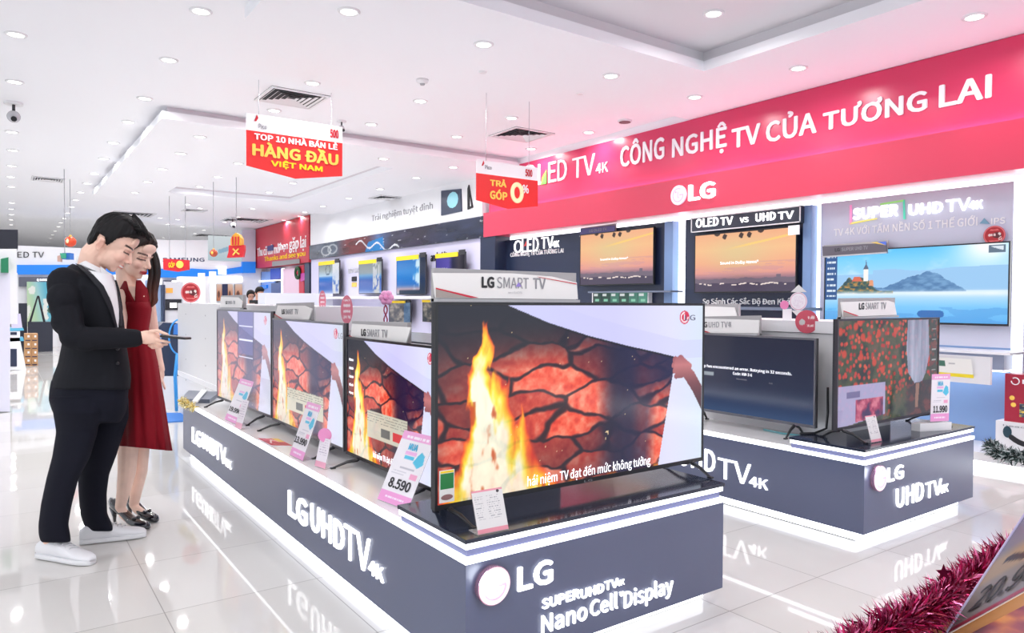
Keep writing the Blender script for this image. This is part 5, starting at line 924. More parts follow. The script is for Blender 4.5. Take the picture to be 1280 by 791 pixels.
# ================================================================ near the lens: table edge with tinsel and a flyer
ZQ = .66; E1, E2 = onz(1040, 850, ZQ), onz(1275, 712, ZQ); d_ = unit(E2 - E1); side_ = V(d_[1], -d_[0], 0)
t = thing('near_table', 'corner of a honey-brown display table under the magenta tinsel', 'table', tuple(E1)); M_ = MB().prism([E1 - d_ * .3, E2 + d_ * .1, E2 + d_ * .1 + side_ * .8, E1 - d_ * .3 + side_ * .8], (0, 0, -.03)); M_.build('tabletop', mat('honey_wood', rgb(196, 140, 84), .4, var=.2), t)
for p in (E1 + side_ * .06 - d_ * .2, E2 + side_ * .06, E2 + side_ * .7, E1 + side_ * .7 - d_ * .2): MB().tube([p - V(0, 0, .03), (p[0], p[1], 0)], .02, 8).build('leg', DARK_METAL, t)
FOIL = (mat('magenta_foil', rgb(176, 22, 84), .22, .75), mat('deep_magenta_foil', rgb(120, 12, 60), .25, .7), mat('pink_foil', rgb(232, 120, 168), .2, .7))
path = [onz(x, y, ZQ + .045) for x, y in ((1020, 842), (1075, 808), (1120, 784), (1160, 761), (1200, 735), (1240, 707), (1265, 690))]
tinsel('magenta_tinsel', 'magenta foil tinsel garland along the edge of the near table', path, .055, 5200, FOIL, 11, width=.0022)
c = onz(1180, 716, ZQ + .10); st = MB(); S = [c + (RIGHT * math.cos(a) + UP * math.sin(a)) * (.0155 if k % 2 == 0 else .0065) for k, a in enumerate(np.linspace(math.pi / 2, 2.5 * math.pi, 10, endpoint=False))]; solo(st.prism(S, fwd * .002).build('foil_star', FOIL[1]), 'small magenta foil star caught on top of the tinsel', 'star')
zf = ZQ + .001; A = onz(1183, 793, zf); D0 = depth(A); B_ = atd(1300, 728, D0 * .90); T_ = atd(1284, 640, D0 * 1.02); t = thing('flyer', 'tilted price flyer in a clear sleeve at the lower right corner', 'flyer', tuple(A)); n = unit(np.cross(B_ - A, T_ - A))
def flyer_paint(u, v): c = ramp(v, [(0, 128, 120, 122), (.18, 120, 112, 110), (.34, 128, 116, 108), (.40, 150, 126, 100), (.55, 150, 126, 100), (.66, 110, 108, 124), (1, 96, 98, 128)]); c = over(c, C3(150, 60, 76), v < .05); return over(c, C3(40, 38, 44), (np.abs(v - .46 - .05 * np.sin(u * 8)) < .03) & (u > .2))
grid_picture('print', t, A + n * .001, B_ + n * .001, T_ + n * .001, 60, 60, flyer_paint, attr_mat('sleeve_print', 0, .15)); MB().prism([A, B_, B_ + T_ - A, T_], -n * .002).build('sheet', PRINT_WHITE, t); u = lambda a, b_: A + (B_ - A) * a + (T_ - A) * b_ + n * .0015; text('20.900', u(.16, .10), u(1.0, .10), u(.16, .30), PRINT_BLACK, t, .02, .0003)
MB().tube([u(0, 0), u(0, 1)], .0022, 6).build('sleeve_edge', mat('sleeve_violet', rgb(190, 180, 214), .2), t)
t = thing('magazine', 'glossy magazine lying on the near table beneath the flyer', 'magazine', tuple(onz(1240, 800, ZQ))); A = onz(1186, 806, ZQ + .005); B_ = onz(1300, 746, ZQ + .005); A, B_ = B_, A; T_ = A + unit(V(-(B_ - A)[1], (B_ - A)[0], 0)) * .22
def mag_paint(u, v): c = ramp(fbm(u * 4, v * 4, 6), [(.25, 60, 34, 44), (.5, 140, 62, 84), (.75, 226, 150, 80)]); return over(c, C3(232, 170, 90), (v > .6) & (fbm(u * 6, v * 6, 2) > .5))
grid_picture('print', t, A, B_, T_, 40, 40, mag_paint, CARD); MB().prism([q_ - V(0, 0, .001) for q_ in (A, B_, B_ + T_ - A, T_)], (0, 0, -.003)).build('pages', PRINT_WHITE, t)

# ================================================================ the far end: blue-banded kiosk, stands and staff
YK = 22.3
KW = mat('kiosk_white', (.84, .85, .88), .5); KB = mat('kiosk_blue', rgb(26, 124, 222), .35, emit=.25); KG = mat('kiosk_grey', rgb(96, 100, 116), .5); KL = glow('kiosk_light', (1, .97, .94), 1.3)
def kpoly(t, nm, pts, m_, Y=YK, th=.06): return MB().prism([ony(x, y, Y) for x, y in pts], (0, th, 0)).build(nm, m_, t)
def krect(t, nm, x0, y0, x1, y1, m_, Y=YK, th=.06): return kpoly(t, nm, ((x0, y1), (x1, y1), (x1, y0), (x0, y0)), m_, Y, th)
t = thing('kiosk_wall', 'blue-banded white kiosk wall across the far end, under the hanging decorations', 'kiosk', (4, YK, 0)); MB().box(ony(196, 370, YK)[0], 6.62, YK + .06, YK + .3, 0, 2.95).build('back_wall', KW, t)
krect(t, 'fascia', 196, 300, 303, 345, KW, YK, .1); kpoly(t, 'blue_band', ((196, 346.5), (230, 347), (262, 345), (303, 341), (303, 333), (283, 336), (262, 337), (240, 335.5), (218, 337.5), (196, 335)), KB, YK - .05, .06); krect(t, 'corner_pier', 303, 287, 319.5, 327, mat('pier_lilac', rgb(206, 208, 226), .5), YK - .1, .16); krect(t, 'blue_band', 303, 327, 319.5, 341, KB, YK - .12, .18)
krect(t, 'light_panel', 273, 333, 283, 343, KL, YK - .1, .02); krect(t, 'lit_soffit', 262, 346, 303, 353, KL, YK - .08, .05)
text('SAMSUNG', ony(203, 327, YK), ony(255.5, 327, YK), ony(203, 322, YK), mat('navy_print', rgb(40, 54, 96), .5), t, .02, .01)
def gradient_poster(u, v): c = ramp(v, [(0, 190, 214, 224), (.5, 214, 226, 232), (1, 226, 236, 240)]); return over(c, C3(150, 190, 214), (np.abs(v - .4 - .5 * (u - .4)) < .09) & (u > .3)) 
tl, b_, r = ony(260, 294, YK - .03), ony(260, 325, YK - .03), ony(302, 325, YK - .03); grid_picture('mural', t, V(tl[0], YK - .03, b_[2]), V(r[0], YK - .03, b_[2]), V(tl[0], YK - .03, tl[2]), 40, 30, gradient_poster, POSTER)
krect(t, 'dark_header', 204, 350, 248, 362, KG, YK - .05, .05); krect(t, 'lit_bar', 215, 350.5, 237, 353.5, KL, YK - .12, .03)
def phone_poster(u, v): c = ramp(v, [(0, 196, 120, 84), (.5, 222, 160, 130), (1, 236, 206, 190)]); return over(c, C3(110, 70, 60), (np.hypot(u - .4, v - .4) < .22))
for k, (xa, xb) in enumerate(((271, 277.5), (285, 291), (294, 303))):
    t = thing('phone_poster', ('first narrow peach poster inside the kiosk, beside the white posts', 'middle narrow peach poster inside the kiosk', 'widest peach poster inside the kiosk, above the staff')[k], 'poster', tuple(ony(xa, 370, YK - .02))); tl, b_, r = ony(xa, 355, YK - .02), ony(xa, 376, YK - .02), ony(xb, 376, YK - .02); MB().prism([V(b_[0], YK, b_[2]), V(r[0], YK, b_[2]), V(r[0], YK, tl[2]), V(b_[0], YK, tl[2])], (0, .05, 0)).build('frame', mat('frame_navy', rgb(40, 50, 84), .4), t); grid_picture('picture', t, V(b_[0], YK - .01, b_[2]), V(r[0], YK - .01, b_[2]), V(b_[0], YK - .01, tl[2]), 16, 20, phone_poster, POSTER)
solo(krect(None, 'navy_board', 278, 355, 284.5, 375, mat('frame_navy', None), YK - .02, .03), 'narrow navy panel between two peach posters', 'panel')
# left part of the far end
t = thing('kiosk_wall', 'white television kiosk wall at the far left, with black lettering over a blue band', 'kiosk', (1, YK, 0)); MB().box(ony(14, 370, YK)[0], ony(193, 370, YK)[0], YK + .06, YK + .3, 0, 2.62).build('back_wall', KW, t)
krect(t, 'blue_band', 16, 331, 193, 343, KB, YK - .02, .08); krect(t, 'dark_header', 23.5, 346, 75, 358, KG, YK - .02, .06); text('QLED TV', ony(4, 323.5, YK + .05), ony(55, 323.5, YK + .05), ony(4, 314.5, YK + .05), PRINT_BLACK, t, .0, .01); text('Q SAMSUNG', ony(46, 351.5, YK - .03), ony(66, 351.5, YK - .03), ony(46, 348.5, YK - .03), LETTER, t, .02, .01); krect(t, 'lit_ceiling', 100, 344, 193, 347, KL, YK - .05, .05)
def leaf_poster(u, v): c = ramp(u + .3 * v, [(0, 226, 238, 200), (.35, 190, 226, 190), (.6, 170, 220, 226), (.9, 90, 190, 220), (1.3, 190, 226, 240)]); c = over(c, C3(250, 252, 246), fbm(u * 5, v * 5, 5) > .56); return over(c, C3(60, 110, 90), np.hypot((u - .72), v - .36) < .06)
tl, b_, r = ony(34, 352, YK - .1), ony(34, 408, YK - .1), ony(72, 408, YK - .1); t = thing('lit_poster', 'large lit pale green poster standing behind the dark cabinet at the far left', 'poster', tuple(b_)); grid_picture('picture', t, V(b_[0], YK - .1, b_[2]), V(r[0], YK - .1, b_[2]), V(b_[0], YK - .1, tl[2]), 40, 50, leaf_poster, POSTER); MB().box(b_[0], r[0], YK - .098, YK - .03, 0, tl[2]).build('light_box', KW, t)
# in front of that: dark cabinet with an A-shaped stand on it, cartons, shelf of leaflets
def stand_at(x, y): return onz(x, y, 0)
A = stand_at(36, 440); Dk = depth(A); s_ = Dk / CAM_F; Y_ = A[1]; q = lambda x, y, o=0: ony(x, y, Y_ + o)
solo(MB().prism([q(35.5, 440), q(66, 440), q(66, 402.5), q(35.5, 402.5)], (0, .6, 0)).build('dark_cabinet', mat('cabinet_ink', rgb(38, 42, 58), .4)), 'dark square cabinet at the far left, behind the cardboard cartons', 'cabinet')
zt = q(50, 402.5)[2]; t = thing('folding_easel', 'black A-shaped easel standing on the dark square cabinet', 'easel', tuple(q(47, 402.5)))
MB().prism([q(36, 402.5, .2), q(39, 402.5, .2), q(47.5, 372.5, .2), q(46, 371, .2)], (0, .08, 0)).build('leg', BLACK, t); MB().prism([q(54, 402.5, .2), q(57, 402.5, .2), q(49.5, 371, .2), q(47.5, 372.5, .2)], (0, .08, 0)).build('leg', BLACK, t); MB().prism([q(45.5, 372.5, .19), q(50, 372.5, .19), q(49, 369.5, .19), q(46.5, 369.5, .19)], (0, .1, 0)).build('head_joint', BLACK, t)
solo(MB().prism([q(23.5, 444, .3), q(34, 444, .3), q(34, 379, .3), q(23.5, 379, .3)], (0, .3, 0)).build('dark_column', mat('cabinet_ink', None)), 'narrow dark column between the leaflet shelf and the dark cabinet', 'column')
A = stand_at(32, 457.5); Y_ = A[1]
def carton(label, x0, x1, y0, y1, zoff):
    t = thing('cardboard_carton', label, 'carton', tuple(q2((x0 + x1) / 2, y1))); MB().prism([q2(x0, y1), q2(x1, y1), q2(x1, y0), q2(x0, y0)], (0, .35, 0)).build('box', mat('cardboard', rgb(186, 142, 98), .7, var=.1), t)
    MB().prism([q2(x0 + (x1 - x0) * .45, y1 - (y1 - y0) * .55), q2(x0 + (x1 - x0) * .75, y1 - (y1 - y0) * .55), q2(x0 + (x1 - x0) * .75, y0 + 2), q2(x0 + (x1 - x0) * .45, y0 + 2)], (0, -.005, 0)).build('paper_label', PRINT_WHITE, t); MB().prism([q2(x0 + 1, y1 - 1), q2(x1 - 1, y1 - 1), q2(x1 - 1, y1 - 2.4), q2(x0 + 1, y1 - 2.4)], (0, -.005, 0)).build('dark_print', mat('print_ink', rgb(70, 60, 80), .6), t)
def q2(x, y): z = ony(x, y, Y_); return z
ylv = [457.3, 447.3, 437, 427, 417]
for k in range(4): carton(('lowest cardboard carton of the left stack, on the floor', 'second cardboard carton up in the left stack', 'third cardboard carton up in the left stack', 'top cardboard carton of the left stack')[k], 30.5, 39, ylv[k + 1], ylv[k], 0)
Y_ = A[1] + .02
for k in range(4): carton(('lowest cardboard carton of the right stack, on the floor', 'second cardboard carton up in the right stack', 'third cardboard carton up in the right stack', 'top cardboard carton of the right stack')[k], 39.3, 47.3, ylv[k + 1], ylv[k], 0)
A = stand_at(15, 463); Y_ = A[1]; t = thing('leaflet_shelf', 'white sloping shelf unit with blue ledges, beside the white end panel at the far left', 'shelf unit', tuple(A))
MB().prism([q2(10, 462.5), q2(33, 462.5), q2(25, 424), q2(10, 424)], (0, .5, 0)).build('body', KW, t); MB().prism([q2(13, 458), q2(21, 458), q2(21, 436), q2(13, 436)], (0, -.01, 0)).build('dark_opening', NAVY, t); SKY = mat('ledge_blue', rgb(90, 180, 214), .3)
for (ya, yb) in ((410, 414), (422, 427)): MB().prism([q2(10, yb), q2(30, yb - 1), q2(29, ya), q2(10, ya)], (0, .5, 0)).build('ledge', SKY, t)
MB().prism([q2(12, 424), q2(25, 424), q2(25, 414), q2(12, 414)], (0, .4, 0)).build('back_board', KW, t); MB().prism([q2(13, 418.5), q2(21, 418.5), q2(21, 415), q2(13, 415)], (0, -.01, 0)).build('dark_opening', NAVY, t)
solo(MB().prism([q2(14.5, 410), q2(28, 409.5), q2(25.5, 392), q2(13, 393)], (0, .06, 0)).build('product_box', mat('pack_lilac', rgb(206, 200, 226), .5)), 'pale lilac product box leaning on the leaflet shelf', 'box')
# end panel at the left edge
A = stand_at(11.5, 515); Y_ = A[1]; t = thing('display_stand', 'tall white end panel with a dark header at the left edge', 'display stand', tuple(A)); MB().prism([q2(-120, 515.5), q2(12.5, 515.5), q2(12.5, 341), q2(-120, 341)], (0, .5, 0)).build('panel', mat('panel_lilac', rgb(226, 226, 242), .4), t); MB().prism([q2(-120, 518), q2(15, 518), q2(15, 514.5), q2(-120, 514.5)], (0, .5, 0)).build('skirting', mat('skirt_grey', rgb(150, 160, 158), .5), t)
MB().prism([q2(-120, 341), q2(21, 341), q2(21, 311), q2(-120, 311)], (0, .5, 0)).build('upper_panel', KW, t); MB().prism([q2(-120, 309), q2(22.5, 310.5), q2(22.5, 287), q2(-120, 285)], (0, .5, 0)).build('header', mat('header_ink', rgb(30, 32, 46), .35), t); MB().prism([q2(12.5, 405), q2(22, 405), q2(22, 341), q2(12.5, 341)], (0, .45, 0)).build('side_panel', KW, t)
solo(MB().prism([q2(1, 341), q2(10.5, 341), q2(10.5, 322), q2(1, 324)], (0, -.1, 0)).build('green_box', mat('pack_green', rgb(30, 130, 90), .4)), 'small green box on the ledge of the white end panel', 'box')
# between the couple and the near counter: blue ring sign, dark cabinet, white plinth, blue mat
A = stand_at(190, 520); Y_ = 8.9; zf = 0
solo(MB().prism([onz(196, 529, 0), onz(232, 527, 0), onz(236, 517, 0), onz(200, 517, 0)], (0, 0, .012)).build('floor_mat', mat('mat_blue', rgb(60, 130, 214), .6)), 'blue floor mat beside the far end of the near counter', 'mat')
t = thing('white_plinth', 'low white plinth behind the woman, on the floor by the blue mat', 'plinth', tuple(q2(205, 515))); MB().prism([q2(190, 516), q2(224, 516), q2(224, 470), q2(190, 470)], (0, .5, 0)).build('body', KW, t)
t = thing('dark_cabinet', 'tall dark blue appliance on the white plinth, behind the woman', 'appliance', tuple(q2(205, 470))); MB().prism([q2(197, 470), q2(224, 470), q2(224, 404), q2(204, 403), q2(197, 410)], (0, .45, 0)).build('body', mat('appliance_ink', rgb(48, 60, 86), .3), t); MB().prism([q2(199, 468), q2(201.5, 468), q2(201.5, 412), q2(199, 412)], (0, -.01, 0)).build('handle', mat('pale_blue_trim', rgb(150, 180, 220), .4), t)
t = thing('ring_sign', 'thin bright blue ring sign leaning at the white partition edge', 'sign', tuple(q2(221, 470))); Yr = Y_ - .15; cr = ony(225, 421, Yr); sr = depth(cr) / CAM_F; MB().tube([cr + V(math.cos(a) * 11.5 * sr * 1.1, 0, math.sin(a) * 22 * sr) for a in np.linspace(0, 2 * math.pi, 41)], 1.0 * sr, 8).build('ring', mat('ring_blue', rgb(60, 160, 236), .3), t, True); MB().prism([ony(217, 418, Yr), ony(224, 418, Yr), ony(224, 404, Yr), ony(218, 406, Yr)], (0, .03, 0)).build('blue_panel', mat('mat_blue', None), t); MB().tube([ony(222, 442, Yr), ony(219, 470, Yr), ony(221, 514, Yr)], 2.2 * sr, 8).build('stem', mat('ring_blue', None), t, True)
# white posts and panels behind the end partition
A = onz(240, 470, 0); Y_ = 13.0
for (xa, xb, yt, lb) in ((249.5, 256.5, 341, 'left one of two slim white posts behind the end partition'), (263.5, 270.5, 339, 'right one of two slim white posts behind the end partition')): solo(MB().box(q2(xa, 400)[0], q2(xb, 400)[0], Y_, Y_ + .12, 0, q2(xa, yt)[2]).build('white_post', KW), lb, 'post')
t = thing('display_stand', 'pale grey stand with an orange picture and a dark lit screen, beside the woman\'s hair', 'display stand', tuple(q2(215, 400))); MB().box(q2(205, 400)[0], q2(229, 400)[0], Y_, Y_ + .3, 0, q2(205, 352)[2]).build('body', mat('stand_grey', rgb(196, 198, 206), .5), t); krect(t, 'orange_picture', 207.5, 360, 216, 366, mat('pic_orange', rgb(236, 160, 70), .5), Y_ - .01, .02); krect(t, 'dark_screen', 207, 374, 227, 387.5, mat('screen_ink', rgb(24, 26, 36), .3), Y_ - .02, .03); krect(t, 'lit_square', 212.5, 378.5, 221, 384.5, KL, Y_ - .03, .02); krect(t, 'dark_post', 203.5, 356, 206.5, 410, NAVY, Y_ - .03, .1)
t = thing('display_stand', 'blue-lit display column right behind the woman\'s hair', 'display stand', tuple(q2(198, 400))); MB().box(q2(188, 400)[0], q2(202.5, 400)[0], Y_ + .1, Y_ + .5, 0, q2(200, 350)[2]).build('body', mat('stand_blue', rgb(150, 176, 214), .4), t); krect(t, 'white_top', 188, 348, 203, 356, KW, Y_ + .05, .08)
t = thing('display_stand', 'broad white fixture carrying the round red sticker, behind the end partition', 'display stand', tuple(q2(240, 400))); MB().box(q2(230, 400)[0], q2(262, 400)[0], Y_ + .3, Y_ + .6, 0, q2(240, 345)[2]).build('body', KW, t)
# long white desk with two staff
t = thing('service_desk', 'long pale desk in front of the red shop sign, with two staff behind it', 'desk', (5, 17, 0)); Y_ = 15.5; MB().box(q2(331, 390)[0], q2(416, 390)[0] , Y_, Y_ + .5, 0, q2(380, 366.5)[2]).build('counter_front', mat('desk_white', rgb(224, 226, 238), .4), t)
t = thing('shop_cabinet', 'glass shop cabinet with blue goods under the red shop sign', 'cabinet', (6.2, 20, 0)); XS = 6.5
def side_rect(nm, xa, xb, ya, yb, m_, X=XS, th=-.05): return MB().prism([onx(xa, yb, X), onx(xb, yb - 2, X), onx(xb, ya - 1, X), onx(xa, ya, X)], (th, 0, 0)).build(nm, m_, t)
side_rect('frame', 324, 345, 340, 372, mat('cab_blue', rgb(120, 160, 226), .3), 6.55); side_rect('blue_goods', 340, 352, 336, 350, mat('goods_blue', rgb(50, 80, 190), .4)); side_rect('blue_goods', 341, 352, 354, 370, mat('goods_slate', rgb(70, 96, 150), .4)); side_rect('lit_shelf', 326, 353, 350.5, 352.5, KL); side_rect('white_upright', 353.5, 356, 336, 372, KL); side_rect('blue_tag', 327, 335, 357, 362, KB); side_rect('dark_frame', 319.5, 326, 336, 380, mat('frame_maroon', rgb(96, 44, 60), .4), 6.5)
t = thing('shop_opening', 'pale pink shop opening with a lit edge, right of the blue goods cabinet', 'shop front', (6.4, 18.6, 0)); side_rect('pink_wall', 356, 377, 336, 372, mat('wall_pink', rgb(236, 206, 226), .5), 6.5); side_rect('red_edge', 376, 382, 332, 372, mat('edge_red', rgb(206, 44, 70), .4), 6.45); side_rect('magenta_tile', 378, 383, 342, 352, mat('tile_magenta', rgb(190, 60, 160), .4), 6.42); side_rect('dark_edge', 383, 389, 329, 376, NAVY, 6.42)
p = onx(372, 341, 6.36); t = thing('wreath', 'dark green wreath with a red bow, hanging in the pink shop opening', 'wreath', tuple(p)); s_ = depth(p) / CAM_F; MB().tube([p + V(0, math.cos(a) * 5.5 * s_ * 1.3, math.sin(a) * 6.5 * s_) for a in np.linspace(0, 2 * math.pi, 25)], 1.9 * s_, 8).build('ring', mat('wreath_green', rgb(40, 84, 50), .7), t, True); MB().ball(p, (.02, 2.6 * s_, 2.6 * s_)).build('bow', RED_PRINT, t, True)
# ================================================================ people
def fuse(name, mb, m, parent, voxel, smooth=4, paint=None, factor=.5):
    """Several overlapping closed lumps melted into one continuous skin."""
    me = mb.mesh(name); bm = bmesh.new(); bm.from_mesh(me); bmesh.ops.recalc_face_normals(bm, faces=bm.faces); bm.to_mesh(me); bm.free()
    o = bpy.data.objects.new(name, me); COL.objects.link(o); r = o.modifiers.new('r', 'REMESH'); r.mode = 'VOXEL'; r.voxel_size = voxel; r.use_smooth_shade = True
    if smooth: s_ = o.modifiers.new('s', 'SMOOTH'); s_.iterations = smooth; s_.factor = factor
    dg = bpy.context.evaluated_depsgraph_get(); nm = bpy.data.meshes.new_from_object(o.evaluated_get(dg), depsgraph=dg); bpy.data.objects.remove(o); bpy.data.meshes.remove(me); nm.name = name
    if paint is not None:
        a = np.empty(len(nm.vertices) * 3); nm.vertices.foreach_get('co', a); c = np.clip(paint(a.reshape(-1, 3)), 0, 1); c = np.where(c <= .04045, c / 12.92, ((c + .055) / 1.055) ** 2.4)
        nm.color_attributes.new('Col', 'FLOAT_COLOR', 'POINT').data.foreach_set('color', np.concatenate([c, np.ones((len(c), 1))], 1).ravel())
    nm.polygons.foreach_set('use_smooth', [True] * len(nm.polygons)); o = bpy.data.objects.new(name, nm); place(o, parent, nm, False); COL.objects.link(o); nm.materials.clear(); nm.materials.append(m); return o
class Figure:
    """Lays a figure out at distance D from the lens; d is further away from the viewer, in metres."""
    def __init__(s, D): s.D = D
    def B(s, x, y, d=0.0): return atd(x, y, s.D + d)
    def ring(s, L, R, y, dc, b, n=28, tilt=0.0):
        c, a = (L + R) / 2, (R - L) / 2; out = []
        for k in range(n):
            t = 2 * math.pi * k / n; ct, st = math.cos(t), math.sin(t); ct = math.copysign(abs(ct) ** .85, ct); st = math.copysign(abs(st) ** .85, st); out.append(s.B(c + a * ct, y + tilt * ct, dc + b * st))
        return out
    def limb(s, mb, pts, n=14): mb.tube([s.B(x, y, d) for x, y, d, r in pts], [r for *_, r in pts], n); [mb.ball(s.B(x, y, d), r * .99, 12, 8) for x, y, d, r in pts]
class Head:
    def __init__(h, c, yaw, pitch, size=1.0, roll=0.0):
        h.c = c; h.k = size; H0 = unit(RIGHT * math.cos(yaw) - V(fwd[0], fwd[1], 0) * math.sin(yaw)); H0 = unit(V(H0[0], H0[1], 0)); Z = V(0, 0, 1)
        h.f = H0 * math.cos(pitch) - Z * math.sin(pitch); h.u = Z * math.cos(pitch) + H0 * math.sin(pitch); h.s = np.cross(h.u, h.f)
        if roll: h.u, h.s = h.u * math.cos(roll) + h.s * math.sin(roll), h.s * math.cos(roll) - h.u * math.sin(roll)
    def P(h, f, s, u): return h.c + (h.f * f + h.s * s + h.u * u) * h.k
    def local(h, a): q = (a - h.c) / h.k; return q @ h.f, q @ h.s, q @ h.u
    def skull(h, mb, slim=1.0):
        ax = (h.f, h.s, h.u); k = h.k; b = lambda f, s, u, a, b_, c: mb.ball(h.P(f, s, u), (a * k, b_ * k, c * k), 20, 14, ax)
        b(-.008, 0, .025, .097, .077, .090); b(.030, 0, -.050, .062, .060 * slim, .070); b(.045, 0, -.020, .048, .058 * slim, .055); b(.060, 0, -.104, .022, .024 * slim, .018); b(.035, 0, -.090, .042, .044 * slim, .026)
        b(.080, 0, .018, .014, .044, .013); b(.078, 0, .055, .014, .05, .03)
        for sg in (1, -1):
            b(.062, .038 * sg * slim, -.040, .026, .024, .024); b(.076, .030 * sg, -.004, .012, .016, .009); b(.100, .010 * sg, -.043, .010, .009, .008)
            b(-.030, .078 * sg, -.030, .015, .009, .028); b(-.040, .087 * sg, -.020, .008, .006, .024); b(-.030, .087 * sg, -.004, .013, .006, .007); b(-.024, .078 * sg, -.054, .009, .007, .010)
        mb.tube([h.P(.082, 0, .010), h.P(.096, 0, -.014), h.P(.111, 0, -.036)], [.008 * k, .0095 * k, .011 * k], 10); b(.110, 0, -.038, .011, .011, .010)
        b(.090, 0, -.069, .011, .022, .006); b(.089, 0, -.081, .012, .019, .007); b(.083, 0, -.060, .012, .014, .012)
    def hair(h, name, parent, m, thick, seed=1, groove=.004, centre=(-.008, .025), axes=(.097, .079, .092), nu=120, nv=80):
        """A shell round the skull: thick(azimuth, elevation) metres of hair, negative where skin shows."""
        az, el = np.meshgrid(np.linspace(-np.pi, np.pi, nu, endpoint=False), np.linspace(-1.45, np.pi / 2, nv)); T = thick(az, el); g = groove * (vnoise(az * 16 + 40, el * 3 + 20, seed) - .5) * 2 * (T > .004) + groove * .8 * (vnoise(az * 38 + 60, el * 5 + 20, seed + 3) - .5) * (T > .004)
        df, ds, du = np.cos(el) * np.cos(az), np.cos(el) * np.sin(az), np.sin(el); r = 1.0; f_ = centre[0] + df * (axes[0] + T + g); s_ = ds * (axes[1] + T + g); u_ = centre[1] + du * (axes[2] + T + g)
        P = h.c + (f_[..., None] * h.f + s_[..., None] * h.s + u_[..., None] * h.u) * h.k; mb = MB(); mb.loft([list(P[j]) for j in range(nv)]); return mb.build(name, m, parent, True, fix=True)
def skin_paint(h, base, lips, brow, teeth=False, tone=C3(206, 120, 104), lid=True):
    def f(a):
        F, S, U = h.local(a); c = np.tile(base, (len(a), 1)); n = fbm(a[:, 0] * 30, a[:, 2] * 30 + a[:, 1] * 17, 3); c = c * (.965 + .07 * n)[:, None]; near = F > .05; As = np.abs(S)
        blob = lambda df, ds, du, rf, rs, ru: np.exp(-(((F - df) / rf) ** 2 + ((As - ds) / rs) ** 2 + ((U - du) / ru) ** 2))
        c = over(c, tone, .30 * blob(.075, .045, -.045, .03, .02, .02)); c = over(c, tone, .30 * blob(.112, 0, -.04, .012, .014, .012)); c = over(c, tone, .35 * blob(-.03, .085, -.03, .02, .012, .03))
        line = .026 + .10 * (As - .030) - 4.5 * (As - .030) ** 2; c = over(c, brow, near * (As > .012) * (As < .055) * sm(.0058, .0032, np.abs(U - line)) * .92)
        eye = -.0045 - 6 * (As - .031) ** 2; c = over(c, C3(40, 26, 26), near * (As > .014) * (As < .049) * sm(.0045, .0022, np.abs(U - eye)) * .95); c = over(c, C3(150, 96, 84), near * (As > .014) * (As < .047) * sm(.012, .004, np.abs(U - .004)) * .35)  # last: band above the eye line, socket shade put into the skin colour
        lip = near * sm(.024, .015, As); c = over(c, lips, lip * sm(.0115, .0075, np.abs(U + .0745)))
        c = over(c, C3(250, 246, 242) if teeth else C3(120, 44, 46), near * (As < .021) * sm(.0042 if teeth else .0026, .0022 if teeth else .0012, np.abs(U + .0745 - 3.0 * S ** 2)))
        c = over(c, C3(120, 66, 58), (np.hypot((As - .008) / .0045, (U + .047) / .0032) < 1) * (F > .095) * .7); return c
    return f
SKIN = attr_mat('skin', 0.0, .42, .4)
CLOTH = mat('black_suit', (.012, .0125, .017), .85, spec=.18, bump=.25, scale=420); TROUS = mat('black_trousers', (.0095, .010, .018), .85, spec=.15, bump=.25, scale=420); SHIRT = mat('white_shirt', (.84, .85, .87), .7)
def fingers(mb, base, tips, r=.0082):
    for b_, mid, tip in tips: mb.tube([b_, mid, tip], [r * 1.06, r, r * .80], 10); mb.ball(tip, r * .80, 10, 8); mb.ball(mid, r, 10, 8)
# ---------------------------------------------------------------- the man
M_ = Figure(3.40); B = M_.B
man = thing('person', 'person in a black suit, white shirt and white sneakers, holding out a dark phone', 'person', tuple(onz(100, 690, 0)))
hd = Head(B(141.5, 304.5, .12), math.radians(-19), math.radians(33), 1.0)
dn, df = depth(onz(64, 698, 0)) - M_.D, depth(onz(122, 676, 0)) - M_.D; print('FEET', dn, df)
b = MB(); hd.skull(b); b.tube([hd.P(-.035, 0, -.035), hd.P(-.045, 0, -.09), B(113, 343, .12)], [.058, .055, .068], 18); b.ball(hd.P(.0, 0, -.085), (.05, .045, .045), 16, 10)
b.loft([M_.ring(L, R, y, .12, w_) for L, R, y, w_ in ((96, 132, 345, .10), (86, 138, 365, .13), (88, 142, 410, .11), (88, 138, 450, .11), (84, 138, 490, .11))])
for pts in ([(86, 360, -.04, .036), (92, 421, -.12, .034), (150, 422.5, -.05, .032), (172, 421.5, -.02, .030)], [(110, 358, .32, .05), (104, 425, .36, .042), (112, 480, .34, .032), (116, 500, .34, .03)],
            [(98, 500, .08, .05), (90, 575, dn, .05), (68, 640, dn, .042), (64, 680, dn, .034), (68, 694, dn, .026)], [(118, 500, .2, .05), (120, 575, df, .05), (116, 630, df, .042), (118, 660, df, .034), (122, 672, df, .026)]): M_.limb(b, pts)
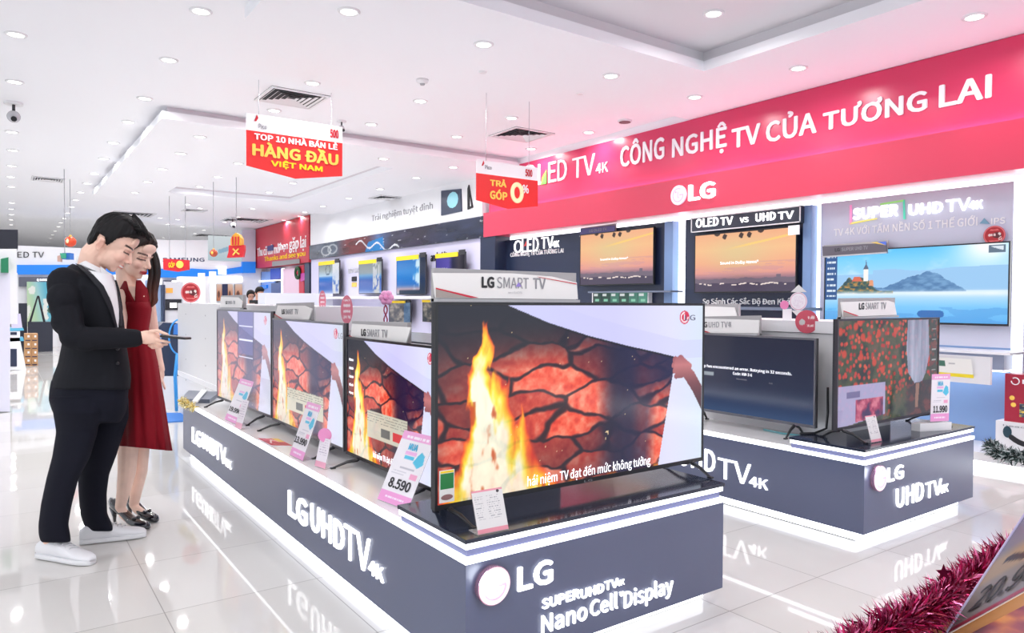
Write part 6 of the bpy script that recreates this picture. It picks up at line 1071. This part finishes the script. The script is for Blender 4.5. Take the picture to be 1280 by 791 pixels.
# right hand round the phone
ax = (unit(RIGHT), unit(fwd), unit(UP)); b.ball(B(184.5, 421.5, .0), (.050, .020, .034), 18, 12, ax); b.ball(B(191, 421, .015), (.034, .024, .034), 16, 10, ax); b.ball(B(176, 421.5, -.01), (.036, .024, .029), 14, 10, ax)
fingers(b, None, [(B(186, 414.5, -.012), B(197, 413.2, -.014), B(209.5, 418.3, -.012))], .0092)
fingers(b, None, [(B(194, 424, .002), B(204.5, 426.5, -.020), B(211.5, 427.8, -.004)), (B(193, 427, .016), B(202, 431, .0), B(208.5, 430.5, .020)), (B(190, 430, .030), B(197, 434, .022), B(203, 433.0, .040)), (B(186, 430.5, .040), B(191, 434.5, .040), B(196.5, 434.2, .055))])
lh = [(116, 503, .34), (118, 515, .34)]; b.ball(B(117, 510, .34), (.035, .02, .045), 14, 10, ax)
fingers(b, None, [(B(112 + 4 * k, 518, .34), B(113 + 4 * k, 527, .335), B(114 + 4 * k, 534 - abs(k - 1.3) * 2, .325)) for k in range(4)] + [(B(124, 506, .33), B(128, 513, .325), B(129, 520, .32))], .008)
fuse('body', b, SKIN, man, .0038, 3, skin_paint(hd, C3(248, 206, 186), C3(224, 140, 130), C3(34, 26, 26), True))
def mhair(az, el):
    A = np.abs(az); e = np.degrees(el); a = np.degrees(A); line = np.interp(a, [0, 25, 45, 62, 76, 86, 95, 104, 124, 132, 150, 180], [31, 31, 27, 20, 4, -30, -26, -10, -10, -46, -64, -70]); t = np.interp(e, [-40, 0, 25, 50, 90], [.006, .009, .016, .031, .036]) + .020 * np.exp(-(a / 38) ** 2) * sm(25, 45, e) - .004 * sm(120, 180, a) * sm(40, 0, e) + .018 * sm(112, 140, a) * sm(-15, -45, e); return np.where(e > line, t * sm(-1, 9, e - line) + .003, -.022)
HAIR = mat('black_hair', (.008, .007, .008), .5, spec=.25); hd.hair('hair', man, HAIR, mhair, 2, .0045)
b = MB(); rnd = random.Random(4)
for k in range(70):
    s_ = rnd.uniform(-.062, .062); f0 = rnd.uniform(-.05, .05); p0 = hd.P(f0, s_, .105 + rnd.uniform(0, .012)); p1 = hd.P(f0 + .045, s_ * 1.02, .128 + rnd.uniform(-.006, .012)); p2 = hd.P(min(.128, f0 + .085), s_ * 1.02, .112 + rnd.uniform(-.012, .010)); b.tube([p0, p1, p2], [.008, .0085, .003], 6)
b.build('hair_top', HAIR, man, True)
# jacket: torso, sleeves
TOR = [(92, 134, 331, .12, .10), (74, 141, 342, .12, .185), (68, 146, 356, .12, .205), (70, 151, 375, .12, .195), (74, 155, 400, .12, .175), (77, 158, 430, .13, .165), (72, 162, 455, .13, .165), (66, 164, 470, .13, .172), (62, 163, 487, .13, .175)]
b = MB(); b.loft([M_.ring(90, 138, 338, .12, .10, 32, 9), M_.ring(77, 142, 346, .12, .175, 32, 7), M_.ring(68.5, 146, 357, .12, .203, 32, 3)] + [M_.ring(L, R, y, dc, w_, 32) for L, R, y, dc, w_ in TOR[3:]])
M_.limb(b, [(81, 353, -.055, .074), (82, 385, -.10, .066), (92, 420, -.13, .060), (122, 422.5, -.09, .054), (150, 422.8, -.045, .049), (168.5, 422.6, -.022, .0435)]); M_.limb(b, [(112, 355, .30, .072), (110, 425, .36, .058), (114, 497, .345, .045)])
for x, y, r in ((84, 402, .066), (80, 372, .070), (107, 424, .058)): b.ball(B(x, y, -.11), r, 14, 10)
jk = fuse('jacket', b, CLOTH, man, .0075, 5)
def surf(x, y, out=.006):
    i = 0
    while i < len(TOR) - 2 and y > TOR[i + 1][2]: i += 1
    a, c = TOR[i], TOR[i + 1]; t = (y - a[2]) / (c[2] - a[2]); L, R, _, dc, w_ = [a[k] + (c[k] - a[k]) * t for k in range(5)]; m_, h_ = (L + R) / 2, (R - L) / 2; q = min(.985, abs((x - m_) / h_)); return B(x, y, dc - w_ * (1 - q ** 2.3) ** (1 / 2.3) - out)
def drape(name, left, right, m, out, n=14, k=6, thick=.004, parent=man):
    """Cloth laid on the torso between two edges given as image points."""
    def at(pl, t): t = t * (len(pl) - 1); i = min(int(t), len(pl) - 2); f_ = t - i; return pl[i][0] + (pl[i + 1][0] - pl[i][0]) * f_, pl[i][1] + (pl[i + 1][1] - pl[i][1]) * f_
    P = []
    for j in range(n + 1):
        (xa, ya), (xb, yb) = at(left, j / n), at(right, j / n); P.append([surf(xa + (xb - xa) * i / k, ya + (yb - ya) * i / k, out) for i in range(k + 1)])
    mb = MB(); N = (n + 1) * (k + 1); mb.v = [tuple(p) for r in P for p in r] + [tuple(p + fwd * thick) for r in P for p in r]; I = lambda j, i: j * (k + 1) + i
    for j in range(n):
        for i in range(k): mb.f += [(I(j, i), I(j + 1, i), I(j + 1, i + 1), I(j, i + 1)), (N + I(j, i), N + I(j, i + 1), N + I(j + 1, i + 1), N + I(j + 1, i))]
    for j in range(n): mb.f += [(I(j, 0), N + I(j, 0), N + I(j + 1, 0), I(j + 1, 0)), (I(j, k), I(j + 1, k), N + I(j + 1, k), N + I(j, k))]
    return mb.build(name, m, parent, True, fix=True)
LAP = mat('suit_lapel', (.016, .0165, .022), .6, spec=.25)
sh = drape('shirt', [(108, 337), (125, 353), (137, 372), (143, 392), (146, 409)], [(141, 344), (144, 356), (147, 372), (149, 392), (147.5, 409)], SHIRT, .006)
drape('lapel', [(94, 329), (110, 345), (124, 362), (136, 386), (145, 411)], [(101, 331), (114, 341), (129, 357), (140, 380), (146.5, 409)], LAP, .010); drape('lapel', [(143, 350), (146, 364), (149, 384), (149, 407)], [(145, 350), (149, 362), (153, 384), (152, 407)], LAP, .009, 10, 4)
b = MB(); b.loft([M_.ring(94, 141, 338, .12, .098, 32, 10), M_.ring(96, 139, 331, .12, .084, 32, 11), M_.ring(98.5, 136, 331.5, .12, .076, 32, 10.5), M_.ring(97, 137, 340, .12, .086, 32, 10)], caps=False); b.build('collar', SHIRT, man, True, fix=True)
MB().prism([B(126, 333, .028), B(141.5, 345, .06), B(135, 356, .035), B(128.5, 346, .025)], -fwd * .006).build('collar_tip', SHIRT, man, fix=True); MB().prism([B(139, 342, .06), B(143.5, 346, .12), B(143, 352, .10)], -fwd * .006).build('collar_tip', SHIRT, man, fix=True)
MB().tube([B(166, 422.6, -.024), B(171.6, 422.2, -.018)], [.041, .0385], 18, flat=(fwd, .8)).build('shirt_cuff', SHIRT, man, True)
b = MB()
for (x, y) in ((138, 424), (139.5, 427), (141, 430)): b = MB(); b.ball(surf(147, 418 + (y - 424) * 6, .004), (.008, .008, .008), 10, 8); b.build('button', BLACK, man)
# trousers
b = MB(); NL = [(62, 148, 478, .12, .165), (61, 150, 492, .12, .165)]
b.loft([M_.ring(L, R, y, dc, w_) for L, R, y, dc, w_ in ((64, 160, 474, .13, .15), (61.5, 161, 487, .13, .16), (60.5, 160, 500, .13, .165), (65, 158, 514, .13, .15), (74, 150, 528, .13, .12))])
b.loft([M_.ring(L, R, y, dc, w_) for L, R, y, dc, w_ in ((61, 126, 496, .04, .09), (66, 126, 515, .03, .098), (70, 122, 540, dn + .02, .096), (65, 113, 571, dn + .01, .09), (57.6, 98, 599, dn, .082), (51, 90, 630, dn, .078), (47.8, 85.5, 655, dn, .076), (48, 88, 668, dn, .077), (51, 89, 678, dn, .076))])
b.loft([M_.ring(L, R, y, dc, w_) for L, R, y, dc, w_ in ((96, 161, 496, .22, .09), (98, 161, 522, .235, .098), (98, 154.5, 541, .24, .094), (97, 146, 568, (.24 + df) / 2, .088), (97, 136.5, 593, df, .082), (98, 133.5, 616, df, .077), (100, 134, 641, df, .074), (105, 141, 657, df, .074), (109, 142, 664, df, .072))])
fuse('trousers', b, TROUS, man, .007, 14)
# sneakers
SN = mat('sneaker_white', (.84, .84, .87), .45); SOLE = mat('sneaker_sole', (.8, .8, .82), .5); LACE = mat('sneaker_lace', (.62, .62, .64), .7)
def sneaker(heel, toe, w_, label=None):
    """heel and toe are floor points."""
    h, t_ = np.asarray(heel, float), np.asarray(toe, float); L = np.linalg.norm(t_ - h); d = (t_ - h) / L; s_ = unit(np.cross([0, 0, 1.0], d)); Z = V(0, 0, 1)
    prof = [(0, .62, .075), (.06, .80, .088), (.18, .86, .095), (.32, .86, .098), (.46, .90, .090), (.60, .98, .072), (.75, 1.0, .060), (.88, .92, .052), (.96, .70, .044), (1.0, .42, .032)]
    up = MB(); so = MB(); rings = []; sr = []
    for (q, k, hh) in prof:
        c = h + d * L * q; rings.append([c + s_ * w_ * k * .92 * math.copysign(abs(math.cos(a)) ** .8, math.cos(a)) + Z * (.016 + (hh - .016) * (.5 + .5 * math.sin(a))) for a in np.linspace(0, 2 * math.pi, 20, endpoint=False)])
        sr.append([c + s_ * w_ * k * 1.0 * math.copysign(abs(math.cos(a)) ** .5, math.cos(a)) + Z * (.001 + .014 + .013 * math.copysign(abs(math.sin(a)) ** .5, math.sin(a))) for a in np.linspace(0, 2 * math.pi, 20, endpoint=False)])
    o = up.loft(rings).build('sneaker', SN, man, True, fix=True); so.loft(sr).build('sole', SOLE, o, True, fix=True); la = MB()
    for k in range(4):
        q = .42 + .07 * k; c = h + d * L * q + Z * (np.interp(q, [p[0] for p in prof], [p[2] for p in prof]) + .002); la.tube([c - s_ * w_ * .5 - Z * .010, c - s_ * w_ * .2 + Z * .001, c + s_ * w_ * .2 + Z * .001 + d * .012, c + s_ * w_ * .5 - Z * .010 + d * .014], .0032, 6)
    c = h + d * L * .44 + Z * .098; la.tube([c, c + s_ * .03 + Z * .006, c + s_ * .045 - Z * .012, c + s_ * .02 - Z * .006], .0028, 6); la.tube([c, c - s_ * .03 + Z * .006, c - s_ * .045 - Z * .012], .0028, 6); la.build('laces', LACE, o, True)
sneaker(onz(50, 696, 0), onz(116, 706, 0), .047); sneaker(onz(100, 680, 0), onz(183, 670, 0), .047)
# the phone
ph = thing('smartphone', 'dark phone held out in the suited person\'s right hand', 'phone', tuple(B(219, 422, 0)))
a0, a1 = B(201.5, 421.2, -.012), B(233.5, 424.6, -.012); ex = a1 - a0; wv = unit(fwd) * .066; nz = unit(np.cross(wv, ex)); nz = nz if nz[2] > 0 else -nz
MB().obox(a0 - wv * .25, ex, wv, nz * .0105).build('case', mat('phone_case', (.014, .015, .018), .3), ph, bevel=.003); MB().obox(a0 - wv * .20 + ex * .04 + nz * .0105, ex * .92, wv * .9, nz * .0008).build('glass', mat('phone_glass', (.01, .01, .012), .05), ph)
# ---------------------------------------------------------------- the woman
W_ = Figure(3.86); B = W_.B
wom = thing('person', 'person in a dark red V-neck dress and black heels, with long brown hair', 'person', tuple(onz(165, 657, 0)))
hw = Head(B(169, 317.5, .0), math.radians(14), math.radians(21), .98)
wn, wf = depth(onz(163, 658, 0)) - W_.D, depth(onz(180, 650, 0)) - W_.D; print('FEET', wn, wf)
b = MB(); hw.skull(b, .90); b.tube([hw.P(-.02, 0, -.05), hw.P(-.035, 0, -.10), B(161, 366, .03)], [.047, .045, .06], 16)
b.loft([W_.ring(L, R, y, .02, w_) for L, R, y, w_ in ((150, 182, 358, .112), (147.5, 186.5, 370, .138), (149, 186, 390, .125), (153, 184, 412, .10), (152, 190, 440, .13), (152, 194, 475, .14))])
W_.limb(b, [(183, 371, .13, .042), (190, 415, .20, .036), (197, 450, .19, .028), (200.5, 462, .185, .024)]); W_.limb(b, [(151, 371, -.08, .042), (148, 415, -.14, .036), (146, 450, -.14, .028), (146, 466, -.14, .026)])
axw = (unit(fwd), unit(RIGHT), unit(UP)); b.ball(B(201.5, 468, .185), (.030, .013, .034), 14, 10, axw); b.ball(B(146, 474, -.14), (.030, .014, .036), 14, 10, axw)
fingers(b, None, [(B(202, 473, .165 + .014 * k), B(204 + .3 * k, 480 + k % 2, .163 + .014 * k), B(206.3, 487 - abs(k - 1.4) * 1.6, .160 + .014 * k)) for k in range(4)] + [(B(200, 466, .163), B(200.2, 472, .150), B(201, 477.5, .148))], .0066)
fingers(b, None, [(B(146, 480, -.16 + .014 * k), B(147, 487, -.16 + .014 * k), B(148.5, 493 - abs(k - 1.4) * 1.6, -.16 + .014 * k)) for k in range(4)] + [(B(147, 472, -.165), B(148, 478, -.172), B(149, 484, -.17))], .0066)
W_.limb(b, [(160, 500, .0, .075), (160, 560, wn * .6, .052), (158.5, 590, wn * .8, .046), (154, 616, wn, .034), (150.5, 634, wn + .02, .028), (155, 643, wn + .01, .025), (163, 649.5, wn, .024), (171, 654, wn - .02, .020)])
W_.limb(b, [(176, 500, .12, .075), (175, 560, (.14 + wf) / 2, .050), (174, 590, wf, .043), (170, 614, wf, .032), (167.5, 630, wf + .02, .027), (171, 636, wf + .01, .024), (178, 641, wf, .022), (184, 645, wf - .02, .018)])
fuse('body', b, SKIN, wom, .0036, 3, skin_paint(hw, C3(252, 216, 198), C3(200, 70, 78), C3(70, 46, 40), False))
BRH = mat('dark_brown_hair', (.017, .010, .009), .45, spec=.3, var=.3, scale=30); RBH = mat('auburn_hair', rgb(92, 38, 26), .4, spec=.45, var=.35, scale=40)
def whair(az, el):
    A = np.abs(az); e = np.degrees(el); a = np.degrees(A); line = np.interp(a, [0, 20, 45, 65, 80, 100, 180], [36, 34, 22, 0, -45, -80, -82]); t = np.interp(e, [-80, -20, 20, 60, 90], [.012, .020, .020, .024, .020]); return np.where(e > line, t * sm(-1, 10, e - line) + .003, -.022)
hw.hair('hair', wom, BRH, whair, 5, .004)
HAIRC = attr_mat('long_hair', 0.0, .42, .35)
def lock(pts, name='hair_lock'):
    """One long lock: dark brown at the crown, turning auburn towards its curled end."""
    b = MB(); b.tube([B(x, y, d) for x, y, d, r in pts], [r for *_, r in pts], 14, flat=(unit(fwd), .6)); o = b.build(name, HAIRC, wom, True); me = o.data; n = len(me.vertices); a = np.empty(n * 3); me.vertices.foreach_get('co', a); z = a.reshape(-1, 3)[:, 2]; loc = MW[wom.name].translation.z
    ya, yb = B(190, 340)[2] - loc, B(190, 378)[2] - loc; t = sm(ya, yb, z); k = (.75 + .5 * np.tile(np.array([.2, .9, .4, 1, .1, .7, .5, .95, .3, .8, .15, .6, .45, .85]), n // 14 + 1)[:n])[:, None]
    c = (np.array([.012, .0075, .007]) * (1 - t[:, None]) + np.array([.098, .026, .014]) * t[:, None]) * k; me.color_attributes.new('Col', 'FLOAT_COLOR', 'POINT').data.foreach_set('color', np.concatenate([c, np.ones((n, 1))], 1).ravel()); q = o.modifiers.new('sub', 'SUBSURF'); q.levels = q.render_levels = 1
rnd = random.Random(8)
for k in range(13):
    o = k / 12.0; dx = -6 + 12 * o; dd = .01 + .09 * ((k * 5) % 13) / 13; w = lambda s: rnd.uniform(-s, s); e = 383 - abs(o - .45) * 7
    lock([(178 + dx * .7, 300 + abs(o - .35) * 9, dd, .010), (187 + dx * .75, 311 + w(1), dd, .015), (192 + dx * .8, 326, dd, .016), (193.5 + dx * .75 + w(1), 342, dd, .0155), (192 + dx * .7 + w(1.6), 356, dd, .0155), (190 + dx * .75 + w(1.6), 367, dd - .01, .0150), (192 + dx * .65 + w(1.2), 376, dd - .02, .0125), (190 + dx * .55, e, dd - .03, .0095), (186 + dx * .5, e + 2.5, dd - .035, .005)])
for k in range(6): lock([(158 + k * 1.2, 318, .07, .014), (154 + k * 1.2, 338, .07, .018), (151 + k * 1.4, 352, .06, .016), (150 + k * 1.4 + rnd.uniform(-1, 1), 364, .05, .012), (151 + k * 1.2, 372, .04, .006)])
DRESS = mat('dark_red_dress', rgb(132, 14, 30), .75, spec=.2, bump=.2, scale=300)
# dress with soft folds from the waist down, open at the neck in a V
rings = []; N = 72
DR = [(146, 188.5, 377, .02, .150, 0), (145.5, 190, 386, .02, .148, 0), (147, 188.5, 398, .02, .132, 0), (149.5, 186, 411, .02, .112, 0), (150, 188, 421, .02, .116, .2), (150, 193, 434, .025, .135, .5), (149.5, 197, 452, .03, .155, .8), (148.5, 201, 478, .03, .175, 1.1), (148, 205, 503, .03, .192, 1.5), (147.5, 210, 535, .03, .212, 1.9), (147.5, 214, 560, .03, .228, 2.2)]
for L, R, y, dc, w_, fo in DR:
    c, a = (L + R) / 2, (R - L) / 2; r_ = []
    for k in range(N):
        t = 2 * math.pi * k / N; q = 1 + fo * (.020 * math.sin(9 * t + .6) + .012 * math.sin(17 * t + 1.4)); r_.append(B(c + a * math.cos(t) * q, y + (3 * math.cos(t) if y > 530 else 0), dc + w_ * math.sin(t) * q))
    rings.append(r_)
b = MB(); b.loft(rings, caps=False)
dr = b.build('dress', DRESS, wom, True, fix=True); so = dr.modifiers.new('thickness', 'SOLIDIFY'); so.thickness = .005; so.offset = -1
def wsurf(x, y, out):
    L = np.interp(y, [346, 352, 362, 377, 386, 398], [157, 150, 146, 146, 145.5, 147]); R = np.interp(y, [346, 352, 362, 377, 386, 398], [176, 184, 187, 188.5, 190, 188.5]); w_ = np.interp(y, [346, 352, 362, 377, 386], [.06, .10, .135, .150, .148]); m_, h_ = (L + R) / 2, (R - L) / 2; q = min(.98, abs((x - m_) / h_)); return B(x, y, .02 - w_ * math.sqrt(1 - q * q) - out)
def wdrape(name, left, right, n=12, k=7, out=.0015):
    P = []
    for j in range(n + 1):
        t = j / n; f_ = lambda pl: (np.interp(t, np.linspace(0, 1, len(pl)), [p[0] for p in pl]), np.interp(t, np.linspace(0, 1, len(pl)), [p[1] for p in pl])); (xa, ya), (xb, yb) = f_(left), f_(right); P.append([wsurf(xa + (xb - xa) * i / k, ya + (yb - ya) * i / k, out * (1 - 4 * t ** 3)) for i in range(k + 1)])
    mb = MB(); mb.v = [tuple(p) for r in P for p in r]; I = lambda j, i: j * (k + 1) + i; mb.f = [(I(j, i), I(j + 1, i), I(j + 1, i + 1), I(j, i + 1)) for j in range(n) for i in range(k)]; o = mb.build(name, DRESS, wom, True); q = o.modifiers.new('thickness', 'SOLIDIFY'); q.thickness = .006; return o
wdrape('bodice_strap', [(155, 351), (149, 362), (146.5, 380)], [(157.5, 351), (160, 362), (170, 380)]); wdrape('bodice_strap', [(170, 350), (169, 362), (168.5, 380)], [(176, 350), (185, 362), (188.2, 380)])
b = MB(); b.tube([B(197.2 + .4 * math.cos(t) + 0, 457.5, .187) + RIGHT * .026 * math.cos(t) + fwd * .026 * math.sin(t) for t in np.linspace(0, 2 * math.pi, 20)], .004, 6); b.build('bracelet', DARK_METAL, wom, True)
# patent heels
PAT = mat('patent_black', (.008, .009, .016), .08, coat=1.0)
def pump(heel, toe, w_, hh=.085):
    h, t_ = np.asarray(heel, float), np.asarray(toe, float); L = np.linalg.norm(t_ - h); d = (t_ - h) / L; s_ = unit(np.cross([0, 0, 1.0], d)); Z = V(0, 0, 1); b = MB(); R_ = []
    for (q, k, zb, zt) in ((-.03, .45, hh + .012, hh + .062), (.06, .70, hh - .006, hh + .058), (.2, .74, hh - .022, hh + .034), (.38, .76, hh * .5, hh * .5 + .042), (.55, .92, .014, .058), (.7, 1.0, .004, .052), (.84, .96, .002, .046), (.94, .70, .002, .038), (1.0, .32, .004, .024)):
        c = h + d * L * q; R_.append([c + s_ * w_ * k * math.cos(a) + Z * ((zb + zt) / 2 + (zt - zb) / 2 * math.sin(a)) for a in np.linspace(0, 2 * math.pi, 18, endpoint=False)])
    o = b.loft(R_).build('high_heel_shoe', PAT, wom, True, fix=True); c = h + d * L * .03; MB().tube([c + Z * (hh + .012), c + d * .012 + Z * hh * .5, c + d * .014 + Z * .001], [.021, .010, .006], 12).build('heel', PAT, o, True)
    c = h + d * L * .66 + Z * .055; m = MB(); m.ball(c + s_ * .014, (.014, .012, .008), 10, 8, (d, s_, Z)); m.ball(c - s_ * .014, (.014, .012, .008), 10, 8, (d, s_, Z)); m.ball(c, .006, 8, 6); m.build('bow', PAT, o, True)
pump(onz(140, 654.5, 0), onz(186, 662, 0), .037); pump(onz(160, 646, 0), onz(196.5, 653, 0), .037)
# ---------------------------------------------------------------- staff behind the desk
def staff(label, px, py, D, look, hairm, shirt_col, seed):
    F_ = Figure(D); p = F_.B(px, py); t = thing('person', label, 'person', (p[0], p[1], 0)); h = Head(p, look, math.radians(24), 1.0); b = MB(); h.skull(b); k = CAM_F / D; b.tube([h.P(-.03, 0, -.05), F_.B(px - 1, py + .2 * k)], [.052, .06], 12); x, y = px - 1, py
    b.loft([F_.ring(x - .20 * k, x + .20 * k, y + q * k, 0, w_, 20) for q, w_ in ((.23, .08), (.27, .12), (.45, .12), (.75, .12), (1.0, .11))]); 
    for sg in (1, -1):
        F_.limb(b, [(x + sg * .2 * k, y + .27 * k, 0, .05), (x + sg * .22 * k, y + .5 * k, -.05, .042), (x + sg * .14 * k, y + .62 * k, -.25, .034)]); b.ball(F_.B(x + sg * .12 * k, y + .63 * k, -.32), (.04, .05, .02), 10, 8); F_.limb(b, [(x + sg * .09 * k, y + .95 * k, 0, .07), (x + sg * .09 * k, y + (p[2] - .06) * k, 0, .05)])
    fuse('body', b, SKIN, t, .012, 2, skin_paint(h, C3(214, 164, 144), C3(180, 100, 96), C3(30, 24, 24))); h.hair('hair', t, hairm, mhair if seed == 1 else whair, seed, .003, nu=60, nv=40)
    b = MB(); b.loft([F_.ring(x - .22 * k, x + .22 * k, y + q * k, 0, w_, 20) for q, w_ in ((.235, .10), (.28, .14), (.5, .14), (.8, .14), (1.02, .13))]); b.build('shirt', mat('staff_shirt_%d' % seed, shirt_col, .7), t, True, fix=True)
staff('person with short black hair behind the service desk, head bowed, right one of two', 324, 366.5, 16.4, math.radians(30), HAIR, rgb(60, 64, 84), 1)
staff('person with dark hair behind the service desk, left one of two', 313.5, 369.5, 17.4, math.radians(60), HAIR, rgb(140, 140, 160), 2)
p = atd(320.5, 378, 15.9); t = thing('monitor', 'dark low monitor on the service desk in front of the two staff', 'monitor', tuple(p)); s_ = 15.9 / CAM_F; MB().obox(p - RIGHT * 9 * s_ - UP * 1.0 * s_, RIGHT * 19 * s_, fwd * .04, UP * 4 * s_).build('shell', BLACK, t); MB().obox(p - RIGHT * 2 * s_ - UP * 12 * s_, RIGHT * 4 * s_, fwd * .05, UP * 12 * s_).build('stand', BLACK, t)
